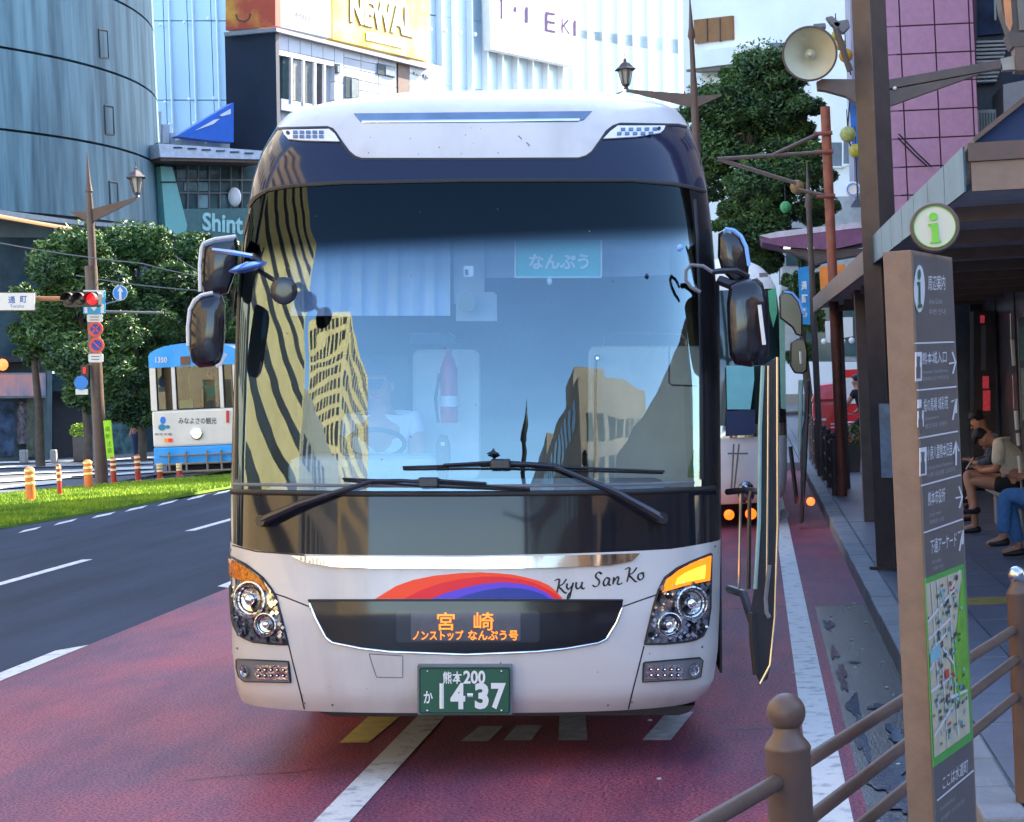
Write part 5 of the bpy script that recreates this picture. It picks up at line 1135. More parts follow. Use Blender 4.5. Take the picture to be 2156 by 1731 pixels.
# post box
pb = P(1745, 880, 38.5); m_pr = mat('post_red', (.62, .012, .015), .3, var=.04, coat=.3)
pbx = thing('post_box', 'bright red post box with a rounded top beyond the fence', 'post box', (pb.x, pb.y, .15))
MB().box(pb.x-.30, pb.x+.30, pb.y-.25, pb.y+.25, .15, 1.32).build('body', m_pr, pbx, bevel=.04)
MB().add([], []); MB().hexa([(pb.x-.33, pb.y-.28, 1.33), (pb.x+.33, pb.y-.28, 1.33), (pb.x+.33, pb.y+.28, 1.33), (pb.x-.33, pb.y+.28, 1.33)], [(pb.x-.20, pb.y-.2, 1.66), (pb.x+.22, pb.y-.2, 1.70), (pb.x+.22, pb.y+.2, 1.70), (pb.x-.20, pb.y+.2, 1.66)]).build('hood', m_pr, pbx, bevel=.06)
MB().box(pb.x-.30, pb.x-.06, pb.y-.262, pb.y-.252, .98, 1.02).build('slot', m_signw, pbx)
lettering('〒', lambda x, y: Vector((pb.x+x, pb.y-.256, y)), ((.02, .7), (.22, .7), (.22, .92), (.02, .92)), m_signw, pbx)
vr = P(1800, 820, 43); vx = thing('vending_machine', 'red vending machine behind the cyclist', 'vending machine', (vr.x, vr.y, .15))
MB().box(vr.x-.24, vr.x+.26, vr.y-.3, vr.y+.3, .15, 1.93).build('cabinet', m_pr, vx, bevel=.02); MB().box(vr.x-.2, vr.x+.22, vr.y-.315, vr.y-.302, 1.2, 1.75).build('window', m_signw, vx)
# cyclist
cy = P(1800, 880, 37.5)
bk = thing('bicycle', 'city bicycle seen from behind, ridden towards the arcade', 'bicycle', (cy.x+.12, cy.y, .15))
def wheel(c, r0, ax):
    ax = Vector(ax).normalized(); a = ax.orthogonal().normalized(); b = ax.cross(a)
    ty = MB().tube([Vector(c)+(a*cos(2*pi*k/24)+b*sin(2*pi*k/24))*r0 for k in range(25)], .02, 6, False).build('wheel', m_rubber, bk, smooth=True)
    m = MB()
    for k in range(12): m.tube([Vector(c), Vector(c)+(a*cos(2*pi*k/12)+b*sin(2*pi*k/12))*r0], .003, 4)
    m.build('spokes', m_steel, ty); return ty
ba = Vector((.86, -.5, 0)); bc = Vector((cy.x+.12, cy.y, .15+.34)); bd_ = Vector((.5, .86, 0)).normalized()
bd_ = Vector((-.75, .66, 0)).normalized(); ba = Vector((.66, .75, 0))
wheel(bc-bd_*.5, .32, ba); wheel(bc+bd_*.5, .32, ba)
for a, b in (((-.5, 0), (-.15, .5)), ((-.5, 0), (0, -.04)), ((0, -.04), (-.15, .5)), ((0, -.04), (.35, .45)), ((-.15, .45), (.33, .45)), ((.5, 0), (.33, .6)), ((-.5, 0), (-.5, .36)), ((-.62, .36), (-.2, .36))):
    MB().tube([bc+bd_*a[0]+Vector((0, 0, a[1])), bc+bd_*b[0]+Vector((0, 0, b[1]))], .014, 6).build('frame', m_steel, bk)
MB().tube([bc+bd_*.33+ba*-.25+Vector((0, 0, .6)), bc+bd_*.33+ba*.25+Vector((0, 0, .6))], .012, 6).build('handlebar', m_steel, bk)
MB().ball(bc-bd_*.17+Vector((0, 0, .54)), .11, 10, (1, .8, .4)).build('saddle', m_rubber, bk, smooth='all')
JR = dict(STAND); JR.update(pelvis=(0, -.17, .90), spine=(0, -.12, 1.05), chest=(0, .02, 1.26), neck=(0, .06, 1.41), head=(0, .08, 1.53), shL=(-.18, .0, 1.34), shR=(.18, .0, 1.34), elL=(-.24, .14, 1.12), elR=(.24, .14, 1.12), wrL=(-.22, .28, .98), wrR=(.22, .28, .98), hdL=(-.22, .34, .96), hdR=(.22, .34, .96), hpL=(-.09, -.15, .86), hpR=(.09, -.15, .86), knL=(-.12, .18, .62), anL=(-.12, .05, .22), toL=(-.12, .18, .17), knR=(.12, .1, .50), anR=(.12, -.02, .14), toR=(.12, .12, .10))
figure('person', 'person in black t-shirt riding a bicycle away near the red post box', (bc.x, bc.y, .15), math.atan2(bd_.y, bd_.x), JR, m_blk, m_blk, sleeve=.5, leglen=.8)
# pillar, signs and banners over the far pavement
def slabthing(name, label, cat, Y, poly, th, m, group=None, off=0.):
    p = yp(Y); mb = MB().slab(p, poly, th, off); c = p(poly[0][0], poly[0][1]); o = mb.build(name, m); tag(o, label, cat, group); return o
slabthing('pillar', 'cream square pillar at the arcade entrance behind the column', 'pillar', 40, [(1820, 680), (1838, 680), (1845, 870), (1852, 960), (1832, 960), (1826, 870)], .4, mat('cream', (.55, .50, .36), .6, var=.08))
bl = slabthing('banner', 'tall bright blue banner with white characters hanging over the road side', 'banner', 48, [(1680, 564), (1703, 560), (1706, 684), (1686, 682)], .06, mat('banner_blue', (.0, .26, .62), .5))
for i, ch in enumerate('通町筋'): lettering(ch, lambda x, y: yp(48)(x, y, .05), rq(1687+i*1.2, 592+i*28, 1699+i*1.2, 612+i*28), m_signw, bl, bold=.03)
slabthing('shop_sign', 'orange shop sign seen through the gap above the fascia', 'sign', 50, [(1725, 562), (1780, 556), (1776, 600), (1728, 612)], .1, mat('sign_orange', (.9, .25, .02), .5))
slabthing('banner', 'white hanging banner left of the two under the awning', 'banner', 50, [(1737, 676), (1748, 676), (1748, 722), (1739, 720)], .03, m_signw); slabthing('banner', 'wider white hanging banner right of the pair under the awning', 'banner', 50, [(1771, 668), (1795, 668), (1796, 708), (1772, 712)], .03, m_signw)
for i, (x, y) in enumerate(((1735, 719), (1774, 719), (1793, 717))):
    o = MB().ball(yp(46)(x, y), 6.5*46/F, 14).build('paper_lantern', m_signw, smooth='all'); tag(o, ['small white round lantern left of the red pole', 'small white round lantern just right of the red pole', 'small white round lantern nearest the cream pillar'][i], 'lantern', 'round lanterns under the awning')
aw = thing('awning', 'wide curved purple awning over the arcade entrance', 'awning', tuple(yp(52)(1700, 500)))
MB().slab(yp(52), [(1599, 496), (1640, 487), (1702, 480), (1760, 474), (1826, 465), (1826, 478), (1702, 492), (1620, 502)], 2.0, .02).build('awning_edge', mat('edge_white', (.62, .55, .62), .4), aw)
MB().slab(yp(52), [(1601, 503), (1702, 493), (1826, 479), (1826, 509), (1750, 526), (1661, 521), (1605, 510)], 2.5).build('awning_body', mat('purple', (.22, .07, .16), .5, var=.15), aw)
MB().slab(yp(52.2), [(1640, 524), (1826, 524), (1826, 534), (1760, 545), (1720, 556), (1690, 540)], 1.0).build('awning_truss', m_brownd, aw)
for x in (1650, 1700, 1740): MB().slab(yp(52.1), [(x, 520), (x+14, 520), (x+14, 524), (x, 524)], .1, .1).build('awning_lamp', mat('tube_white', (1, 1, .95), .4, var=0, emit=.3), aw)
# balloons / paper balls
for i, (x, y, r_, col, lb) in enumerate(((1761, 75, 11, (.42, .45, .10), 'topmost green paper ball behind the loudspeaker'), (1769, 94, 12, (.45, .32, .06), 'amber paper ball in the middle behind the loudspeaker'), (1781, 117, 15, (.52, .28, .03), 'large orange paper ball lowest behind the loudspeaker'),
        (1785, 283, 17, (.38, .44, .14), 'large green paper ball between the red pole and the column'), (1802, 318, 15, (.45, .42, .05), 'yellow paper ball touching the left side of the column'), (1678, 394, 15, (.28, .17, .06), 'brown paper ball at the tip of the lower stay'), (1654, 436, 12, (.05, .36, .12), 'bright green paper ball under the tree'))):
    Yb = 30; c = yp(Yb)(x, y); k = r_*Yb/F
    o = thing('paper_ball', lb, 'decoration', tuple(c), 'paper balls strung over the pavement')
    mm = mat('ball_%d' % i, col, .5, var=.2, scale=12); n = 12
    MB().lathe(c, [(k*sin(pi*j/10)*(1 if j % 2 else .94), k*cos(pi*j/10)) for j in range(11)], 16).build('paper_shell', mm, o, smooth=True)
    MB().tube([c+Vector((0, 0, k)), c+Vector((0, 0, k+.25))], .008, 5).build('string', m_rubber, o)
o = MB().tube([yp(30)(x, y) for x, y in ((1748, 45), (1756, 62), (1763, 84), (1772, 106), (1783, 130), (1792, 158))], .012, 6).build('garland_cord', m_rubber, smooth=True); tag(o, 'dark cord the three paper balls hang on behind the loudspeaker', 'cord')
o = MB().tube([yp(30)(x, y) for x, y in ((1790, 205), (1785, 262), (1788, 300), (1802, 330), (1806, 420))], .012, 6).build('garland_cord', m_rubber, smooth=True); tag(o, 'dark cord with the green and yellow paper balls beside the column', 'cord')
o = MB().lathe(yp(33)(1796, 399), [(.03, 0), (.125, 0), (.13, .02), (.12, .05), (0, .05)], 28, (0, -1, 0)).build('round_sign', m_signw, smooth=True); tag(o, 'round white sign with a blue rim beside the square column', 'sign')
MB().lathe(yp(32.94)(1796, 399), [(.085, 0), (.085, .01), (.10, .01), (.10, 0)], 28, (0, -1, 0)).build('sign_ring', m_signb, o)
# pink tiled building made of single tiles
pk = thing('tiled_building', 'tall building clad in pink tiles behind the shelter', 'building', tuple(P(1960, 800, 50)))
pk.location.z = .15
kp = yp(50); m_pink = mat('pink_tile', (.43, .20, .32), .35, var=.08, scale=5, bump=.1); m_joint = mat('tile_joint', (.08, .03, .06), .8)
MB().slab(kp, [(1872, -400), (2046, -400), (2068, 760), (1908, 760)], 8, -.05).build('wall', m_joint, pk)
def kx(x, y): return x+(y-52)*.0455
cols_ = [1858, 1895, 1968, 2041, 2051]
y = 52-59.3*6
while y < 740:
    for a, b in zip(cols_[:-1], cols_[1:]):
        s = -.045; f = lambda x: (x-1968)*s
        MB().slab(kp, [(kx(a, y)+1.6, y+f(a)+1.6), (kx(b, y)-1.6, y+f(b)+1.6), (kx(b, y+59)-1.6, y+59.3+f(b)-1.6), (kx(a, y+59)+1.6, y+59.3+f(a)-1.6)], .05, .0).build('tile', m_pink, pk)
    y += 59.3
for a, b in (((1892, 282), (1962, 352)), ((1890, 290), (1952, 350))):
    MB().tube([kp(a[0], a[1], .3), kp((a[0]+b[0])/2+4, (a[1]+b[1])/2+6, .3), kp(b[0], b[1], .3)], .02, 5).build('cable', m_rubber, pk, smooth=True)
fx = thing('floodlight', 'grey boxy floodlights on top behind the loudspeaker horn', 'floodlight', tuple(yp(19)(1745, 55)))
for q_ in ([(1738, 36), (1752, 33), (1772, 50), (1766, 60), (1750, 52)], [(1712, 50), (1738, 48), (1740, 58), (1714, 60)], [(1752, 46), (1786, 40), (1790, 56), (1776, 70), (1758, 60)]): MB().slab(yp(19), q_, .12).build('lamp_box', m_greyp, fx, bevel=.01)
MB().tube([yp(19)(1760, 60), yp(19)(1790, 150)], .03, 8).build('lamp_stem', m_brownd, fx)
slabthing('building', 'lavender striped facade strip left of the square column', 'building', 62, [(1778, -400), (1806, -400), (1822, 420), (1800, 420)], 3, mat('lavender', (.42, .38, .50), .5, var=.3, scale=1.2, stretch=(6, 6, .1)))
slabthing('mural', 'blue painted mural strip behind the green and yellow paper balls', 'mural', 61.5, [(1788, 212), (1808, 212), (1812, 340), (1796, 330)], .1, mat('mural_blue', (.05, .22, .62), .5, var=.35, scale=.9))
# neighbours of the pink building
m_bluew = mat('blue_wall', (.03, .06, .14), .3, var=.3, scale=.9)
nb_ = thing('building', 'dark blue building with louvred slats right of the pink one', 'building', tuple(P(2120, 800, 53)))
nb_.location.z = .15
np_ = yp(53)
MB().slab(np_, [(2035, -400), (2400, -400), (2400, 760), (2070, 760)], 6, -.3).build('wall', m_bluew, nb_)
for i in range(11): MB().slab(np_, [(2056, 86+i*8.3-(0)), (2124-i*2.5, 84+i*8.3), (2124-i*2.5, 88+i*8.3), (2056, 90.5+i*8.3)], .35, .2).build('slat', m_signw, nb_)
MB().slab(np_, [(2053, -400), (2100, -400), (2112, 70), (2060, 75)], .1, -.1).build('window', mat('blue_glass', (.02, .07, .22), .1, var=.35, scale=1.5), nb_)
MB().slab(np_, [(2092, -40), (2097, -40), (2098, 42), (2094, 42)], .05, -.04).build('window_bar', m_signw, nb_)
ac_ = thing('air_conditioner', 'white ribbed outdoor unit on the wall right of the pink tiles', 'air conditioner', tuple(np_(2080, 268)))
MB().slab(np_, [(2051, 232), (2109, 229), (2112, 303), (2054, 306)], .5, .4).build('casing', mat('unit_white', (.55, .55, .52), .5), ac_, bevel=.03)
for i in range(9): MB().slab(np_, [(2056+i*6, 238), (2058.5+i*6, 238), (2060.5+i*6, 300), (2058+i*6, 300)], .03, .43).build('rib', m_greyp, ac_)
slabthing('building', 'grey panelled wall with a diagonal seam at the right edge above the shelter roof', 'building', 51, [(2112, 178), (2400, 120), (2400, 760), (2140, 760), (2116, 330)], 5, mat('grey_panel', (.30, .31, .36), .5, var=.06))
# pale sunlit building at the street's end and its details
wb = thing('building', 'pale sunlit building with brown panel and eaves at the end of the street', 'building', tuple(P(1640, 800, 78)))
wb.location.z = .0
wp = VPl(1400, 88, 1900, 77)
m_pale = mat('pale_wall', (.92, .90, .84), .6, var=.05, scale=.4)
MB().slab(wp, [(1430, -400), (1830, -400), (1850, 830), (1450, 830)], 8).build('wall', m_pale, wb)
pn = MB().slab(wp, [(1460, 42), (1540, 33), (1541, 83), (1463, 92)], .4, .15).build('brown_panel', mat('panel_brown', (.30, .13, .045), .6, var=.1), wb)
for x in (1487, 1514): MB().slab(wp, [(x, 39), (x+1.6, 39), (x+2.6, 88), (x+1, 88)], .1, .19).build('panel_joint', m_brownd, pn)
MB().slab(wp, [(1444, 110), (1560, 96), (1562, 132), (1446, 146)], 1.2, 1.0).build('eave', m_pale, wb)
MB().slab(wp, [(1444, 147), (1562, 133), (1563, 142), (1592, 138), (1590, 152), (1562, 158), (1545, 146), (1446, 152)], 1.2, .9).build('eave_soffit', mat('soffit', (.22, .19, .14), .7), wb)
for x0, y0, x1, y1 in ((1620, 90, 1668, 104), (1655, 110, 1672, 140), (1745, 300, 1770, 350), (1776, 296, 1800, 345), (1560, 420, 1600, 470), (1640, 540, 1700, 600), (1500, 200, 1540, 240)):
    wi = MB().rect(wp, x0, y0, x1, y1, .2, .06).build('window', mat('window_grey', (.20, .22, .24), .12), wb); MB().rect(wp, x0-2, y1, x1+2, y1+3, .3, .2).build('sill', m_pale, wi)
for i in range(22): MB().rect(wp, 1575+i*5, 150+i*2.2, 1577+i*5, 166+i*2.2, .05, .3).build('railing_bar', m_greyp, wb)
MB().slab(wp, [(1570, 148), (1690, 196), (1690, 199), (1570, 151)], .05, .32).build('railing', m_greyp, wb)
gb = thing('shop_building', 'white rounded shop building with large glass front under the sunlit block', 'building', tuple(P(1720, 800, 66)))
gb.location.z = 0
gp = yp(66)
MB().slab(gp, [(1700, 430), (1728, 415), (1830, 412), (1842, 760), (1640, 760), (1650, 470)], 5).build('wall', mat('shop_white', (.5, .52, .5), .5), gb)
for q in ((1655, 480, 1690, 560), (1700, 450, 1750, 540), (1690, 620, 1760, 760), (1765, 600, 1838, 750)): MB().rect(gp, *q, .3, .05).build('window', mat('shop_glass', (.07, .13, .14), .08, var=.3, scale=1), gb)
# street tree on the right
def tree(name_l, px, Y, base_z, ytop, ybot, wpx, n, seed, leafm=m_leaf, group='street trees', clumps=None, lsize=.12, light=.2):
    k = Y/F; c = P(px, (ytop+ybot)/2, Y); t = thing('tree', name_l, 'tree', (c.x, c.y, base_z), group)
    h = (ybot-ytop)*k; wd = wpx*k; r = random.Random(seed)
    zb = c.z-h/2
    MB().tube([(c.x, c.y, base_z), (c.x+.05, c.y, (base_z+zb)/2), (c.x-.05, c.y, zb+.2*h), (c.x, c.y, zb+.7*h)], [.16, .13, .10, .04], 10).build('trunk', m_bark, t, smooth=True)
    cl = []
    for i in range(26):
        a = r.uniform(0, 2*pi); v = r.uniform(.02, .98); q = (1-abs(2*v-1)**2.2)**.5
        rr_ = q*wd/2*r.uniform(.35, .85); p = Vector((c.x+cos(a)*rr_, c.y+sin(a)*rr_*.8, zb+v*h))
        s = wd*r.uniform(.15, .27); cl.append((p, (s, s, s*.7), 1/26))
        MB().tube([(c.x, c.y, zb+.15*h+v*.5*h), p.lerp(Vector((c.x, c.y, p.z)), .4)+Vector((0, 0, -.1)), p], [.05, .035, .012], 6).build('limb', m_bark, t, smooth=True)
    for p, s, w_ in list(cl):
        for _ in range(5):
            u = Vector((r.gauss(0, 1), r.gauss(0, 1), r.gauss(0, .8))).normalized(); pp = p+Vector((u.x*s[0], u.y*s[1], u.z*s[2]*1.2))*1.05
            cl.append((pp, (s[0]*.38, s[0]*.38, s[0]*.22), .010))
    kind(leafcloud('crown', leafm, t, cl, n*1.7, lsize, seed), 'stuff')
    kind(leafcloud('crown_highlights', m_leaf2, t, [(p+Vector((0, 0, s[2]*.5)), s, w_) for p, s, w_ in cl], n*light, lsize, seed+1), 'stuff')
    return t
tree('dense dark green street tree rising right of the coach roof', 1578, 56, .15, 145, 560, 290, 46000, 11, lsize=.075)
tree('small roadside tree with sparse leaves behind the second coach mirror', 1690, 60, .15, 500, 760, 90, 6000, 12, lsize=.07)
# ================================================================== LEFT: TRAM
m_tramw = mat('tram_white', (.86, .78, .66), .3, var=.04, coat=.3); m_tramb = mat('tram_blue', (.01, .40, .92), .3, var=.05, coat=.3)
TY = 49.5; tc = P(325, 1000, TY); tx0 = tc.x; TW = 2.35
tr = thing('tram', 'white and blue tram with one round headlight coming towards the junction', 'tram', (tx0+TW/2, TY, 0))
tq = yp(TY)
def TZ(y, x=400): return tq(x, y).z
zf = TZ(980); zs1 = TZ(940); zs2 = TZ(775, 320); zt1 = TZ(730)
def tbox(x0, x1, y0, y1, z0, z1, nm, m, bv=.0, par=None): return MB().box(x0, x1, y0, y1, z0, z1).build(nm, m, par or tr, bevel=bv)
cxm = tx0+TW/2
# front shell with window openings built as pieces
zl = TZ(862); zh = TZ(770, 330)
tbox(tx0, tx0+TW, TY, TY+12, zs1, zl, 'body', m_tramw, .06)
tbox(tx0+.01, tx0+TW-.01, TY-.01, TY+12, zf+.02, zs1-.002, 'skirt', m_tramb, .03)
k3 = TY/F
def tX(px): return tq(px, 820).x
bars = [(tx0, tX(329)), (tX(362), tX(370)), (tX(462), tX(470))]; pw = tX(362)-tX(329)
bars.append((tx0+TW-(tX(329)-tx0), tx0+TW))
for a, b in bars: tbox(a, b, TY, TY+.12, zl, zh, 'window_post', m_tramw, .01)
tbox(tx0, tx0+TW, TY, TY+12, zh+.001, zs2+.0, 'head_panel', m_tramw, .03)
tbox(tx0, tx0+.08, TY+.12, TY+12, zl, zh, 'side_wall', m_tramw); tbox(tx0+TW-.08, tx0+TW, TY+.12, TY+12, zl, zh, 'side_wall', m_tramw)
pts = []
for i in range(13):
    a = pi*i/12; pts.append((cxm-cos(a)*TW/2, TY-.02, zs2+.30+sin(a)*.30))
MB().prism([(tx0, TY-.02, zs2)]+pts+[(tx0+TW, TY-.02, zs2)], (0, 12, 0)).build('roof', m_tramb, tr, smooth=True)
lettering('1350', lambda x, y: tq(x, y, .06), rq(327, 752, 352, 764), m_signw, tr, bold=.03)
MB().box(tX(384), tX(404), TY-.05, TY-.02, TZ(768), TZ(750), ).build('route_display', mat('route_box', (.18, .08, .05), .3), tr)
m_tg = glassmat('tram_glass', (.75, .80, .70), .06)
for a, b in ((tX(330), tX(361)), (tX(371), tX(461)), (tX(471), tx0+TW-(tX(329)-tx0)-.01)):
    MB().box(a, b, TY+.05, TY+.06, zl+.01, zh-.01).build('window', m_tg, tr)
    MB().tube([(a, TY+.03, zl+.02), (b, TY+.03, zl+.02), (b, TY+.03, zh-.02), (a, TY+.03, zh-.02), (a, TY+.03, zl+.02)], .016, 6).build('window_seal', m_rubber, tr)
tbox(tx0+.09, tx0+TW-.09, TY+1.6, TY+1.7, zl-.3, zh, 'cabin_wall', mat('tram_inside', (.07, .065, .03), .8, var=.3, scale=3))
tbox(tX(372), tX(400), TY+.2, TY+.3, zl, TZ(842), 'fare_box', mat('fare_green', (.35, .42, .2), .6))
MB().tube([(tX(395), TY+.25, TZ(845)), (tX(393), TY+.25, TZ(790)), (tX(404), TY+.2, TZ(770))], .02, 6).build('grab_pole', mat('pole_cream', (.6, .45, .2), .5), tr)
hl = MB().lathe(tq(415, 913, .0), [(.16, 0), (.16, .05), (.13, .07), (.13, .05), (0, .05)], 24, (0, -1, 0)).build('headlight', m_chrome, tr, smooth=True)
MB().lathe(tq(414, 912, .05), [(.12, 0), (.10, .03), (0, .045)], 20, (0, -1, 0)).build('headlight_lens', mat('head_lit', (1, .62, .28), .3, var=0, emit=.7), hl, smooth=True)
MB().rect(tq, 346, 923, 354, 931, .02, .03).build('indicator', mat('ind_orange', (.8, .28, .02), .3, emit=.08), tr); MB().rect(tq, 354.5, 923, 363, 931, .02, .03).build('tail_lamp', mat('tail_red', (.75, .03, .02), .3, emit=.08), tr)
MB().rect(tq, 476, 865, 482, 890, .02, .03).build('door_mark', m_red, tr)
lettering('みなよさの観光', lambda x, y: tq(x, y, .012), rq(376, 879, 456, 893), mat('print_dark', (.10, .09, .09), .6), tr, bold=.01)
drape(lambda x, y, o=0: tq(x, y, .012+o), circ(343, 885, 6, 8, 12), 0, 6).build('emblem', m_signb, tr); drape(lambda x, y, o=0: tq(x, y, .012+o), circ(341, 900, 8, 7, 12), 0, 6).build('emblem', mat('emblem_teal', (.02, .3, .45), .5), tr)
drape(lambda x, y, o=0: tq(x, y, .012+o), circ(353, 899, 5, 4, 10), 0, 6).build('emblem', MATS['emblem_teal'], tr)
lettering('熊本市電', lambda x, y: tq(x, y, .012), rq(326, 912, 362, 917), MATS['print_dark'], tr)
tbox(tx0+.25, tx0+TW-.25, TY+.3, TY+11, .12, zf, 'undercarriage', m_shade)
for z in (TZ(958), TZ(976), TZ(992)): MB().tube([(tx0+.2, TY-.12, z), (tx0+TW-.2, TY-.12, z)], .028, 6).build('fender_bar', mat('fender', (.30, .24, .17), .6), tr)
for x in (tX(352), tX(388), tX(432), tX(462)): MB().tube([(x, TY-.12, TZ(950)), (x, TY-.12, TZ(994))], .03, 6).build('fender_post', MATS['fender'], tr)
for y in (TY+2.5, TY+4.3, TY+8, TY+9.8):
    for x in (-15.27, -14.2): MB().lathe((x, y, .405), [(0, 0), (.33, 0), (.33, .1), (0, .1)], 20, (1, 0, 0)).build('wheel', m_steel, tr)
MB().tube([(tX(340), TY+.3, TZ(728)), (tX(410), TY+.4, TZ(722))], .03, 6).build('roof_rail', m_greyp, tr)
dpx = tX(430); m_teal = mat('teal_shirt', (.10, .40, .42), .8, var=.1, scale=10)
JD = dict(STAND); 
figure('person', 'tram driver in teal shirt and dark cap standing in the tram cab', (dpx, TY+.7, TZ(790)-1.60), -pi/2, JD, m_teal, m_navyc, sleeve=.55, capm=m_navyc)
# ================================================================== LEFT: SIGNALS, LAMP, SIGNS
street_lamp(183, 50, 318, 440, 290, 442, 'brown street lamp standing among the traffic signs on the left', 150, sc=1.0)
tree('street lamp pole', 0, 50, 0, 0, 1, 1, 0, 1) if False else None
LY = 44.5; lp = yp(LY); m_sig = mat('signal_case', (.045, .038, .035), .5); m_arm = mat('arm_orange', (.42, .17, .07), .5)
sp_ = P(208, 900, 46.5); spt = thing('signal_pole', 'dark brown pole carrying the traffic light and stacked road signs', 'pole', (sp_.x, sp_.y, .15))
q = lambda y: P(203+(y-700)*.045, y, 46.5).z
MB().tube([(sp_.x, sp_.y, .0), (sp_.x, sp_.y, P(196, 560, 46.5).z)], .155, 14).build('shaft', m_brown, spt, smooth=True)
sg1 = thing('traffic_light', 'horizontal traffic light showing red on its orange arm', 'traffic light', tuple(lp(170, 630)))
MB().slab(lp, rrect(133, 614, 207, 646, 6), .25).build('housing', m_sig, sg1)
for i, (x, m_) in enumerate(((146, m_mirb), (169, m_mirb), (194, mat('lamp_red_lit', (1, .01, .02), .3, var=0, emit=.25)))):
    c = lp(x, 629.5, .0); MB().lathe(c, [(.135, 0), (.12, .02), (0, .04)], 20, (0, -1, 0)).build('lens', m_, sg1, smooth=True)
    hd = MB()
    n = 14; r0 = .15; a_ = [pi*(-.05)+pi*1.1*k/n for k in range(n+1)]
    hd.grid([[c+Vector((r0*cos(t), -d, r0*sin(t))) for t in a_] for d in (0, .22)]+[[c+Vector((r0*.96*cos(t), -d, r0*.96*sin(t))) for t in a_] for d in (.22, 0)])
    hd.build('visor', m_sig, sg1, smooth=True)
MB().tube([lp(74, 629, -.1), lp(134, 629, -.1)], .055, 10).build('arm', m_arm, sg1, smooth=True); MB().tube([lp(-60, 631, -.1), lp(74, 629, -.1)], .055, 10).build('arm', m_arm, sg1, smooth=True)
st = thing('street_name_sign', 'white street name plate with two blue characters at the left edge', 'sign', tuple(lp(36, 635)))
MB().slab(lp, rrect(-40, 617, 73, 653, 2), .04, .1).build('plate', m_signw, st); MB().slab(lp, rrect(-42, 615, 75, 655, 3), .03, .07).build('plate_rim', m_brown, st)
m_bp = mat('print_blue', (.05, .14, .45), .5, var=0)
lettering('通', lambda x, y: lp(x, y, .105), rq(17, 624, 32, 639), m_bp, st, bold=.02); lettering('町', lambda x, y: lp(x, y, .105), rq(42, 623, 56, 638), m_bp, st, bold=.02); lettering('Toricho', lambda x, y: lp(x, y, .105), rq(21, 641, 50, 648), m_bp, st)
bs = yp(46.3)
o = thing('road_sign', 'square blue sign with white arrow behind the red signal', 'sign', tuple(bs(198, 636)))
MB().slab(bs, rrect(175, 611, 221, 661, 2), .03, .18).build('plate', mat('sign_cyan', (.02, .38, .70), .4), o)
for r_ in ((175, 611, 220, 615), (212, 615, 218, 626), (178, 645, 184, 659), (212, 640, 219, 659)): MB().rect(bs, *r_, .01, .19).build('marking', m_signw, o)
MB().slab(bs, [(186, 641), (210, 641), (198, 655)], .01, .19).build('marking', m_signw, o)
o = thing('road_sign', 'round blue sign with white upward arrow right of the signal', 'sign', tuple(bs(253, 617)))
MB().lathe(bs(253, 617), [(0, 0), (16.5*46.3/F, 0), (16.5*46.3/F, .02), (0, .02)], 32, (0, -1, 0)).build('plate', mat('sign_blue2', (.02, .25, .75), .4), o)
MB().lathe(bs(253, 617, .02), [(15.2*46.3/F, 0), (16.3*46.3/F, 0), (16.3*46.3/F, .004), (15.2*46.3/F, .004)], 32, (0, -1, 0)).build('rim', m_signw, o)
MB().slab(bs, [(251, 631), (256, 631), (255.5, 614), (260, 615), (253, 604), (246.5, 614), (250.5, 613)], .01, .035).build('arrow', m_signw, o)
MB().tube([bs(221, 640, -.1), bs(253, 632, -.05)], .02, 6).build('bracket', m_greyp, o)
bs2 = yp(46.2)
for i, (x, y) in enumerate(((201, 693), (203.5, 727))):
    o = thing('no_parking_sign', ['upper of the two round red and blue parking signs on the pole', 'lower of the two round red and blue parking signs on the pole'][i], 'sign', tuple(bs2(x, y)), 'round parking signs')
    k = 46.2/F
    MB().lathe(bs2(x, y, .0), [(0, 0), (17.3*k, 0), (17.3*k, .02), (0, .02)], 32, (0, -1, 0)).build('plate', mat('sign_salmon', (.75, .10, .06), .4), o)
    MB().lathe(bs2(x, y, .02), [(11.5*k, 0), (11.5*k, .006), (0, .006)], 28, (0, -1, 0)).build('centre', mat('sign_indigo', (.03, .05, .40), .4), o)
    c = bs2(x, y, .03); d = Vector((1, 0, -1)).normalized()
    MB().bar(c-d*11.5*k, c+d*11.5*k, .008, 2.6*k, (1, 0, 1)).build('slash', MATS['sign_salmon'], o)
    if i == 0: 
        d = Vector((1, 0, 1)).normalized(); MB().bar(c-d*11.5*k, c+d*11.5*k, .008, 2.6*k, (-1, 0, 1)).build('slash', MATS['sign_salmon'], o)
for i, q_ in enumerate(((183, 662, 216, 678), (186, 745, 217, 763))):
    o = MB().slab(bs2, rrect(*q_, 3), .02, .05).build('supplementary_plate', m_signw); tag(o, ['small white plate above the two round parking signs', 'small white plate below the two round parking signs'][i], 'sign')
    for j in range(2): MB().rect(bs2, q_[0]+6, q_[1]+5+j*6, q_[2]-8, q_[1]+6.5+j*6, .004, .056).build('print_line', MATS['print_dark'], o)
MB().tube([bs(215, 656), bs(344, 659)], .03, 8).build('arm', m_greyp, spt, smooth=True)
ps = thing('pedestrian_signal', 'small pedestrian light glowing red left of the pole', 'traffic light', tuple(bs(178, 780)))
MB().rect(bs, 170, 768, 186, 800, .15, .1).build('housing', m_sig, ps); MB().rect(bs, 175, 774, 180, 786, .02, .13).build('lens', MATS['lamp_red_lit'], ps)
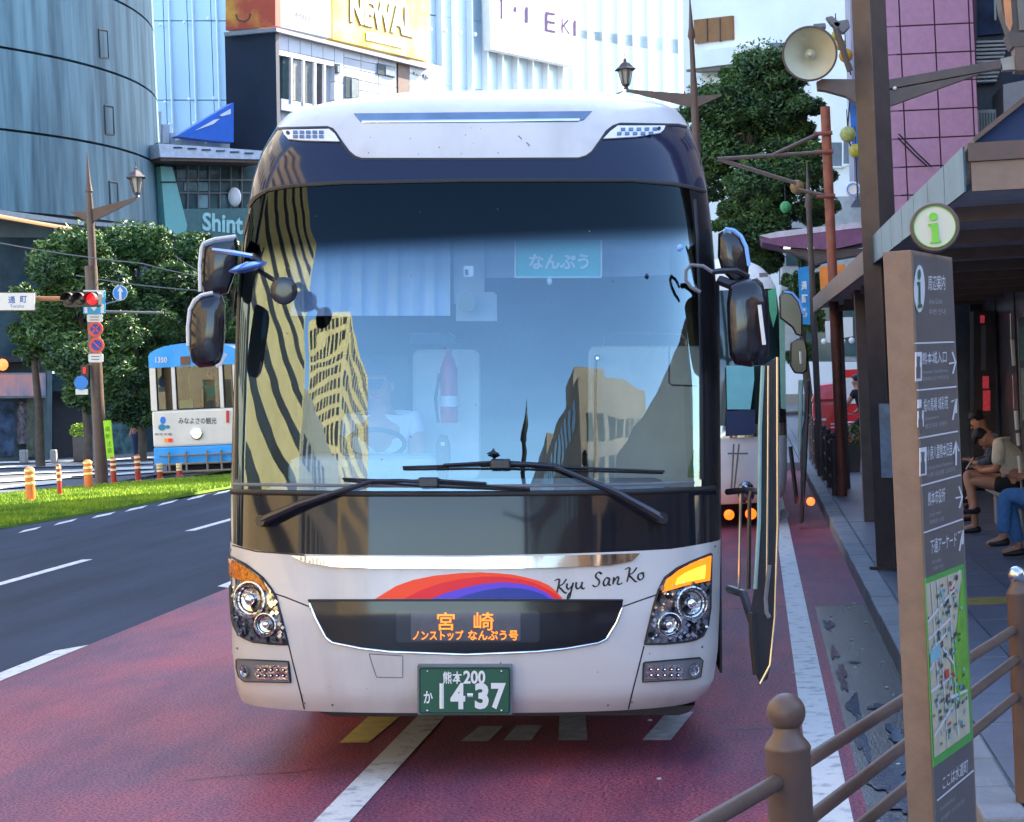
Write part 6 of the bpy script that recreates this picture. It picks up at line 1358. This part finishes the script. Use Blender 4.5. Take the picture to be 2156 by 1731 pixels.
o = thing('road_sign', 'small round blue sign under the pedestrian light', 'sign', tuple(bs(171, 806))); MB().lathe(bs(171, 806, .12), [(0, 0), (.17, 0), (.17, .02), (0, .02)], 24, (0, -1, 0)).build('plate', m_signb, o)
o = MB().rect(bs, 159, 819, 185, 831, .02, .12).build('supplementary_plate', m_signw); tag(o, 'small white plate under the blue round sign', 'sign')
# yellow-green banner
bq = yp(45.5); bnr = thing('banner', 'tall leaning yellow green banner with dark characters at the kerb', 'banner', tuple(bq(228, 965)))
bnr.location.z = 0
MB().slab(bq, [(217, 886), (233, 885), (240, 964), (225, 966)], .04).build('cloth', mat('banner_lime', (.42, .85, .02), .6), bnr)
for i, ch in enumerate('横断注意'): lettering(ch, lambda x, y: bq(x, y, .006), rq(221+i*1.6, 898+i*15, 231+i*1.6, 909+i*15), mat('lime_dark', (.12, .25, .02), .6), bnr)
MB().tube([bq(233, 964), bq(234, 1000)], .02, 6).build('foot', m_greyp, bnr)
# delineator posts
m_delo = mat('delineator_orange', (.85, .20, .05), .4, var=.05); m_delr = mat('delineator_red', (.45, .035, .02), .4, var=.05); m_band = mat('reflective_band', (.95, .75, .35), .3, var=0)
for i, (x, yb, yt, m_, w_, lb) in enumerate(((65, 1056, 983, m_delo, .10, 'leftmost orange delineator post on the turf'), (126, 1045, 978, m_delr, .05, 'thin dark red delineator between the two big orange ones'), (187, 1030, 968, m_delo, .10, 'second thick orange delineator, on the sunlit turf'), (240, 1020, 962, m_delr, .07, 'orange delineator behind the lime banner'), (291, 1015, 957, m_delr, .07, 'dark red delineator right of the lime banner'), (337, 1010, 974, m_delr, .07, 'short red delineator under the tram corner'), (378, 1004, 974, m_delr, .07, 'small red delineator in front of the tram fender'))):
    b = G(x, yb, .05); zt_2 = P(x, yt, b.y).z
    t = thing('delineator_post', lb, 'post', (b.x, b.y, .05), 'delineator posts along the turf')
    MB().lathe((b.x, b.y, .05), [(0, 0), (w_*1.5, 0), (w_*1.5, .02), (w_, .05), (w_*.92, zt_2-.05-.03), (w_*.5, zt_2-.05), (0, zt_2-.05)], 16).build('shaft', m_, t, smooth=True)
    for f_ in (.55, .75, .92): MB().lathe((b.x, b.y, .05+(zt_2-.05)*f_-.04), [(w_*.96, 0), (w_*1.04, .004), (w_*1.04, .05), (w_*.96, .054)], 16).build('band', m_band, t, smooth=True)
# ================================================================== LEFT: BUILDINGS
m_tower = mat('tower_concrete', (.125, .235, .275), .75, var=.2, scale=1.3, stretch=(1.2, 1.2, .09), col2=(.032, .080, .108), bump=.25, bscale=8, detail=8)
ctr = Vector((0, 0, 0)); cc_ = M3 @ Vector((-39., 0, -88.)); cR = 23.6; ctr = Vector((cc_.x, cc_.y, 0))
tw = thing('concrete_tower', 'large rounded teal concrete building with dark joints between bands', 'building', (ctr.x, ctr.y, 0))
zj = []
for y in (28-0, 97, 270, 440):
    pass
def tz_(px, py):
    # height where the sight line meets the tower's drum
    d = ray(px, py); o = Vector((0, 0, H)); a = d.x**2+d.y**2; b = 2*(d.x*(o.x-ctr.x)+d.y*(o.y-ctr.y)); c = (o.x-ctr.x)**2+(o.y-ctr.y)**2-cR**2
    D = max(0, b*b-4*a*c); t = (-b-sqrt(D))/(2*a); return o+d*t
levels = [tz_(10, 446).z, tz_(10, 273).z, tz_(10, 100).z]; hgt = levels[1]-levels[0]
levels = [levels[0]]+[levels[0]+hgt*i for i in range(1, 9)]
def ring(z0, z1, R, nm, m, a0=-2.6, a1=.9, n=90, th=.4):
    mb = MB(); rows_ = [(R-th, z0), (R, z0), (R, z1), (R-th, z1)]
    mb.grid([[Vector((ctr.x+r*cos(a0+(a1-a0)*k/n), ctr.y+r*sin(a0+(a1-a0)*k/n), z)) for k in range(n+1)] for r, z in rows_+[rows_[0]]])
    return mb.build(nm, m, tw, smooth=True)
for i in range(8): ring(levels[i]+.05, levels[i+1]-.05, cR, 'concrete_band', m_tower)
ring(0, levels[-1], cR-.25, 'core_wall', m_rubber)
def onT(px, py, off=0):
    p = tz_(px, py); n = (Vector((p.x, p.y, 0))-ctr).normalized(); return p+n*off
m_line = m_rubber
for (x0, y0, x1, y1) in ((207, 62, 226, 123), (219, 222, 238, 284), (229, 382, 247, 440)):
    # hatch frame recess
    fr_ = MB()
    for a, b in (((x0, y0), (x1-1, y0+3)), ((x1-1, y0+3), (x1+2, y1)), ((x1+2, y1), (x0+3, y1-2)), ((x0+3, y1-2), (x0, y0))): fr_.tube([onT(a[0], a[1], .01), onT(b[0], b[1], .01)], .035, 5)
    hh = fr_.build('hatch', m_rubber, tw); MB().add([onT(x0+2, y0+3, .02), onT(x1-2, y0+6, .02), onT(x1, y1-3, .02), onT(x0+5, y1-4, .02)], [(0, 1, 2, 3)]).build('hatch_panel', m_tower, hh)
# podium
pz = levels[0]
pd = thing('podium_building', 'glass and concrete shop podium below the rounded tower', 'building', tuple(P(60, 900, 76)))
pd.location.z = 0
pdp = VPl(-100, 68, 345, 76); m_pod = mat('podium_wall', (.10, .155, .17), .5, var=.2, scale=.7); m_podg = mat('podium_glass', (.045, .085, .10), .06, var=.35, scale=.4)
MB().slab(pdp, [(-120, 440), (345, 482), (352, 960), (-120, 975)], 3, -.4).build('wall', m_pod, pd)
MB().slab(pdp, [(-120, 425), (170, 465), (345, 478), (345, 484), (170, 474), (-120, 440)], 1.2, .6).build('cornice', mat('cornice', (.32, .36, .38), .5), pd)
MB().tube([pdp(-20, 452, 1.2), pdp(80, 470, 1.2), pdp(150, 482, 1.2)], .07, 8).build('orange_pipe', mat('tube_orange', (.9, .45, .2), .4, var=0, emit=.15), pd)  # orange pipe with a slight glow put into its material
for q_ in ((-20, 500, 92, 640), (100, 520, 150, 640), (160, 520, 240, 640), (-20, 650, 92, 760), (108, 690, 150, 800)): MB().rect(pdp, *q_, .3, -.35).build('window', m_podg, pd)
MB().rect(pdp, -30, 752, 96, 762, 1.0, .5).build('canopy', m_shade, pd)
MB().rect(pdp, -20, 785, 100, 838, .4, .3).build('poster_frame', mat('poster_frame', (.30, .34, .36), .5), pd)
def poster():
    m = mat('poster', (.62, .30, .26), .4, var=.1, scale=.35, col2=(.10, .24, .36), contrast=(.45, .55), stretch=(1, 1, .4)); return m
MB().rect(pdp, -18, 789, 96, 834, .05, .36).build('poster', poster(), pd)
MB().rect(pdp, 100, 640, 110, 968, .5, .4).build('pillar', m_pod, pd); MB().rect(pdp, 66, 838, 98, 962, .3, .1).build('stone_wall', mat('stone_green', (.13, .15, .11), .7, var=.3, scale=3), pd)
MB().rect(pdp, -20, 845, 30, 960, .3, -.3).build('shop_window', mat('shop_blue', (.08, .13, .22), .1, var=.4, scale=2), pd); MB().rect(pdp, 42, 846, 58, 935, .2, -.2).build('shop_window', mat('shop_mix', (.30, .26, .30), .3, var=.45, scale=5), pd)
MB().rect(pdp, 112, 825, 185, 965, .3, -.25).build('entrance', m_shade, pd); MB().rect(pdp, 112, 800, 180, 824, .3, .2).build('entrance_header', m_podg, pd)
MB().rect(pdp, 112, 782, 140, 786, .2, .4).build('lamp_tube', mat('tube_white', (1, 1, .95)), pd)
MB().rect(pdp, 300, 480, 345, 960, .3, -.2).build('glass_wall', m_podg, pd); MB().rect(pdp, 230, 830, 300, 960, .3, -.2).build('shop_window', mat('shop_teal', (.12, .24, .25), .1, var=.4, scale=2.5), pd)
MB().ball(pdp(5, 768, .6), .22, 10).build('red_lamp', mat('lamp_orange_lit', (1, .2, .05), .4, var=0, emit=.4), pd)
# things standing at the far kerb
for x, w_, h_, m_, nm, lb, ct in ((48, 16, 30, m_stone, 'stone_block', 'left grey stone block at the foot of the podium', 'block'), (112, 14, 30, m_stone, 'stone_block', 'right grey stone block at the foot of the podium', 'block'), (170, 34, 55, m_brownd, 'planter', 'dark planter with a lime shrub at the entrance', 'planter'), (195, 14, 60, m_greyp, 'locker', 'slim grey cabinet next to the dark planter', 'cabinet')):
    b = G(x, 976 if nm != 'planter' else 972, 0.); k = b.y/F
    t = thing(nm, lb, ct, (b.x, b.y, 0)); MB().box(b.x-w_*k/2, b.x+w_*k/2, b.y, b.y+w_*k, 0, h_*k).build('body', m_, t, bevel=.04)
    if nm == 'planter': leafcloud('foliage', mat('lime_leaf', (.3, .45, .04), .6), t, [((b.x-.1, b.y+.3, h_*k+.2), (.35, .3, .25), 1)], 500, .07, 6)
# people walking by the far shops
for x, yb, Yx, sh, lb in ((287, 966, 60, m_blk, 'pedestrian in dark clothes walking by the far teal shop window'),):
    b = G(x, yb, 0); figure('person', lb, (b.x, b.y, 0), pi, STAND, sh, m_navyc, sleeve=.9)
# low glass building in the middle distance
lg = thing('glass_building', 'low curved glass building with a white canopy and a large name on its front', 'building', tuple(P(430, 800, 88)))
lg.location.z = 0
lp2 = VPl(338, 86, 560, 90)
m_lgw = mat('low_glass', (.030, .085, .10), .06, var=.35, scale=.35)
MB().slab(lp2, [(335, 300), (560, 322), (560, 900), (338, 900)], 6).build('wall', m_lgw, lg)
MB().slab(lp2, [(333, 302), (420, 308), (560, 318), (560, 336), (338, 331)], 2.0, 1.8).build('canopy', mat('canopy_white', (.50, .54, .62), .4), lg)
for i in range(6): MB().rect(lp2, 366+i*30, 309+i*2.4, 384+i*30, 312+i*2.4, .1, 1.85).build('canopy_clip', m_bluew, lg)
MB().slab(lp2, [(338, 332), (560, 337), (560, 343), (338, 338)], 1.8, 1.7).build('canopy_soffit', m_brown, lg)
MB().slab(lp2, [(338, 350), (363, 352), (394, 474), (390, 500), (350, 500)], .6, .5).build('green_fin', mat('fin_green', (.20, .48, .45), .3, var=.05), lg)
MB().rect(lp2, 340, 382, 372, 385, .1, .55).build('fin_joint', m_shade, lg)
for x in (395, 417, 440, 463, 486, 509): MB().rect(lp2, x, 342, x+2, 440, .15, .12).build('mullion', m_greyp, lg)
for y in (378, 405): MB().rect(lp2, 372, y, 560, y+2.5, .15, .14).build('transom', m_greyp, lg)
for x0, y0, x1, y1, c_ in ((372, 344, 394, 376, 'pane_mid'), (397, 344, 416, 376, 'pane_mid'), (442, 344, 462, 376, 'pane_mid'), (388, 384, 438, 402, 'pane_pale'), (442, 384, 484, 402, 'pane_mid'), (419, 410, 438, 438, 'pane_pale'), (465, 410, 485, 438, 'pane_mid')): MB().rect(lp2, x0, y0, x1, y1, .05, .06).build('window', mat(c_, (.06, .13, .15) if c_ == 'pane_mid' else (.18, .30, .32), .05, var=.4, scale=.8), lg)
MB().slab(lp2, [(378, 440), (560, 438), (560, 520), (392, 520)], .4, .3).build('sign_band', mat('band_teal', (.07, .17, .17), .4, var=.1), lg)
lettering('Shint', lambda x, y: lp2(x, y, .34), ((426, 485), (512, 494), (512, 452), (426, 447)), mat('letter_mint', (.40, .70, .68), .4), lg, bold=.03)
MB().ball(lp2(494, 415, .3), .45, 14, (.7, .4, 1)).build('round_sign', m_signw, lg, smooth='all')
# blue awning sail and roof kit behind the canopy
sp3 = VPl(338, 92, 560, 96)
o = thing('awning', 'blue triangular awning with white stripes over the low roof', 'awning', tuple(sp3(440, 290)))
MB().slab(sp3, [(371, 287), (481, 222), (492, 216), (492, 300), (447, 296)], .6).build('canvas', mat('canvas_blue', (.01, .12, .55), .5, var=.08), o)
for q_ in ([(411, 275), (452, 252), (463, 250), (450, 261)], [(462, 243), (486, 229), (486, 240), (468, 245)]): MB().slab(sp3, q_, .05, .06).build('stripe', m_signw, o)
o = thing('roof_plant', 'small pale roof plant boxes beside the blue awning', 'roof equipment', tuple(sp3(350, 300)))
for q_ in ((331, 235, 340, 306), (342, 262, 357, 306), (359, 280, 369, 306), (382, 292, 430, 308), (436, 298, 484, 312)): MB().rect(VPl(338, 93, 560, 97), *q_, 1.0).build('box', mat('plant_pale', (.45, .48, .52), .5), o)
# ---- white panelled corner building with billboards
nb2 = thing('corner_building', 'white panelled corner building with dark flank behind the coach roof', 'building', tuple(P(583, 820, 96)))
nb2.location.z = 0
pr = VPl(580, 96, 905, 107.5); pf_ = VPl(473, 97, 580, 96)
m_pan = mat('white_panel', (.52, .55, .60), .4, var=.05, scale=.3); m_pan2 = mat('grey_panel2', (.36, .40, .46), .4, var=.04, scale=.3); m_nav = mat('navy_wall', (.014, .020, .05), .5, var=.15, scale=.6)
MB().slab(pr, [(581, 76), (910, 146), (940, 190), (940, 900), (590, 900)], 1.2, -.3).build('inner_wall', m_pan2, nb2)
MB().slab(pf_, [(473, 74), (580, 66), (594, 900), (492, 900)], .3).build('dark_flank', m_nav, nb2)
MB().slab(pf_, [(471, 68), (582, 58), (582, 66), (472, 76)], .9, .3).build('ledge', mat('ledge', (.30, .30, .34), .5), nb2)
MB().slab(pr, [(581, 58), (905, 138), (905, 146), (581, 66)], .9, .3).build('ledge', MATS['ledge'], nb2)
def ytop(x): return 68+(x-581)*(146-68)/(909-581)
def prq(x0, x1, f0, f1, m, nm, off=0., th=.3, ins=.6):
    a = lambda x, f: f+(x-581)*.22*(1-(f-70)/700.)
    return MB().slab(pr, [(x0+ins, a(x0, f0)+ins), (x1-ins, a(x1, f0)+ins), (x1-ins, a(x1, f1)-ins), (x0+ins, a(x0, f1)-ins)], th, off)
X = [583, 607, 632, 656, 680, 704]
for a, b in zip(X[:-1], X[1:]):
    prq(a, b, 68, 103, m_pan, 'p').build('facade_panel', m_pan, nb2); prq(a, b, 103, 115, m_pan, 'p').build('facade_panel', m_pan, nb2)
wc = [(.06, .10, .10), (.36, .36, .34), (.20, .22, .22), (.08, .08, .09)]
for i, (a, b) in enumerate(((594, 614), (616, 640), (642, 664), (666, 684))):
    w_ = prq(a+1, b-1, 117, 205, None, 'w', -.1).build('window', mat('pane_%d' % i, wc[i], .1), nb2)
    prq(b-1, b+2, 115, 210, None, 'f', .05, .2, 0).build('window_frame', m_signw, w_)
prq(592, 690, 205, 230, None, 'x').build('facade_panel', m_pan2, nb2)
rr = random.Random(9)
for i, (a, b) in enumerate(zip([704, 724, 760, 797], [724, 760, 797, 835])):
    f = 68; 
    while f < 240:
        h_ = 22 if i else 40
        m_ = rr.choice([m_pan, m_pan, m_pan2]); prq(a, b, f, f+h_, None, 'p').build('facade_panel', m_, nb2); f += h_
prq(838, 862, 62, 260, None, 'x').build('facade_panel', mat('brown_strip', (.16, .10, .08), .6), nb2)
for a, b in ((862, 895), (895, 935)):
    f = 62
    while f < 250: prq(a, b, f, f+32, None, 'p').build('facade_panel', m_pan, nb2); f += 32
for q_ in ((706, 716, 108, 128), (727, 757, 130, 178), (795, 833, 86, 112), (872, 884, 88, 96), (892, 904, 88, 98)):
    w_ = prq(*q_, None, 'w', .06, .1).build('window', mat('pane_dark', (.10, .12, .13), .1), nb2)
    prq(q_[0]+ (q_[1]-q_[0])*.45, q_[1]-1, q_[2]+3, q_[3]-2, None, 'w', .10, .05).build('window_leaf', mat('pane_light', (.30, .34, .35), .1), w_)
for (y0_, y1_) in ((180, 215),): MB().slab(pr, [(935, 205), (960, 212), (960, 190+50), (935, 240)], 2, .2).build('side_block', m_pan2, nb2)
# billboards on its roof
def bb(label, pl, poly, m, nm='billboard'):
    t = thing(nm, label, 'billboard', tuple(pl(*poly[0]))); MB().slab(pl, poly, .5, .1).build('board', m, t)
    return t
def grad(name, c1, c2, sc=.25):
    return mat(name, c1, .5, var=.1, scale=sc, col2=c2, contrast=(.42, .58))
b1_ = bb('orange and yellow billboard on the left corner of the roof', pf_, [(473, -330), (578, -330), (580, 54), (475, 64)], grad('bill_orange', (.80, .36, .05), (.50, .07, .04)))
ribbon(lambda x, y, o=0: pf_(x, y, .12), [(497, 30), (500, 42), (514, 46), (524, 40), (527, 28)], 3, 0, 6).build('drawn_curve', m_brownd, b1_)
b2_ = bb('white billboard with small grey print between orange and yellow ones', pr, [(581, -330), (696, -330), (697, 80), (582, 54)], m_signw)
lettering('MILI', lambda x, y: pr(x, y, .12), ((623, 38), (654, 46), (654, 33), (623, 25)), mat('bill_grey', (.08, .08, .09), .7, var=0), b2_); lettering('AIRWALK', lambda x, y: pr(x, y, .12), ((640, 49), (668, 55), (668, 49), (640, 43)), m_pgr, b2_) if False else lettering('minor', lambda x, y: pr(x, y, .12), ((640, 49), (664, 54), (664, 48), (640, 43)), m_rubber, b2_)
b3_ = bb('bright yellow billboard with large brush letters', pr, [(700, -330), (903, -330), (905, 130), (701, 82)], grad('bill_yellow', (.90, .50, .04), (.90, .68, .22), .4))
m_bl = mat('bill_letter', (.80, .72, .50), .5, var=0); m_blb = mat('bill_letter_edge', (.30, .12, .02), .5, var=0)
for o_, m_, sh_ in ((.13, m_blb, (-2, 2.5)), (.16, m_bl, (0, 0))):
    lettering('NEWAL', lambda x, y: pr(x, y, o_), ((738+sh_[0], 46+sh_[1]), (872+sh_[0], 80+sh_[1]), (872+sh_[0], 16+sh_[1]), (738+sh_[0], -18+sh_[1])), m_, b3_, bold=.05)
MB().slab(pr, [(772, 66), (852, 86), (850, 102), (772, 84)], .02, .15).build('print_block', m_signw, b3_)
# ---- pale curtain-wall building, behind on both sides
pc1 = yp(132); cw = thing('curtain_wall_building', 'huge pale blue glass building with vertical ribs filling the background', 'building', tuple(P(1100, 820, 120)))
cw.location.z = 0
m_cw = mat('curtain_panel', (.42, .58, .70), .25, var=.06, scale=.15, spec=.7); m_rib = mat('rib_white', (.75, .80, .84), .35, var=.03); m_cwd = mat('curtain_dark', (.05, .17, .27), .12, var=.15, scale=.2)
xs_ = [293, 343, 393, 443, 493]
for a, b in zip(xs_[:-1], xs_[1:]):
    for (u, v) in ((-330, -120), (-118, 43), (45, 210), (212, 440)): MB().slab(pc1, [(a+.8+u*.035, u), (b-.8+u*.035, u), (b-.8+v*.035, v), (a+.8+v*.035, v)], .3).build('glass_panel', m_cw, cw)
    MB().slab(pc1, [(b-1, -330), (b+1, -330), (b+26, 440), (b+24, 440)], .5, .35).build('rib', m_rib, cw)
MB().slab(pc1, [(312, -330), (500, -330), (520, 830), (340, 830)], 8, -.3).build('core', mat('cw_core', (.2, .3, .38), .5), cw)
for x, y in ((334, 52), (385, 47), (435, 39), (344, 215), (395, 208), (447, 207), (354, 262), (406, 259)): MB().ball(pc1(x+3, y, .5), .13, 8).build('fixing', m_rib, cw)
pc2 = VPl(895, 120, 1440, 146)
MB().slab(pc2, [(880, -330), (1432, -330), (1446, 830), (900, 830)], 8, -.3).build('core', MATS['cw_core'], cw)
n = 17
for i in range(n):
    a = 895+(1434-895)*i/n; b = 895+(1434-895)*(i+1)/n
    off = (a-895)*.16
    for (u, v) in ((-330, -120), (-118, 30), (32, 175), (177, 420)):
        m_ = m_cwd if (v == 420 and 1250 < a) else m_cw
        MB().slab(pc2, [(a+.5, u+off*.6), (b-.5, u+off*.6+3), (b-.5+6, v+off+3), (a+.5+6, v+off)], .3).build('glass_panel', m_, cw)
    MB().slab(pc2, [(b-1.1, -330), (b+1.1, -330), (b+11, 440), (b+9, 440)], .6, .45).build('rib', m_rib, cw)
    MB().ball(pc2(a+12, 212+off*.55-(a-895)*.03, .5), .15, 8).build('fixing', m_rib, cw)
    MB().ball(pc2(a+10, 62+off*.7, .5), .15, 8).build('fixing', m_rib, cw)
sg_ = thing('billboard', 'large white sign board with thin purple letters on the ribbed glass building', 'billboard', tuple(pc2(1100, 50)))
MB().slab(pc2, [(1022, -330), (1220, -330), (1221, 142), (1034, 103)], .6, 1.2).build('board', m_signw, sg_)
m_pu = mat('letter_purple', (.045, .022, .10), .7, var=0, spec=.1); sf_ = lambda x, y: pc2(x, y, 1.25)
for s, q_ in (('T', (1044, -10, 1068, 38)), ("'", (1082, 14, 1088, 26)), ('I', (1106, 14, 1112, 48)), ('E', (1148, 24, 1170, 66)), ('K', (1182, 38, 1202, 70)), ('I', (1208, 42, 1213, 76))):
    h_ = (q_[2]-q_[0])*.2; lettering(s, sf_, ((q_[0], q_[3]), (q_[2], q_[3]+h_), (q_[2], q_[1]+h_), (q_[0], q_[1])), m_pu, sg_, bold=.0)
# trees on the left
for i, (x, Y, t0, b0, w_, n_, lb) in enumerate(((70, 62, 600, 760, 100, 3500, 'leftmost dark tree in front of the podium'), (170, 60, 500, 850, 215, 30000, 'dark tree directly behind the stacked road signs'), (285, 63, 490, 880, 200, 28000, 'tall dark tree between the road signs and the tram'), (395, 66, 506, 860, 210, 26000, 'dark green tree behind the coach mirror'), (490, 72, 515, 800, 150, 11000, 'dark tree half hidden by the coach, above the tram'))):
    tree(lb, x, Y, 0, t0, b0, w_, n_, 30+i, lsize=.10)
# overhead wires
def wire(pts, Y, lb):
    p = []; q_ = yp(Y)
    for i in range(len(pts)-1):
        for k in range(6):
            t = k/6; x = pts[i][0]*(1-t)+pts[i+1][0]*t; y = pts[i][1]*(1-t)+pts[i+1][1]*t; p.append(q_(x, y+4*sin(pi*t)))
    p.append(q_(*pts[-1])); o = MB().tube(p, .014, 5).build('overhead_wire', m_greyp, smooth=True); tag(o, lb, 'wire', 'tram overhead wires')
wire([(-20, 508), (300, 555), (480, 590)], 47, 'upper overhead wire sloping across the left trees'); wire([(160, 580), (420, 612)], 47.5, 'lower overhead wire ending behind the coach mirror'); wire([(370, 540), (450, 585)], 48, 'short overhead wire over the right of the tree group')
# ================================================================== STREET BEHIND AND BESIDE THE CAMERA
m_gold = mat('ochre_wall', (.78, .56, .26), .7, var=.08, scale=.3); m_bw = mat('brown_wall', (.26, .18, .13), .6, var=.1, scale=.4); m_gw = mat('dark_window', (.06, .055, .05), .2, var=.2, scale=.5); m_tan = mat('tan_wall', (.42, .36, .28), .7, var=.08, scale=.3)
def block(x0, x1, y0, y1, h, m, face, label, floor=3.3, bay=2.2, stripe=False):
    t = thing('building', label, 'building', ((x0+x1)/2, (y0+y1)/2, 0))
    MB().box(x0, x1, y0, y1, 0, h).build('wall', m, t)
    wn = MB(); xf = x1 if face == '+x' else x0; s = 1 if face == '+x' else -1
    for k in range(int(h/(2.3 if stripe else floor))):
        z = .9+k*(2.3 if stripe else floor)
        if stripe: wn.box(min(xf, xf+s*.05), max(xf, xf+s*.05), y0+.5, y1-.5, z, z+.75)
        else:
            y = y0+.6
            while y < y1-bay+.3:
                wn.box(min(xf, xf+s*.05), max(xf, xf+s*.05), y, y+bay*.6, z, z+1.7); y += bay
    if y1 < 0:                                  # end wall facing the coach
        for k in range(int((h-1)/1.9)):
            x = x0+.8
            while x < x1-1.2: wn.box(x, x+.95, y1, y1+.05, 1+k*1.9, 2.1+k*1.9); x += 1.55
    kind(wn.build('windows', m_gw, t), 'stuff'); return t
block(-38, -20, -14, 12, 24, m_gold, '+x', 'ochre building with ribbon windows behind the camera on the left', stripe=True)
block(-38, -20.5, -40, -15, 12, m_tan, '+x', 'tan office building further behind on the left')
block(-38, -20, -75, -41, 30, m_gold, '+x', 'tall ochre building far behind on the left')
block(11, 20, -12, 8, 5.5, m_bw, '-x', 'brown building behind the shelter on the right')
block(6.5, 20, -45, -13, 10, m_bw, '-x', 'tan tower behind the camera on the right')
block(6.3, 14, 15, 42.6, 28, mat('arcade_wall', (.62, .52, .44), .6, var=.1), '-x', 'arcade building behind the bus shelter, walls paled to bounce light')  # out of view, wall colour paled to bounce light into the shelter
block(14.2, 30, 12, 52, 30, m_bw, '-x', 'second brown block behind the arcade')
block(8.5, 16, 53, 60, 28, m_tan, '-x', 'unseen tan block beyond the pink building, raised to shade the turf')  # out of view, height set to keep sun off the turf
block(8.5, 30, 69, 110, 27, m_tan, '-x', 'second unseen tan block up the street, leaving a gap for sun on the turf')  # out of view, spaced to let a sun patch onto the turf
block(9.5, 20, -75, -50, 15, m_bw, '-x', 'distant tower down the street behind the camera')
block(7.4, 14, 42.7, 51.5, 28, m_tan, '-x', 'unseen tan block added to stop sun through the gap behind the arcade')  # added out of view to keep stray sun off the road
block(0, 20, 112, 115, 60, m_tan, '-x', 'unseen tower added behind the pale building to shade the concrete tower')  # added only to cast shade on the rounded tower at the left
block(-34, -18.6, 14, 36, 19, m_tan, '+x', 'unseen tan block added across the tram tracks to hide sky from the coach corner')  # added out of view, blocks the sky mirrored in the coach's left corner
block(9.5, 16, -31, -25, 15, m_bw, '-x', 'narrow brown tower behind the camera on the right')
# spire topped lamp pole further down the street behind the camera
def refl(px, py):
    p = SF(px, py); n = (SF(px, py, .02)-p).normalized(); d = ray(px, py).normalized(); return p, d-n*2*d.dot(n)
p_, r_ = refl(1103, 857); t_ = (-12-p_.y)/r_.y; tip = p_+r_*t_
p2_, r2_ = refl(1103, 912); t2_ = (-12-p2_.y)/r2_.y; zb_ = (p2_+r2_*t2_).z
lpb = thing('lamp_pole', 'dark spire topped lamp pole behind the camera, mirrored in the windscreen', 'pole', (tip.x, -12, 0))
MB().tube([(tip.x, -12, 0), (tip.x, -12, zb_-.6), (tip.x, -12, zb_-.1), (tip.x, -12, zb_), (tip.x, -12, zb_+(tip.z-zb_)*.5), (tip.x, -12, tip.z)], [.13, .10, .09, .16, .11, .015], 10).build('pole', m_rubber, lpb, smooth=True)
MB().tube([(tip.x-1.2, -12, zb_-2.2), (tip.x, -12, zb_-2.6), (tip.x+1.2, -12, zb_-2.2)], [.04, .09, .04], 8).build('arm', m_rubber, lpb, smooth=True)
